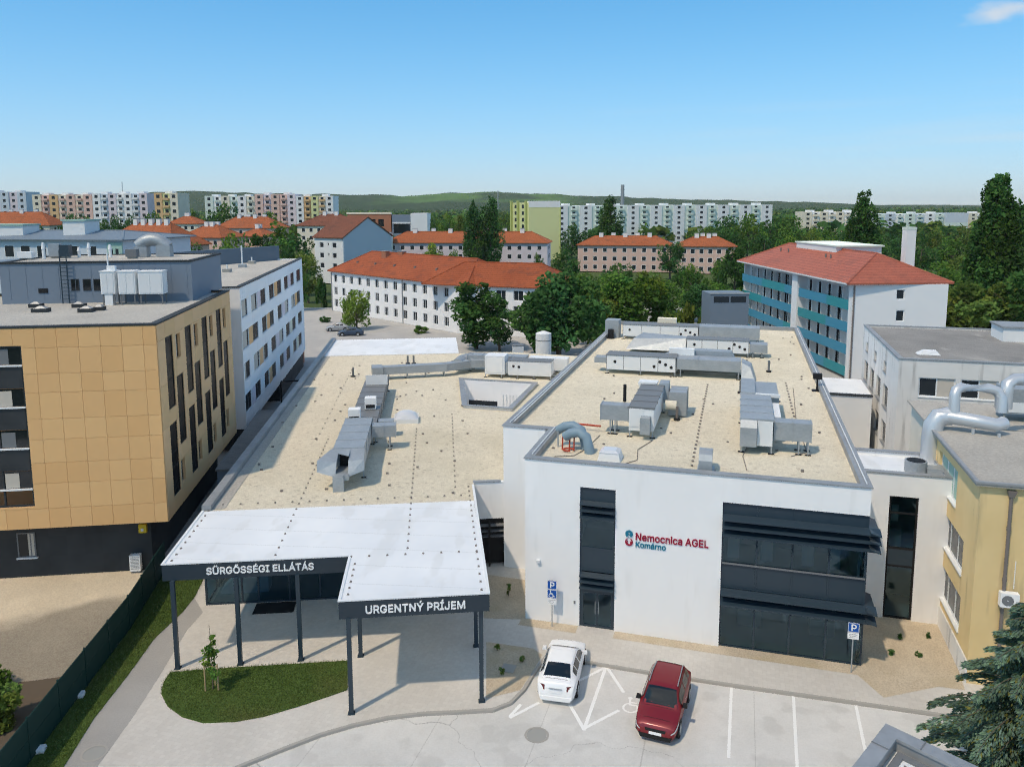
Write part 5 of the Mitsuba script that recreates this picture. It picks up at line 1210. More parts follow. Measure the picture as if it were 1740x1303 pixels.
part(sc, 'downpipe', B().tube([FS.w(sl * .62, -.1, SZ - .1), FS.w(sl * .62, -.1, 0)], .1, 6).tube([FS.w(.15, -.1, SZ - .1), FS.w(.15, -.1, 0)], .1, 6), 'coping')
for i in range(5): k = part(sc, 'skylight', B().taper(FS, (6 + i * 7, 6.5 + i * 7, 2.6, 3.2), SZ + 1.3, (6.1 + i * 7, 6.4 + i * 7, 2.7, 3.1), SZ + 2.35), 'pipe_grey')


def row_house(name, label, x0, x1, y_eave, dist, zr, wallmat, roofmat, turn=0.0, depth=11, rise=None, nwin=None, floors=2, chim=4, group=None, ridge=None, winmat='mid_glass', gable=False):
    p, q = far(x0, y_eave, dist), far(x1, y_eave + 0, dist + turn); f = Fr(p, q - p); L = np.linalg.norm((q - p)[:2]); z = p[2]
    k = thing(name, label, 'building', group); W_ = [f.w(0, 0, 0), f.w(L, 0, 0), f.w(L, depth, 0), f.w(0, depth, 0)]
    part(k, 'wall', B().prism(Polygon([a[:2] for a in W_]), 0, z), wallmat)
    h = rise or 3.0; n = nwin or max(3, int(L / 3.4)); zs = [z - 2.2 - 2.9 * i for i in range(floors)]
    joined_windows(k, f, grid(L, n, 1.25, zs, 1.35), winmat, frame='white_wall' if wallmat not in ('white_wall',) else None)
    if depth > 6: fs = Fr(f.w(L, 0, 0), f.v); joined_windows(k, fs, grid(depth, 2, 1.1, zs, 1.3), winmat)
    b, R = hip(B(), W_, z, h, .6, gable); rf = part(k, 'roof', b, roofmat)
    if chim: chimneys(k, R, chim)
    return k, f, L, z


row_house('terrace_house', 'low apartment row with orange roof behind the red roofed building', 655, 930, 413, 272, 0, 'lilac_wall', 'bright_tiles', -8, 12, 3.6, 16, 2, 7)
row_house('terrace_house', 'pink apartment row with orange roof right of the lime tower', 982, 1142, 417, 272, 0, 'pink_wall', 'bright_tiles', -6, 11, 3.0, 9, 3, 5)
row_house('terrace_house', 'shorter pink apartment row with orange roof beside the balcony block', 1150, 1250, 419, 262, 0, 'pink_wall', 'bright_tiles', -4, 11, 3.0, 6, 3, 4)
row_house('terrace_house', 'orange-roofed house at the left edge of the picture', -60, 84, 384, 330, 0, 'cream_wall', 'bright_tiles', 0, 14, 5.5, 8, 2, 4)
row_house('terrace_house', 'broad orange roof with many white chimneys behind the blue-grey roof', 168, 292, 417, 225, 0, 'pink_wall', 'bright_tiles', -10, 14, 6.2, 7, 2, 9)
row_house('terrace_house', 'far orange roof above the white chimneys', 284, 336, 381, 330, 0, 'cream_wall', 'bright_tiles', 0, 12, 3.5, 4, 1, 3)
row_house('terrace_house', 'orange-roofed pink house between dark trees', 306, 376, 404, 262, 0, 'pink_wall', 'bright_tiles', -5, 12, 4.0, 5, 2, 4)
row_house('terrace_house', 'long orange roof under the far pink apartment blocks', 366, 468, 388, 320, 0, 'salmon_wall', 'bright_tiles', -4, 12, 4.3, 6, 2, 4)
row_house('terrace_house', 'small orange roof in front of the long one', 404, 446, 402, 275, 0, 'pink_wall', 'bright_tiles', -3, 10, 3.0, 4, 1, 2)
row_house('town_house', 'cream house with brown roof behind the white apartment house', 505, 592, 384, 300, 0, 'cream_wall', 'old_tiles', -6, 14, 4.2, 6, 2, 3)

# white apartment house with a brown roof
f0, f1 = far(534, 403, 235), far(583, 403, 228); FA4 = Fr(f0, f1 - f0); L4 = np.linalg.norm((f1 - f0)[:2]); z4 = f0[2]; D4 = 20
k = thing('apartment_house', 'white apartment house with brown gabled roof left of the red roofed building', 'building')
hs = [(L4 * t, L4 * t + 1.7, z, z + 1.5) for t in (.18, .62) for z in (z4 - 3, z4 - 6, z4 - 9)] + [(L4 * .46, L4 * .46 + .6, z, z + .8) for z in (z4 - 2.4, z4 - 5.4)]
part(k, 'wall', wall(FA4, 0, L4, 0, z4, hs, .3, B().box(FA4, 0, .3, .3, D4, 0, z4)), 'white_wall'); fsd = Fr(FA4.w(L4, 0, 0), FA4.v)
for h in hs: w_ = part(k, 'window', winmesh(FA4, h, .14, .1), 'white_metal'); part(w_, 'pane', B().box(FA4, h[0], h[1], .17, .18, h[2], h[3]), 'mid_glass')
part(k, 'gable_wall', flat(fsd, Polygon([(0, 0), (D4, 0), (D4, z4), (D4 * .5, z4 + 5.8), (0, z4)]), 0, -.3), 'pale_gable', label='pale grey-blue gable wall')
ro = B(); fr_ = FA4
ro.hexa([fr_.w(-.5, -.5, z4 - .2), fr_.w(L4 + .3, -.5, z4 - .2), fr_.w(L4 + .3, D4 / 2, z4 + 5.7), fr_.w(-.5, D4 / 2, z4 + 5.7)], [fr_.w(-.5, -.5, z4 + .1), fr_.w(L4 + .3, -.5, z4 + .1), fr_.w(L4 + .3, D4 / 2, z4 + 6.0), fr_.w(-.5, D4 / 2, z4 + 6.0)])
ro.hexa([fr_.w(-.5, D4 / 2 + .01, z4 + 5.7), fr_.w(L4 + .3, D4 / 2 + .01, z4 + 5.7), fr_.w(L4 + .3, D4 + .5, z4 - .2), fr_.w(-.5, D4 + .5, z4 - .2)], [fr_.w(-.5, D4 / 2 + .01, z4 + 6), fr_.w(L4 + .3, D4 / 2 + .01, z4 + 6), fr_.w(L4 + .3, D4 + .5, z4 + .1), fr_.w(-.5, D4 + .5, z4 + .1)])
part(k, 'roof', ro, 'old_tiles')
for i, (x0, x1, yt, d, m, lb) in enumerate([(607, 636, 392, 250, 'blue_wall', 'pale blue rendered house right of the brown gabled roof'), (636, 660, 398, 262, 'mint_wall', 'small pale green house by the orange roofed row')]):
    p, q = far(x0, yt, d), far(x1, yt, d); f = Fr(p, q - p); L = np.linalg.norm(q - p); k = thing('town_house', lb, 'building')
    part(k, 'wall', B().box(f, 0, L, 0, 10, 0, p[2]), m); joined_windows(k, f, grid(L, 2, 1.3, [p[2] - 2.4, p[2] - 5.2], 1.5)); part(k, 'roof', B().box(f, -.2, L + .2, -.2, 10.2, p[2] + .001, p[2] + .35), 'coping')
# brick commercial hall and modern block
p, q = far(590, 364, 345), far(664, 364, 338); f = Fr(p, q - p); L = np.linalg.norm(q - p)
k = thing('commercial_building', 'flat brick-red commercial building with dark openings', 'building'); op = [(L * t, L * t + L * .13, p[2] - 5.2, p[2] - 2.2) for t in (.33, .52, .71)]
part(k, 'wall', wall(f, 0, L, 0, p[2], op, .6), 'brick_wall'); part(k, 'back', B().box(f, 0, L, 1.2, 16, 0, p[2] - .3), 'pipe_grey'); part(k, 'cornice', B().box(f, -.3, L + .3, -.25, .62, p[2] + .001, p[2] + .8), 'cream_wall')
for h in op: part(k, 'window', B().box(f, h[0], h[1], .4, .5, h[2], h[3]), 'dark_glass')
p, q = far(666, 366, 335), far(726, 366, 335); f = Fr(p, q - p); L = np.linalg.norm(q - p)
k = thing('office_building', 'modern grey building with white box end beside the brick hall', 'building')
part(k, 'wall', B().box(f, 0, L * .52, 0, 14, 0, p[2]), 'grey_clad'); part(k, 'window', B().box(f, .6, L * .5, -.05, -.002, p[2] - 7.5, p[2] - 3.6), 'dark_glass'); part(k, 'white_end', B().box(f, L * .53, L, -.6, 14, 0, p[2] + .8), 'white_wall'); part(k, 'ledge', B().box(f, .2, L * .52, -.3, -.051, p[2] - 3.5, p[2] - 2.9), 'white_wall')
# blue-grey hospital roofs on the left
k = thing('old_hospital', 'older hospital block with blue-grey sheet metal roof and white lift houses', 'building')
p, q = far(-60, 420, 125), far(208, 409, 118); f = Fr(p, q - p); L = np.linalg.norm((q - p)[:2]); z = q[2]
part(k, 'wall', B().box(f, 0, L, 0, 16, 0, z), 'blue_wall'); b, R = hip(B(), [f.w(0, 0, 0), f.w(L, 0, 0), f.w(L, 16, 0), f.w(0, 16, 0)], z, 1.1, .7, frac=.8); part(k, 'roof', b, 'blue_roof')
part(k, 'end_wall', B().box(f, L - 2.6, L + .02, -.25, -.002, 0, z - .3), 'pale_green', label='pale green end bay'); joined_windows(k, f, grid(L - 3, 8, 1.6, [z - 2.6, z - 5.8, z - 9], 1.7), frame='white_wall')
joined_windows(k, f.off(L - 2.6, -.25), [(.5, 1.0, z - 2.6, z - 1.2), (1.5, 2.0, z - 2.6, z - 1.2)], 'mid_glass')
for x0, x1, y0, y1, d in ((-40, 38, 384, 406, 126), (106, 143, 376, 398, 124)):
    p, q = far(x0, y0, d), far(x1, y0, d); ff = Fr(p, q - p); l_ = np.linalg.norm(q - p); w_ = part(k, 'lift_house', B().box(ff, 0, l_, 0, 4.5, z, p[2]), 'white_wall'); part(w_, 'roof', B().box(ff, -.2, l_ + .2, -.2, 4.7, p[2] + .001, p[2] + .25), 'pale_green')
k = thing('ward_annex', 'pale blue annex wall showing left of the plant room', 'building'); p, q = far(-60, 452, 92), far(19, 446, 90); f = Fr(p, q - p); part(k, 'wall', B().box(f, 0, np.linalg.norm((q - p)[:2]), 0, 8, 0, p[2]), 'blue_wall'); part(k, 'roof', B().box(f, -.3, np.linalg.norm((q - p)[:2]) + .3, -.3, 8, p[2] + .001, p[2] + .4), 'blue_roof')


def slab(label, x0, x1, ytop, dist, mats, bays, floors, turn=0, depth=14, winw=1.7, fin=None, group='far apartment blocks', balc=None, name='apartment_block'):
    """a far panel block: bays alternate in colour; each wall bay, window set, balcony set and roof box is a part"""
    p, q = far(x0, ytop, dist), far(x1, ytop, dist + turn); f = Fr(p, q - p); L = np.linalg.norm((q - p)[:2]); H = p[2]; k = thing(name, label, 'building')
    w = L / bays; fh = H / floors; rr = random.Random(int(x0) + 7); wr, bl = [], B()
    for i in range(bays):
        m = mats[i % len(mats)]; pr = .0 if i % 2 else .5
        part(k, 'wall', B().box(f, i * w + .003, (i + 1) * w - .003, -pr, depth, 0, H - (.0 if i % 2 else -.3)), m)
        n = max(1, int(w / 3.6))
        for fl_ in range(floors):
            for j in range(n):
                a = i * w + (j + .5) * w / n
                if balc and i % 2: bl.box(f, a - 1.5, a + 1.5, -1.3, -.003, fl_ * fh + .4, fl_ * fh + 1.5)
                wr.append((a - winw / 2, a + winw / 2, fl_ * fh + fh * .38, fl_ * fh + fh * .85, pr))
    b = B()
    for a, c, z0, z1, pr in wr: b.box(f, a, c, -pr - .05, -pr + .03, z0, z1)
    part(k, 'window', b, 'mid_glass', kind='stuff')
    if bl.n: part(k, 'balcony', bl, balc, kind='stuff')
    for i in range(max(1, bays // 2)): part(k, 'roof_box', B().box(f, (i + .5) * L / max(1, bays // 2) - 1.8, (i + .5) * L / max(1, bays // 2) + 1.8, 3, 8, H + .01, H + 1.3), 'white_wall')
    return k


slab('grey-blue tower blocks at the far left edge', -30, 44, 327, 480, ['blue_wall', 'lilac_wall'], 5, 9)
slab('cream and pink panel block, left of the blue-white one', 55, 156, 332, 430, ['cream_wall', 'salmon_wall', 'orange_wall', 'cream_wall', 'pink_wall'], 7, 9, balc='salmon_wall')
slab('pale blue and white panel block with vertical fins', 157, 250, 330, 428, ['white_wall', 'blue_wall', 'lilac_wall', 'white_wall'], 7, 9, balc='white_wall')
slab('narrow orange and yellow panel block', 262, 302, 329, 400, ['orange_wall', 'lime_wall', 'cream_wall'], 3, 8, balc='orange_wall')
slab('pale mint and white panel block behind a round dark tree', 348, 432, 334, 480, ['mint_wall', 'white_wall', 'cream_wall'], 6, 8, balc='mint_wall')
slab('pink panel block in the far middle left', 433, 502, 331, 462, ['salmon_wall', 'lilac_wall', 'pink_wall'], 5, 9, balc='salmon_wall')
slab('orange and white panel block, right end of the pink row', 503, 566, 334, 455, ['white_wall', 'orange_wall', 'lime_wall', 'cream_wall'], 5, 9, balc='orange_wall')
slab('long white panel block with green balcony columns behind the poplar', 944, 1312, 350, 430, ['white_wall', 'mint_wall'], 19, 8, 30, balc='mint_wall')
slab('cream white panel block left of the tall right poplar', 1366, 1462, 361, 455, ['cream_wall', 'white_wall'], 7, 7, balc='cream_wall')
slab('pale mint panel block behind the white chimney', 1470, 1606, 364, 500, ['white_wall', 'mint_wall', 'blue_wall'], 8, 7, balc='mint_wall')
slab('white end block right of the pale mint panel block', 1647, 1700, 363, 505, ['cream_wall', 'white_wall'], 4, 7)
p, q = far(1607, 362, 498), far(1646, 362, 498); f = Fr(p, q - p); k = thing('apartment_block', 'plain pale green gable end of the mint panel block', 'building'); part(k, 'wall', B().box(f, 0, 14.5, 0, 12, 0, p[2] - 6), 'mint_wall'); part(k, 'upper_wall', B().box(f, 0, 14.5, .02, 12, p[2] - 5.99, p[2]), 'blue_wall')
# lime tower
p, q = far(868, 352, 345), far(899, 352, 332); f = Fr(p, q - p); L = np.linalg.norm((q - p)[:2]); H = 24.0
k = thing('lime_tower', 'lime green tower block with plain gable wall and ribbed balcony side', 'building'); Lg = 13.0
fg = Fr(f.w(L, 0, 0), (1, .06)); part(k, 'wall', B().box(f, 0, L, 0, 12, 0, H), 'lime_wall'); part(k, 'gable_wall', B().box(fg, .0, Lg, -.02, 13, 0, H - 2.0), 'lime_wall', label='plain lime gable wall'); part(k, 'attic', B().box(fg, -.1, Lg + .1, -.1, 13, H - 1.99, H + .6), 'white_wall')
for t in (.05, .42, .85): part(k, 'rib', B().box(f, L * t, L * t + .9, -.9, -.002, 0, H + .8), 'lime_dark')
joined_windows(k, f, [(L * t, L * t + 1.6, z, z + 1.5) for t in (.22, .62) for z in np.arange(2, 22, 2.8)]); part(k, 'rim', B().box(fg, Lg - .001, Lg + .35, -.35, 13, 0, H - 2.0), 'lime_dark')
# thin chimneys far away
for x, y0, y1, d, m, lb in ((1058, 314, 350, 900, 'coping', 'tall grey chimney behind the white panel block'), (207, 309, 328, 700, 'white_wall', 'thin mast rising above the blue-white block'), (1176 - 330, 324, 336, 2400, 'coping', 'thin mast on the green hill')):
    p = far(x, y0, d); k = thing('far_chimney', lb, 'chimney'); part(k, 'shaft', B().tube([(p[0], d, 0), (p[0], d, p[2])], d * .0022 if m == 'coping' and d < 2000 else d * .0006, 8), m)
    if d == 900: part(k, 'base_building', B().box(WORLD, p[0] - 8, p[0] + 6, d, d + 20, 0, 24), 'white_wall')

# ------------------------------------------------------------------ vegetation
def leaves(P, size, rng, col, var=.25, up=.35, stretch=1.5):
    """leaf-sized diamonds at the points P; col (n,3) base colours"""
    n = len(P); a = rng.normal(size=(n, 3)); a /= np.linalg.norm(a, axis=1, keepdims=True)
    nrm = rng.normal(size=(n, 3)); nrm[:, 2] = np.abs(nrm[:, 2]) + up; nrm /= np.linalg.norm(nrm, axis=1, keepdims=True)
    a = a - nrm * (a * nrm).sum(1, keepdims=True); a /= np.linalg.norm(a, axis=1, keepdims=True) + 1e-9; b = np.cross(nrm, a)
    s = (size * rng.uniform(.35, 1.0, n) ** .5 * rng.uniform(.7, 1.6, n))[:, None]
    V = np.stack([P - a * s * stretch * .5, P - b * s * .5, P + a * s * stretch * .5, P + b * s * .5], 1).reshape(-1, 3)
    i = np.arange(n)[:, None] * 4; F = np.concatenate([i + [0, 1, 2], i + [0, 2, 3]], 1).reshape(-1, 3)
    C = np.repeat(np.clip(col * rng.uniform(1 - var, 1 + var, (n, 1)), 0, 1), 4, 0)
    return V, F, C


def crown(rng, centres, radii, n, size, base, clump_var=.35, shell=.55, squash=.85):
    w = np.asarray(radii) ** 2; idx = rng.choice(len(centres), n, p=w / w.sum())
    d = rng.normal(size=(n, 3)); d /= np.linalg.norm(d, axis=1, keepdims=True)
    r = np.asarray(radii)[idx] * (shell + (1 - shell) * rng.random(n) ** .5) * rng.uniform(.85, 1.12, n)
    P = np.asarray(centres)[idx] + d * r[:, None] * [1, 1, squash]
    tone = rng.uniform(1 - clump_var, 1 + clump_var, len(centres))[idx]
    hue = rng.normal(0, .10, len(centres))[idx]
    col = np.asarray(base)[None] * tone[:, None] * np.stack([1 + hue, np.ones(n), 1 - hue], 1)
    return leaves(P, size, rng, col)


def broad_centres(rng, n, rx, rz, zc, cr=(.26, .42)):
    c, r = [], []
    while len(c) < n:
        d = rng.normal(size=3); d /= np.linalg.norm(d); t = rng.uniform(.45, .86)
        p = d * t * np.array([rx, rx, rz]); p[2] += zc
        if p[2] < zc - rz * .80: continue
        c.append(p); r.append(rng.uniform(*cr) * min(rx, rz * 1.15) * (1.1 - .25 * t))
    return np.array(c), np.array(r)


def trunk_mesh(rng, h, r, rx, rz, zc, limbs=6):
    b = B(); b.tube([(0, 0, -.2), (.05 * r, 0, h * .3), (rng.normal(0, r * .4), rng.normal(0, r * .4), h * .65), (0, 0, zc + rz * .4)], r, 8, r * .25)
    for i in range(limbs):
        t = rng.uniform(.35, .8); z0 = h * t; an = rng.uniform(0, 6.28); L = rx * rng.uniform(.45, .8)
        b.tube([(0, 0, z0), (math.cos(an) * L * .5, math.sin(an) * L * .5, z0 + L * .45), (math.cos(an) * L, math.sin(an) * L, z0 + L * .8)], r * .4, 5, r * .1)
    return b


GREENS = {'mid': (.115, .22, .042), 'dark': (.066, .15, .040), 'light': (.18, .28, .045), 'olive': (.155, .215, .046), 'poplar': (.072, .155, .038), 'cool': (.078, .18, .054)}
protos = {}


def proto(kind, seed, tone, n):
    key = (kind, seed, tone)
    if key in protos: return protos[key]
    rng = np.random.default_rng(seed * 31 + 5)
    if kind == 'round': c, r = broad_centres(rng, 34, 1.0, .98, 1.02); V, F, C = crown(rng, c, r, n, .085, GREENS[tone]); tr = trunk_mesh(rng, 1.0, .075, 1.0, .9, 1.15)
    if kind == 'tall': c, r = broad_centres(rng, 34, .80, 1.25, 1.30); V, F, C = crown(rng, c, r, n, .080, GREENS[tone]); tr = trunk_mesh(rng, 1.2, .07, .8, 1.0, 1.4)
    if kind == 'wide': c, r = broad_centres(rng, 38, 1.25, .80, .82, (.24, .38)); V, F, C = crown(rng, c, r, n, .085, GREENS[tone]); tr = trunk_mesh(rng, .8, .08, 1.2, .7, .9, 8)
    if kind == 'bush': c, r = broad_centres(rng, 14, 1.0, .55, .5, (.3, .5)); V, F, C = crown(rng, c, r, n, .11, GREENS[tone]); tr = trunk_mesh(rng, .4, .05, .8, .3, .4, 5)
    if kind == 'poplar':
        zz = np.linspace(.3, 5.6, 42); prof = np.interp(zz, [.3, .8, 2.6, 4.4, 5.2, 5.7], [.5, .82, .92, .72, .42, .16])
        prof = prof * rng.uniform(.72, 1.28, 42); an = rng.uniform(0, 6.28, 42); c = np.stack([np.cos(an) * prof * .62, np.sin(an) * prof * .62, zz + rng.uniform(-.1, .1, 42)], 1); r = prof * rng.uniform(.46, .70, 42)
        V, F, C = crown(rng, c, r, int(n * 2.4), .125, GREENS[tone], squash=1.6); tr = B().tube([(0, 0, -.2), (0, 0, 2.5), (.03, 0, 5.2)], .09, 7, .02)
        for i in range(6): tr.tube([(0, 0, .6 + i * .6), (math.cos(i * 2.4) * .4, math.sin(i * 2.4) * .4, 1.6 + i * .62)], .04, 5, .01)
    cr_ = mikit.ply((V, F), 'mat_leaf', False, color=C); tk = ply(tr, 'bark', 40)
    protos[key] = (cr_, tk); return protos[key]


def tree(name, label, kind, x, depth, ytop, wpx, tone='mid', seed=0, n=2600, group=None, z0=0.0):
    """a tree at pixel column x and this depth, its top seen at ytop, its crown wpx wide in the survey"""
    p = far(x, ytop, depth); H = p[2] - z0; W = wpx / 2 * depth / FOC
    hz = {'round': 2.12, 'tall': 2.70, 'wide': 1.74, 'bush': 1.08, 'poplar': 5.95}[kind]; wx = {'round': .98, 'tall': .78, 'wide': 1.2, 'bush': 1.02, 'poplar': .80}[kind]
    k = thing(name, label, 'tree' if kind != 'bush' else 'bush', group); cr_, tk = proto(kind, seed, tone, n)
    m = T().translate([float(p[0]), float(depth), z0]).rotate([0, 0, 1], (seed * 77 + len(labels) * 53) % 360).scale([float(W / wx), float(W / wx), float(H / hz)])
    scene[num(k + '__trunk')] = {**tk, 'to_world': m}; scene[num(k + '__crown')] = {**cr_, 'to_world': m}
    return k


tree('young_tree', 'light green young tree before the white wall of the red roofed building', 'round', 604, 142, 484, 56, 'light', 1, 3000)
tree('garden_tree', 'dark round tree at the corner of the red roofed building, left of two', 'tall', 808, 122, 466, 92, 'dark', 2, 5200)
tree('garden_tree', 'narrow dark tree between the garden tree and the big walnut-like crown', 'tall', 848, 120, 492, 62, 'dark', 3, 3600)
tree('large_tree', 'largest dense green tree in the middle, left of the clinic roof', 'round', 950, 113, 443, 152, 'cool', 4, 9000)
tree('large_tree', 'broad mid green tree just right of the largest one', 'round', 1078, 128, 452, 128, 'mid', 5, 6500)
tree('large_tree', 'lower olive tree squeezed between the two largest crowns', 'wide', 1012, 124, 492, 92, 'olive', 6, 4200)
tree('garden_bush', 'low yellowish green bush behind the far clinic roof units', 'bush', 1168, 112, 512, 92, 'olive', 1, 2600)
tree('garden_bush', 'round dark bush on the lawn edge beside the parking road', 'bush', 716, 138, 554, 38, 'mid', 2, 1600)
tree('garden_bush', 'dark evergreen bush left of the white apartment house', 'bush', 545, 176, 470, 30, 'dark', 3, 1600)
tree('garden_bush', 'low dark shrub under the far wall of the white wing', 'bush', 552, 152, 536, 24, 'dark', 1, 1400)
for i, (x, yt, w, d, s) in enumerate([(805, 338, 27, 250, 0), (833, 328, 29, 252, 1)]):
    tree('poplar_tree', ['left and shorter of the two dark poplars before the orange row', 'right and taller of the two dark poplars before the orange row'][i], 'poplar', x, d, yt, w, 'dark', s, 3000)
tree('poplar_tree', 'pointed poplar standing before the long white panel block', 'poplar', 1038, 330, 327, 34, 'poplar', 2, 3000)
tree('poplar_tree', 'tall poplar left of the white chimney', 'poplar', 1473, 215, 317, 44, 'poplar', 3, 3600)
tree('poplar_tree', 'smaller poplar leaning at the left foot of the tall one', 'poplar', 1448, 214, 366, 22, 'poplar', 1, 2400)
tree('poplar_tree', 'tallest poplar at the right edge of the picture', 'poplar', 1705, 150, 288, 62, 'poplar', 4, 9000)
tree('poplar_tree', 'second stem of the tallest poplar, slightly lower on the left', 'poplar', 1680, 152, 350, 46, 'poplar', 0, 5000)
tree('large_tree', 'huge round bushy tree at the right behind the grey bitumen roof', 'wide', 1672, 122, 470, 178, 'olive', 2, 9000)
tree('large_tree', 'dark green tree at the right edge below the tallest poplar', 'round', 1748, 118, 440, 120, 'dark', 6, 6000)
mid = [(1492, 428, 70, 190, 'mid', 'wide'), (1540, 452, 80, 165, 'olive', 'wide'), (1600, 440, 78, 185, 'mid', 'round'), (1568, 405, 64, 250, 'dark', 'round'), (1620, 398, 60, 265, 'mid', 'round'), (1530, 402, 44, 280, 'cool', 'round'),
       (1640, 425, 70, 220, 'olive', 'wide'), (1560, 470, 60, 150, 'olive', 'bush'), (1500, 400, 50, 290, 'dark', 'round'), (1590, 384, 40, 320, 'mid', 'round'), (1668, 402, 50, 260, 'dark', 'round')]
ORD = 'first second third fourth fifth sixth seventh eighth ninth tenth eleventh twelfth thirteenth fourteenth fifteenth sixteenth'.split()
mid.sort()
for i, (x, yt, w, d, t, kd) in enumerate(mid): tree('park_tree', ORD[i] + ' green tree from the left in the park between white chimney and tallest poplar', kd, x, d, yt, w, t, i % 5, 2400, 'park trees right of the white chimney')
belt = [(1196, 372, 60, 330, 'mid'), (1232, 362, 62, 335, 'cool'), (1272, 352, 64, 330, 'mid'), (1310, 356, 58, 335, 'dark'), (1344, 362, 50, 330, 'mid'), (1376, 388, 52, 290, 'olive'), (1412, 392, 50, 285, 'mid'), (1300, 386, 60, 270, 'dark'), (1340, 392, 56, 265, 'mid'),
        (1250, 386, 50, 290, 'dark'), (1424, 404, 44, 255, 'dark'), (1212, 384, 44, 315, 'cool')]
belt.sort()
for i, (x, yt, w, d, t) in enumerate(belt): tree('park_tree', ORD[i] + ' green tree from the left in the belt behind the balcony block', 'round', x, d, yt, w, t, i % 6, 2200, 'trees behind the balcony block')
for i, (x, yt, w, d, t, kd, lb) in enumerate([(1140, 392, 46, 240, 'cool', 'tall', 'dark tree splitting the two pink apartment rows'), (1176, 440, 46, 190, 'mid', 'round', 'round tree below the shorter pink row'), (1250, 408, 52, 180, 'dark', 'tall', 'tall dark tree at the left corner of the balcony block'),
        (1222, 432, 34, 200, 'mid', 'tall', 'slim green tree before the shorter pink row'), (962, 414, 50, 200, 'dark', 'round', 'dark tree between lime tower and long pink row'), (972, 372, 42, 330, 'dark', 'round', 'dark tree right behind the lime tower'), (1000, 378, 40, 345, 'cool', 'round', 'tree below the left end of the long white panel block'),
        (915, 424, 22, 230, 'dark', 'round', 'small dark tree at the right end of the orange row'), (735, 408, 40, 235, 'light', 'round', 'pale green tree before the orange row'), (770, 420, 34, 232, 'mid', 'round', 'small green tree left of the two dark poplars'), (1200, 470, 30, 160, 'mid', 'bush', 'bush by the far left corner of the clinic roof')]):
    tree('garden_tree', lb, kd, x, d, yt, w, t, i % 6, 2600)
for i, (x, yt, w, d, t, kd, lb) in enumerate([(1002, 446, 64, 165, 'mid', 'round', 'green tree at the left end of the crowns below the long pink row'), (1052, 440, 58, 190, 'dark', 'round', 'dark tree between the largest crown and the long pink row'), (1104, 456, 60, 178, 'olive', 'round', 'olive tree right of the broad mid green tree'),
        (1136, 470, 66, 160, 'mid', 'round', 'rounded green tree before the gap between the pink rows'), (1190, 474, 66, 150, 'cool', 'round', 'cool green tree left of the small metal-clad lift house'), (1160, 448, 40, 205, 'dark', 'tall', 'slim dark tree below the gap between the pink rows'), (1236, 458, 54, 140, 'mid', 'tall', 'tall green tree behind the small metal-clad lift house')]): tree('garden_tree', lb, kd, x, d, yt, w, t, i % 6, 3000)
left = [(300, 380, 52, 195, 'dark', 'round', 'dark tree right of the broad orange roof'), (392, 383, 46, 200, 'mid', 'round', 'round green tree right of the pink house'), (442, 386, 34, 205, 'dark', 'tall', 'small dark tree above the white wing roof'), (474, 366, 46, 215, 'mid', 'tall', 'tall green tree above the far end of the white wing'),
        (502, 378, 40, 200, 'dark', 'tall', 'dark tree behind the far corner of the white wing'), (520, 412, 36, 185, 'olive', 'tall', 'olive tree beside the white apartment house'), (505, 440, 30, 170, 'dark', 'tall', 'dark tree hugging the far corner of the white wing'), (375, 334, 42, 400, 'dark', 'round', 'round dark tree before the pale mint panel block'),
        (458, 352, 30, 420, 'mid', 'tall', 'tree before the pink panel block'), (318, 346, 36, 420, 'mid', 'round', 'tree right of the orange and yellow panel block'), (415, 408, 26, 190, 'mid', 'round', 'small tree before the small orange roof'), (60, 372, 46, 270, 'dark', 'wide', 'dark tree before the leftmost orange roof'),
        (352, 412, 30, 190, 'olive', 'round', 'low olive tree behind the plant room')]
for i, (x, yt, w, d, t, kd, lb) in enumerate(left): tree('garden_tree', lb, kd, x, d, yt, w * 1.4, t, i % 6, 2400)
rg = random.Random(11)
for i in range(16):
    x = 92 + i * 12 + rg.uniform(-3, 3); tree('street_tree', ORD[i] + ' dark tree from the left in the line below the far left panel blocks', 'round', x, 350 + rg.uniform(-30, 30), 358 + rg.uniform(-4, 8), rg.uniform(24, 36), rg.choice(['dark', 'mid', 'cool']), i % 6, 1800, 'trees below the far left panel blocks')
for i in range(12):
    x = 590 + i * 24 + rg.uniform(-6, 6); tree('street_tree', ORD[i] + ' green tree from the left in the belt left of the lime tower', 'round', x, 380 + rg.uniform(-40, 30), 356 + rg.uniform(-6, 10), rg.uniform(26, 40), rg.choice(['olive', 'mid', 'light', 'dark']), i % 6, 1800, 'trees left of the lime tower')
for i in range(14):
    x = 1360 + i * 26 + rg.uniform(-6, 6); tree('street_tree', ORD[i] + ' green tree from the left in the line below the far right panel blocks', 'round', x, 350 + rg.uniform(-40, 40), 384 + rg.uniform(-6, 8), rg.uniform(28, 44), rg.choice(['olive', 'mid', 'cool', 'dark']), i % 6, 1800, 'trees below the far right panel blocks')
for i in range(9):
    x = 560 + i * 13; d = 300 + rg.uniform(-15, 15); tree('street_tree', ORD[i] + ' green tree from the left behind the brown gabled apartment house', 'round', x, d, 392 + rg.uniform(-6, 8), rg.uniform(20, 30), rg.choice(['dark', 'mid']), i % 6, 1500, 'trees behind the brown gabled house')
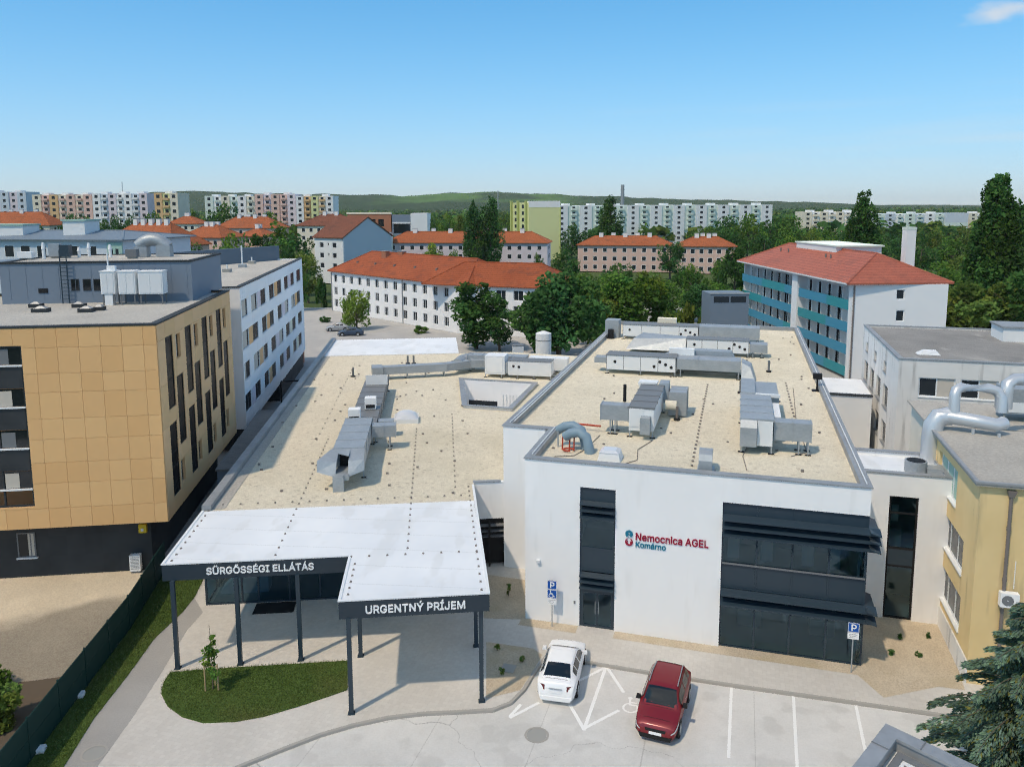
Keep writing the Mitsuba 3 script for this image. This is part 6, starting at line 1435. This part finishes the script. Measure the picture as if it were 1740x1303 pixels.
# far woods: one mass of crowns out to the hills
rng = np.random.default_rng(4); Vs, Fs, Cs, at_ = [], [], [], 0
cells = []
for i in range(3400):
    d = 430 * (2900 / 430) ** rng.random(); x = rng.uniform(-.78, .78) * d; cells.append((x, d))
for x, d in cells:
    R_ = rng.uniform(4, 8) * (1 + d / 2600); h = rng.uniform(7, 13) + d * .0016; n = 26
    dd = rng.normal(size=(n, 3)); dd /= np.linalg.norm(dd, axis=1, keepdims=True); dd[:, 2] = np.abs(dd[:, 2])
    P_ = np.array([x, d, h * .35]) + dd * [R_, R_, h * .7] * rng.uniform(.7, 1.05, (n, 1))
    base = np.array(GREENS[rng.choice(['mid', 'dark', 'cool', 'olive', 'dark'])]) * rng.uniform(.75, 1.25)
    V, F, C = leaves(P_, R_ * .62, rng, np.repeat(base[None], n, 0), .25, .6, 1.2); Vs.append(V); Fs.append(F + at_); Cs.append(C); at_ += len(V)
solo('far_woods', mikit.ply((np.vstack(Vs), np.vstack(Fs)), 'mat_leaf', False, color=np.vstack(Cs)), None, 'distant green tree cover spreading to the hills', 'wood', kind='stuff')
# the hills on the horizon
px_ = np.arange(-400, 2150, 8.0); crest = np.interp(px_, [-400, 0, 160, 300, 420, 560, 640, 700, 760, 850, 940, 1040, 1150, 1260, 1400, 1480, 1600, 1740, 2150], [326, 328, 331, 324, 328, 330, 331, 333, 328, 326, 330, 334, 338, 341, 344, 348, 349, 350, 350])
hv, hf = [], []; D0, D1, D2 = 2300.0, 3600.0, 5200.0; ts = np.linspace(0, 1, 26)
for i, x in enumerate(px_):
    zc = max(far(x, crest[i], D1)[2], 18)
    for t in ts:
        d = D0 + (D2 - D0) * t; z = zc * (1 - abs(d - D1) / (D1 - D0 if d < D1 else D2 - D1)) ** .8 if abs(d - D1) < (D1 - D0 if d < D1 else D2 - D1) else 0
        q = far(x, 300, d); hv.append((q[0], d, z))
hv = np.array(hv); nb_ = meshkit.fbm(hv * [1 / 70, 1 / 70, 0], 4, 5); hv[:, 2] += (nb_ - .5) * 14 * np.clip(hv[:, 2] / 25, 0, 1); m = len(ts)
for i in range(len(px_) - 1):
    for j in range(m - 1): a = i * m + j; hf += [[a, a + m, a + m + 1], [a, a + m + 1, a + 1]]
struct('hills', (hv, np.array(hf)), 'forest', smooth=True)

# ------------------------------------------------------------------ fence on the left
fp = [np.array(q) for q in ((-18.75, 20.0), (-19.45, 29.0), (-20.25, 39.0), (-21.35, 45.9))]
fence = thing('mesh_fence', 'dark green privacy fence along the grass strip on the left', 'fence')
for a, b_ in zip(fp[:-1], fp[1:]):
    f = Fr(a, b_ - a); L = np.linalg.norm(b_ - a); n = max(1, round(L / 2.5))
    for i in range(n):
        w_ = L / n; bb = B().box(f, i * w_ + .04, (i + 1) * w_ - .04, -.012, .012, .06, 1.88); part(fence, 'panel', bb, 'fence_green')
        q = part(fence, 'post', B().box(f, i * w_ - .035, i * w_ + .035, -.035, .035, 0, 1.95), 'fence_green')
        ra = B()
        for z in (.1, .95, 1.86): ra.box(f, i * w_ + .04, (i + 1) * w_ - .04, -.03, -.0125, z - .02, z + .02)
        part(fence, 'rail', ra, 'fence_green')
for i, (x, y) in enumerate([(137, 1183), (184, 1110), (70, 1276), (210, 1074)]):
    c = at(x, y); solo('concrete_block', B().taper(Fr(c, (1, .2)), (-.17, .17, -.22, .22), .02, (-.13, .13, -.18, .18), .2), 'white_plastic', ['second nearest', 'third nearest', 'nearest', 'farthest'][i] + ' small white block in the grass at the fence foot', 'block', 'white blocks along the fence')


def blob_plant(name, label, cat, x, y, h, w, n, size, tone, seed, z=0.0, group=None):
    rng = np.random.default_rng(seed); c = at(x, y, z); cen, rad = broad_centres(rng, 9, w, h * .55, h * .5, (.35, .55)); cen[:, 2] = np.maximum(cen[:, 2], rad * .5)
    V, F, C = crown(rng, cen, rad, n, size, GREENS[tone]); k = thing(name, label, cat, group)
    part(k, 'stem', B().tube([(c[0], c[1], z), (c[0] + .03, c[1], z + h * .6)], .03, 6, .01), 'bark'); part(k, 'foliage', mikit.ply((V + c, F), 'mat_leaf', False, color=C), None); return k


blob_plant('shrub', 'upper leafy shrub at the left edge beside the soil bed', 'shrub', -12, 1170, 1.6, 1.0, 2600, .12, 'mid', 5)
blob_plant('shrub', 'lower leafy shrub at the left edge beside the soil bed', 'shrub', -18, 1240, 1.9, 1.1, 2800, .12, 'olive', 6)
for i, (x, y) in enumerate([(1530, 1085), (1577, 1083), (1514, 1112), (1561, 1115)]): blob_plant('small_plant', ['back left', 'back right', 'front left', 'front right'][i] + ' young plant in the gravel right of the clinic', 'plant', x, y, .30, .15, 90, .07, 'dark', 20 + i, 0, 'young plants in the right gravel bed')
for i, (x, y) in enumerate([(845, 1104), (888, 1124), (852, 1145), (864, 1012)]): blob_plant('small_plant', ['back', 'right', 'front'][i] + ' young plant in the gravel bed beside the canopy' if i < 3 else 'young plant before the dark louvred window', 'plant', x, y, .32 if i < 3 else 1.0, .15, 90 if i < 3 else 220, .07, 'olive', 30 + i)
c = at(864, 1135); k = thing('drain_cover', 'square grey drain cover in the gravel bed beside the canopy', 'drain cover'); part(k, 'frame', B().box(Fr(c, F0.u), -.33, .33, -.33, .33, .005, .03), 'kerb_stone'); part(k, 'lid', B().box(Fr(c, F0.u), -.27, .27, -.27, .27, .031, .04), 'iron')
# sapling with its stakes
c = at(362, 1172); k = thing('sapling', 'young staked tree on the curved lawn', 'tree'); rng = np.random.default_rng(3)
part(k, 'trunk', B().tube([(c[0], c[1], 0), (c[0] + .03, c[1], 1.4), (c[0] - .02, c[1] + .02, 3.2)], .035, 7, .008), 'bark')
cen = np.array([[rng.normal(0, .14), rng.normal(0, .14), z] for z in np.linspace(1.0, 2.6, 12)]); V, F, C = crown(rng, cen, np.interp(cen[:, 2], [1, 1.7, 2.7], [.24, .28, .12]), 520, .10, GREENS['mid'], shell=.2)
part(k, 'crown', mikit.ply((V + c, F), 'mat_leaf', False, color=C), None)
for dx, dy in ((-.28, -.15), (.3, -.12), (.0, .32)): part(k, 'stake', B().tube([(c[0] + dx, c[1] + dy, 0), (c[0] + dx, c[1] + dy, 1.35)], .035, 7), 'wood')
part(k, 'tie', B().bar((c[0] - .28, c[1] - .15, 1.25), (c[0] + .3, c[1] - .12, 1.25), .04).bar((c[0] - .28, c[1] - .15, 1.2), (c[0], c[1] + .32, 1.2), .04), 'wood')

# ------------------------------------------------------------------ signs
def sign(name, label, x, y, plates, h):
    c = at(x, y); f = Fr(c, F0.u); k = thing(name, label, 'sign'); part(k, 'post', B().tube([f.w(0, 0, 0), f.w(0, 0, h)], .03, 8), 'galva'); z = h
    for what in plates:
        s_ = .50 if what != 'text' else .34; q = part(k, 'plate', B().box(f, -.25, .25, -.05, -.032, z - s_ + .01, z - .01), 'sign_blue' if what != 'text' else 'letter_white', label={'P': 'blue parking plate', 'chair': 'blue wheelchair plate', 'text': 'white text plate'}[what])
        if what != 'text': part(q, 'border', flat(f, sbox(-.245, z - s_ + .015, .245, z - .015).difference(sbox(-.225, z - s_ + .035, .225, z - .035)), -.0505, .003), 'letter_white')
        if what == 'P': text(q, f, 'P', .32, -.10, z - s_ + .09, 'letter_white', 'letter', .004, -.0505)
        if what == 'chair': part(q, 'symbol', flat(f, affinity.translate(wheelchair(.40), -.22, z - s_ + .045), -.0505, .004), 'letter_white')
        if what == 'text':
            for j in range(3): part(q, 'line', B().box(f, -.18, .18 - .06 * j, -.0535, -.0505, z - .10 - .08 * j, z - .08 - .08 * j), 'frame_grey')
        z -= s_
    return k


sign('parking_sign', 'parking sign with blue P, wheelchair and white plate by the white wall', 938, 1064, ['P', 'chair', 'text'], 2.6)
sign('parking_sign', 'parking sign with blue P over a white plate before the large glazing', 1446, 1142, ['P', 'text'], 2.55)


# ------------------------------------------------------------------ cars
def car(label, o, d, paint, st, glass, L, wheel_x, rear_to_camera, suv=False, simple=False):
    f = Fr(o, d); Z = o[2]; k = thing('parked_car', label, 'car'); xs = [s[0] for s in st]
    fine = np.unique(np.concatenate([np.linspace(a, b_, 4) for a, b_ in zip(xs[:-1], xs[1:])])); A = np.array(st)
    from scipy.interpolate import PchipInterpolator as PI
    I = [PI(A[:, 0], A[:, i]) for i in range(1, 5)]

    def sec(x):
        w_, zb, zt, wr = (float(i(x)) for i in I); lo = .24 + .12 * (max(0, .5 - x) + max(0, x - L + .5)); lo = min(lo, zb - .15)
        return [(w_ * .90, lo), (w_ * .975, lo + (zb - lo) * .3), (w_, lo + (zb - lo) * .62), (w_ * .985, zb - .04), (w_ * .95, zb), (wr, zt - .055), (wr * .9, zt - .02), (wr * .5, zt - .004), (0, zt)]
    V, Fc = [], []; m = 17
    for x in fine:
        s = sec(x); V += [f.w(x, -y, Z + z) for y, z in s] + [f.w(x, y, Z + z) for y, z in s[-2::-1]]
    for i in range(len(fine) - 1):
        for j in range(m - 1): a = i * m + j; Fc += [[a, a + m, a + m + 1], [a, a + m + 1, a + 1]]
        a = i * m; Fc += [[a, a + m - 1, a + 2 * m - 1], [a, a + 2 * m - 1, a + m]]
    for e in (0, len(fine) - 1): Fc += [[e * m, e * m + j, e * m + j + 1] for j in range(1, m - 1)]
    part(k, 'body', B().add(V, Fc), paint, 50)

    def pt(x, j, t, s_=1):
        a, b_ = sec(x)[j], sec(x)[j + 1]; return np.array([x, s_ * (a[0] + (b_[0] - a[0]) * t), a[1] + (b_[1] - a[1]) * t])

    def panel(name, corners, mat, n=10, off=.014, sub=None):
        """corners: function (s,t)->local point, both 0..1"""
        P_ = np.array([[corners(i / n, j / n) for j in range(n + 1)] for i in range(n + 1)]); du, dv = np.gradient(P_, axis=0), np.gradient(P_, axis=1); nn = np.cross(du.reshape(-1, 3), dv.reshape(-1, 3)); nn /= np.linalg.norm(nn, axis=1, keepdims=True) + 1e-9
        q = P_.reshape(-1, 3); cen = np.array([L / 2, 0, .7]); sg = np.sign(((q - cen) * nn).sum(1).sum()); q = q + nn * sg * off
        Fq = [[a, a + n + 1, a + n + 2] for i in range(n) for a in range(i * (n + 1), i * (n + 1) + n)] + [[a, a + n + 2, a + 1] for i in range(n) for a in range(i * (n + 1), i * (n + 1) + n)]
        return part(sub or k, name, B().add([f.w(x, y, Z + z) for x, y, z in q], Fq), mat, True)

    def across(x0, x1, sx0, sx1):
        def fn(s, t):
            x = x0 + (x1 - x0) * s; w_ = sec(x)[5][0] * (sx0 + (sx1 - sx0) * s); y = (2 * t - 1) * w_; zt = float(I[2](x)); wr = sec(x)[5][0]; return np.array([x, y, zt - np.interp(abs(y) / wr, [0, .5, .9, 1], [0, .004, .02, .055])])
        return fn
    g = glass
    panel('windscreen', across(g[0] + .06, g[1] - .06, .98, .90), 'dark_glass'); panel('rear_window', across(g[2] + .06, g[3] - .08, .88, .94), 'dark_glass')
    for s_ in (-1, 1):
        for xa, xb in g[4]:
            panel('side_window', lambda s, t, xa=xa, xb=xb: pt(xa + (xb - xa) * s + (.0), 4, .12 + .70 * t, s_), 'dark_glass')
        for wx in wheel_x:
            R_ = .345 if suv else .32; yy = s_ * (float(I[0](wx)) + .012); c0 = f.w(wx, yy - s_ * .2, Z + R_); c1 = f.w(wx, yy, Z + R_)
            w_ = part(k, 'wheel', B().tube([c0, c1], R_, 22), 'rubber', 40); part(w_, 'rim', B().tube([c1, f.w(wx, yy + s_ * .008, Z + R_)], R_ * .66, 16), 'galva', 40)
            part(w_, 'arch', B().tube([f.w(wx, yy - s_ * .15, Z + R_ + .03), f.w(wx, yy - s_ * .007, Z + R_ + .03)], R_ + .055, 22), 'black', 40)
        mx = g[0] + .42; my = float(I[0](mx)) * .97; mm = part(k, 'mirror', B().taper(f, (mx - .06, mx + .12, s_ * (my + .11) - .10, s_ * (my + .11) + .10), Z + .98, (mx - .02, mx + .1, s_ * (my + .11) - .08, s_ * (my + .11) + .08), Z + 1.13), paint if not suv else 'black')
        if suv: part(k, 'roof_rail', B().tube([f.w(x, s_ * sec(x)[5][0] * .93, Z + float(I[2](x)) + .03) for x in np.linspace(g[1] + .1, g[2] - .05, 8)], .022, 6), 'galva')
        panel('headlight', lambda s, t: pt(.02 + .5 * s, 2, .35 + .55 * t + .08 * s, s_), 'lamp_lens')
        xr = L - .03; part(k, 'tail_light', B().hexa([f.w(x, s_ * y, Z + z) for x, y, z in ((xr - .02, .50, .72), (xr + .012, .50, .72), (xr - .10, .80, .72), (xr - .28, .82, .72))], [f.w(x, s_ * y, Z + z) for x, y, z in ((xr - .08, .50, .92), (xr - .035, .50, .92), (xr - .14, .80, .94), (xr - .34, .82, .94))]), 'lamp_red')
    for x_ in (.34, g[0] - .03, g[3] + .03): panel('panel_gap', across(x_, x_ + .016, .96, .96), 'black', 8, .006)
    for s_ in (-1, 1):
        for xd in (1.28, 2.32, 3.28):
            for j_ in (1, 2): panel('door_gap', lambda s, t, xd=xd, j_=j_: pt(xd + .014 * s, j_, t, s_), 'black', 3, .006)
        for xd in (2.12, 3.08): panel('door_handle', lambda s, t, xd=xd: pt(xd + .16 * s, 2, .62 + .14 * t, s_), 'galva' if suv else paint, 3, .022)
    part(k, 'plate', B().box(f, L - .0 if rear_to_camera else -.03, L + .02 if rear_to_camera else -.012, -.26, .26, Z + (.62 if rear_to_camera else .42), Z + (.74 if rear_to_camera else .54)), 'letter_white')
    part(k, 'bumper', B().taper(f, (-.015, .12, -.62, .62), Z + .22, (-.015, .12, -.70, .70), Z + .40), 'black' if suv else paint); part(k, 'bumper', B().taper(f, (L - .14, L + .015, -.66, .66), Z + .24, (L - .14, L + .02, -.74, .74), Z + .44), 'black' if suv else paint)
    if suv: part(k, 'grille', B().hexa([f.w(x, y, Z + z) for x, y, z in ((-.02, -.40, .55), (-.02, .40, .55), (.05, .40, .55), (.05, -.40, .55))], [f.w(x, y, Z + z) for x, y, z in ((.0, -.44, .66), (.0, .44, .66), (.07, .44, .66), (.07, -.44, .66))]), 'black')
    else: part(k, 'handle_strip', B().box(f, L - .03, L + .012, -.3, .3, Z + .80, Z + .83), 'galva')
    return k


sedan = [(0, .56, .50, .54, .44), (.1, .76, .64, .69, .60), (.45, .86, .78, .84, .72), (1.15, .895, .91, .97, .75), (1.95, .90, .96, 1.40, .61), (2.5, .90, .97, 1.455, .60), (3.25, .90, .98, 1.425, .585), (4.02, .885, 1.0, 1.10, .66), (4.26, .84, .94, 1.03, .63), (4.37, .78, .76, .84, .59), (4.43, .66, .52, .57, .48)]
hd = math.radians(12.5); dv = np.array([math.sin(hd), math.cos(hd)]); rear = np.array([1.86, 32.6]); fr0 = rear + dv * 4.42
car('white hatchback seen from behind, parked over the zigzag marking', np.array([*fr0, -.12]), -dv, 'car_white', sedan, (1.15, 1.95, 3.25, 4.02, ((1.5, 2.42), (2.52, 3.15), (3.22, 3.6))), 4.43, (.82, 3.5), True)
suvst = [(0, .60, .58, .64, .50), (.1, .80, .74, .80, .64), (.5, .88, .90, .96, .74), (.98, .91, 1.0, 1.07, .76), (1.72, .92, 1.05, 1.57, .66), (2.5, .92, 1.06, 1.64, .655), (3.45, .915, 1.08, 1.60, .63), (3.95, .90, 1.08, 1.28, .66), (4.12, .86, .95, 1.10, .64), (4.2, .80, .70, .80, .6), (4.24, .72, .55, .62, .5)]
hd = math.radians(21.0); dv = np.array([math.sin(hd), math.cos(hd)])
car('dark red compact suv facing the camera in a parking bay', np.array([5.86, 30.05, -.12]), dv, 'car_red', suvst, (.98, 1.72, 3.45, 3.95, ((1.35, 2.35), (2.45, 3.2), (3.27, 3.6))), 4.24, (.84, 3.42), False, True)
for i, (x, y, dd, pm, lb) in enumerate([(596, 570, (1, .12), 'car_blue', 'dark blue car parked behind the far white roof strip'), (575, 562, (1, .12), 'car_silver', 'silver car behind the dark blue one on the back road')]):
    c = at(x, y, -.03); dd = np.array(dd) / np.linalg.norm(dd); car(lb, np.array([c[0] - 2.2, c[1] - .2, -.03]), dd, pm, sedan, (1.15, 1.95, 3.25, 4.02, ((1.5, 2.42), (2.52, 3.15))), 4.43, (.82, 3.5), False)

# ------------------------------------------------------------------ roof corner below the camera
c = at(1505, 1228, 8.5)[:2]; e1 = np.array([math.cos(math.radians(-47.9)), math.sin(math.radians(-47.9))]); e2_ = np.array([-math.sin(math.radians(47.9)) * 0 + math.cos(math.radians(-134.3)), math.sin(math.radians(-134.3))])
RP = Polygon([c, c + e2_ * 12, c + e2_ * 12 + e1 * 12, c + e1 * 12]); k = thing('near_building', 'grey metal edged roof corner in the lower right foreground', 'building')
part(k, 'wall', B().prism(RP.buffer(-.12, join_style=2), 0, 8.1), 'old_render'); rf = part(k, 'roof', B().prism(RP.buffer(-.5, join_style=2), 8.101, 8.18), 'membrane')
cp = [c, c + e2_ * 12, c + e2_ * 12 + e1 * 12, c + e1 * 12]
part(rf, 'coping', B().prism(RP.difference(RP.buffer(-.42, join_style=2)), 8.42, 8.5), 'coping'); part(rf, 'upstand', B().prism(RP.buffer(-.06, join_style=2).difference(RP.buffer(-.36, join_style=2)), 8.101, 8.419), 'coping'); fz = B()
fl_ = Fr(c, e1); part(rf, 'gutter_board', B().prism(RP.buffer(-.50, join_style=2).difference(RP.buffer(-.68, join_style=2)), 8.181, 8.24), 'frame_grey'); fd2 = Fr(c, e2_)
sm = B()
for t in np.arange(1.0, 9, 1.5): sm.bar([*(c + e1 * t - np.array([-e1[1], e1[0]]) * .0), 8.51], [*(c + e1 * t + e2_ * .42), 8.51], .03, .02); sm.bar([*(c + e2_ * t), 8.51], [*(c + e2_ * t + e1 * .42), 8.51], .03, .02)
part(rf, 'seam', sm, 'frame_grey'); part(rf, 'lightning_cable', B().tube([[*(c + e1 * .8 + e2_ * .95), 8.25], [*(c + e1 * 2.0 + e2_ * 1.2), 8.22], [*(c + e1 * 6 + e2_ * 1.0), 8.22]], .02, 5), 'pipe_grey'); part(rf, 'vent_pipe', B().tube([[*(c + e1 * 3.2 + e2_ * 1.9), 8.18], [*(c + e1 * 3.2 + e2_ * 1.9), 8.5]], .1, 10), 'black')

# ------------------------------------------------------------------ blue spruce in the foreground
rng = np.random.default_rng(8); sx, sy, sh = 17.75, 25.0, 8.8; V_, F_, C_, o_ = [], [], [], 0
k = thing('spruce_tree', 'blue-green spruce with drooping branches in the lower right corner', 'tree'); limb = B()
part(k, 'trunk', B().tube([(sx, sy, -.1), (sx + .05, sy, 4), (sx + .1, sy, sh)], .2, 10, .03), 'bark'); pts_, cols_, dirs_ = [], [], []
for zi, z in enumerate(np.arange(.8, sh - .3, .34)):
    R_ = 4.3 * (1 - z / sh) ** .8 + .25; nb2 = int(6 + 3 * (1 - z / sh)); a0 = rng.uniform(0, 6.28)
    for j in range(nb2):
        an = a0 + j * 6.283 / nb2 + rng.normal(0, .16); L = R_ * rng.uniform(.72, 1.18); dx, dy = math.cos(an), math.sin(an)
        ss = np.linspace(0, 1, 7); lift = .22 * L * np.sin(ss * 2.2) * (.4 + z / sh) - .46 * L * ss ** 2 * (1.2 - z / sh)
        path = np.stack([sx + dx * L * ss, sy + dy * L * ss, z + lift], 1); limb.tube(path, .03, 4, .006)
        n = int(190 * L) + 70; t = rng.random(n) ** .75; P_ = np.stack([np.interp(t, ss, path[:, i]) for i in range(3)], 1)
        side = np.array([-dy, dx, 0]); wd = .55 * L * .42 * (1.05 - t) + .10; off = rng.uniform(-1, 1, n); P_ += side * (off * wd)[:, None]; P_[:, 2] -= np.abs(off) * wd * .35 + rng.uniform(0, .16, n)
        fw = np.stack([dx * np.ones(n) - dy * off * .9, dy * np.ones(n) + dx * off * .9, -.45 + rng.normal(0, .25, n)], 1); fw /= np.linalg.norm(fw, axis=1, keepdims=True)
        tone = rng.uniform(.7, 1.25); tip = (t > .7)[:, None]; col = np.where(tip, (.20, .31, .205), (.115, .195, .125)) * tone; bl_ = rng.random(n)[:, None] < .4; col = np.where(bl_, np.array((.15, .225, .19)) * tone, col); yl = rng.random(n)[:, None] < .10; col = np.where(yl, (.20, .20, .055), col)
        pts_.append(P_); dirs_.append(fw); cols_.append(col)
P_, D_, C_ = np.vstack(pts_), np.vstack(dirs_), np.vstack(cols_); n = len(P_); q = rng.normal(size=(n, 3)); sd = np.cross(D_, q); sd /= np.linalg.norm(sd, axis=1, keepdims=True); ln = rng.uniform(.12, .26, n)[:, None]
V = np.stack([P_ - D_ * ln * .5, P_ - sd * .034, P_ + D_ * ln * .5, P_ + sd * .034], 1).reshape(-1, 3); i4 = np.arange(n)[:, None] * 4
part(k, 'foliage', mikit.ply((V, np.concatenate([i4 + [0, 1, 2], i4 + [0, 2, 3]], 1).reshape(-1, 3)), 'mat_leaf', False, color=np.repeat(C_ * rng.uniform(.8, 1.2, (n, 1)), 4, 0)), None); part(k, 'branches', limb, 'bark', kind='stuff')

# blades of grass standing on the lawn and the strip
rng = np.random.default_rng(12); gv, gc = [], []
for poly, n in ((lawn, 16000), (Polygon(strip).buffer(0), 22000)):
    x0, y0, x1, y1 = poly.bounds; P_ = np.column_stack([rng.uniform(x0, x1, n * 3), rng.uniform(y0, y1, n * 3)])
    import shapely
    P_ = P_[shapely.contains_xy(poly.buffer(.05), P_[:, 0], P_[:, 1])][:n]; P_ = P_[P_[:, 1] > 24]; m = len(P_); an = rng.uniform(0, 6.28, m); h = rng.uniform(.05, .13, m); le = rng.normal(0, .05, (m, 2))
    b0 = np.column_stack([P_, np.full(m, .045)]); d3 = np.column_stack([np.cos(an), np.sin(an), np.zeros(m)]) * .012
    gv.append(np.stack([b0 - d3, b0 + d3, b0 + np.column_stack([le, h])], 1).reshape(-1, 3)); t = meshkit.fbm(np.column_stack([P_ * .7, np.zeros(m)]), 3, 2)[:, None]
    gc.append(np.repeat((np.array([.065, .125, .024]) * (1 - t) + np.array([.17, .21, .06]) * t) * rng.uniform(.6, 1.4, (m, 1)), 3, 0))
gv, gc = np.vstack(gv), np.vstack(gc); solo('grass_blades', mikit.ply((gv, np.arange(len(gv)).reshape(-1, 3)), 'mat_leaf', False, color=gc), None, 'short grass on the lawn and the strip along the fence', 'grass', kind='stuff')
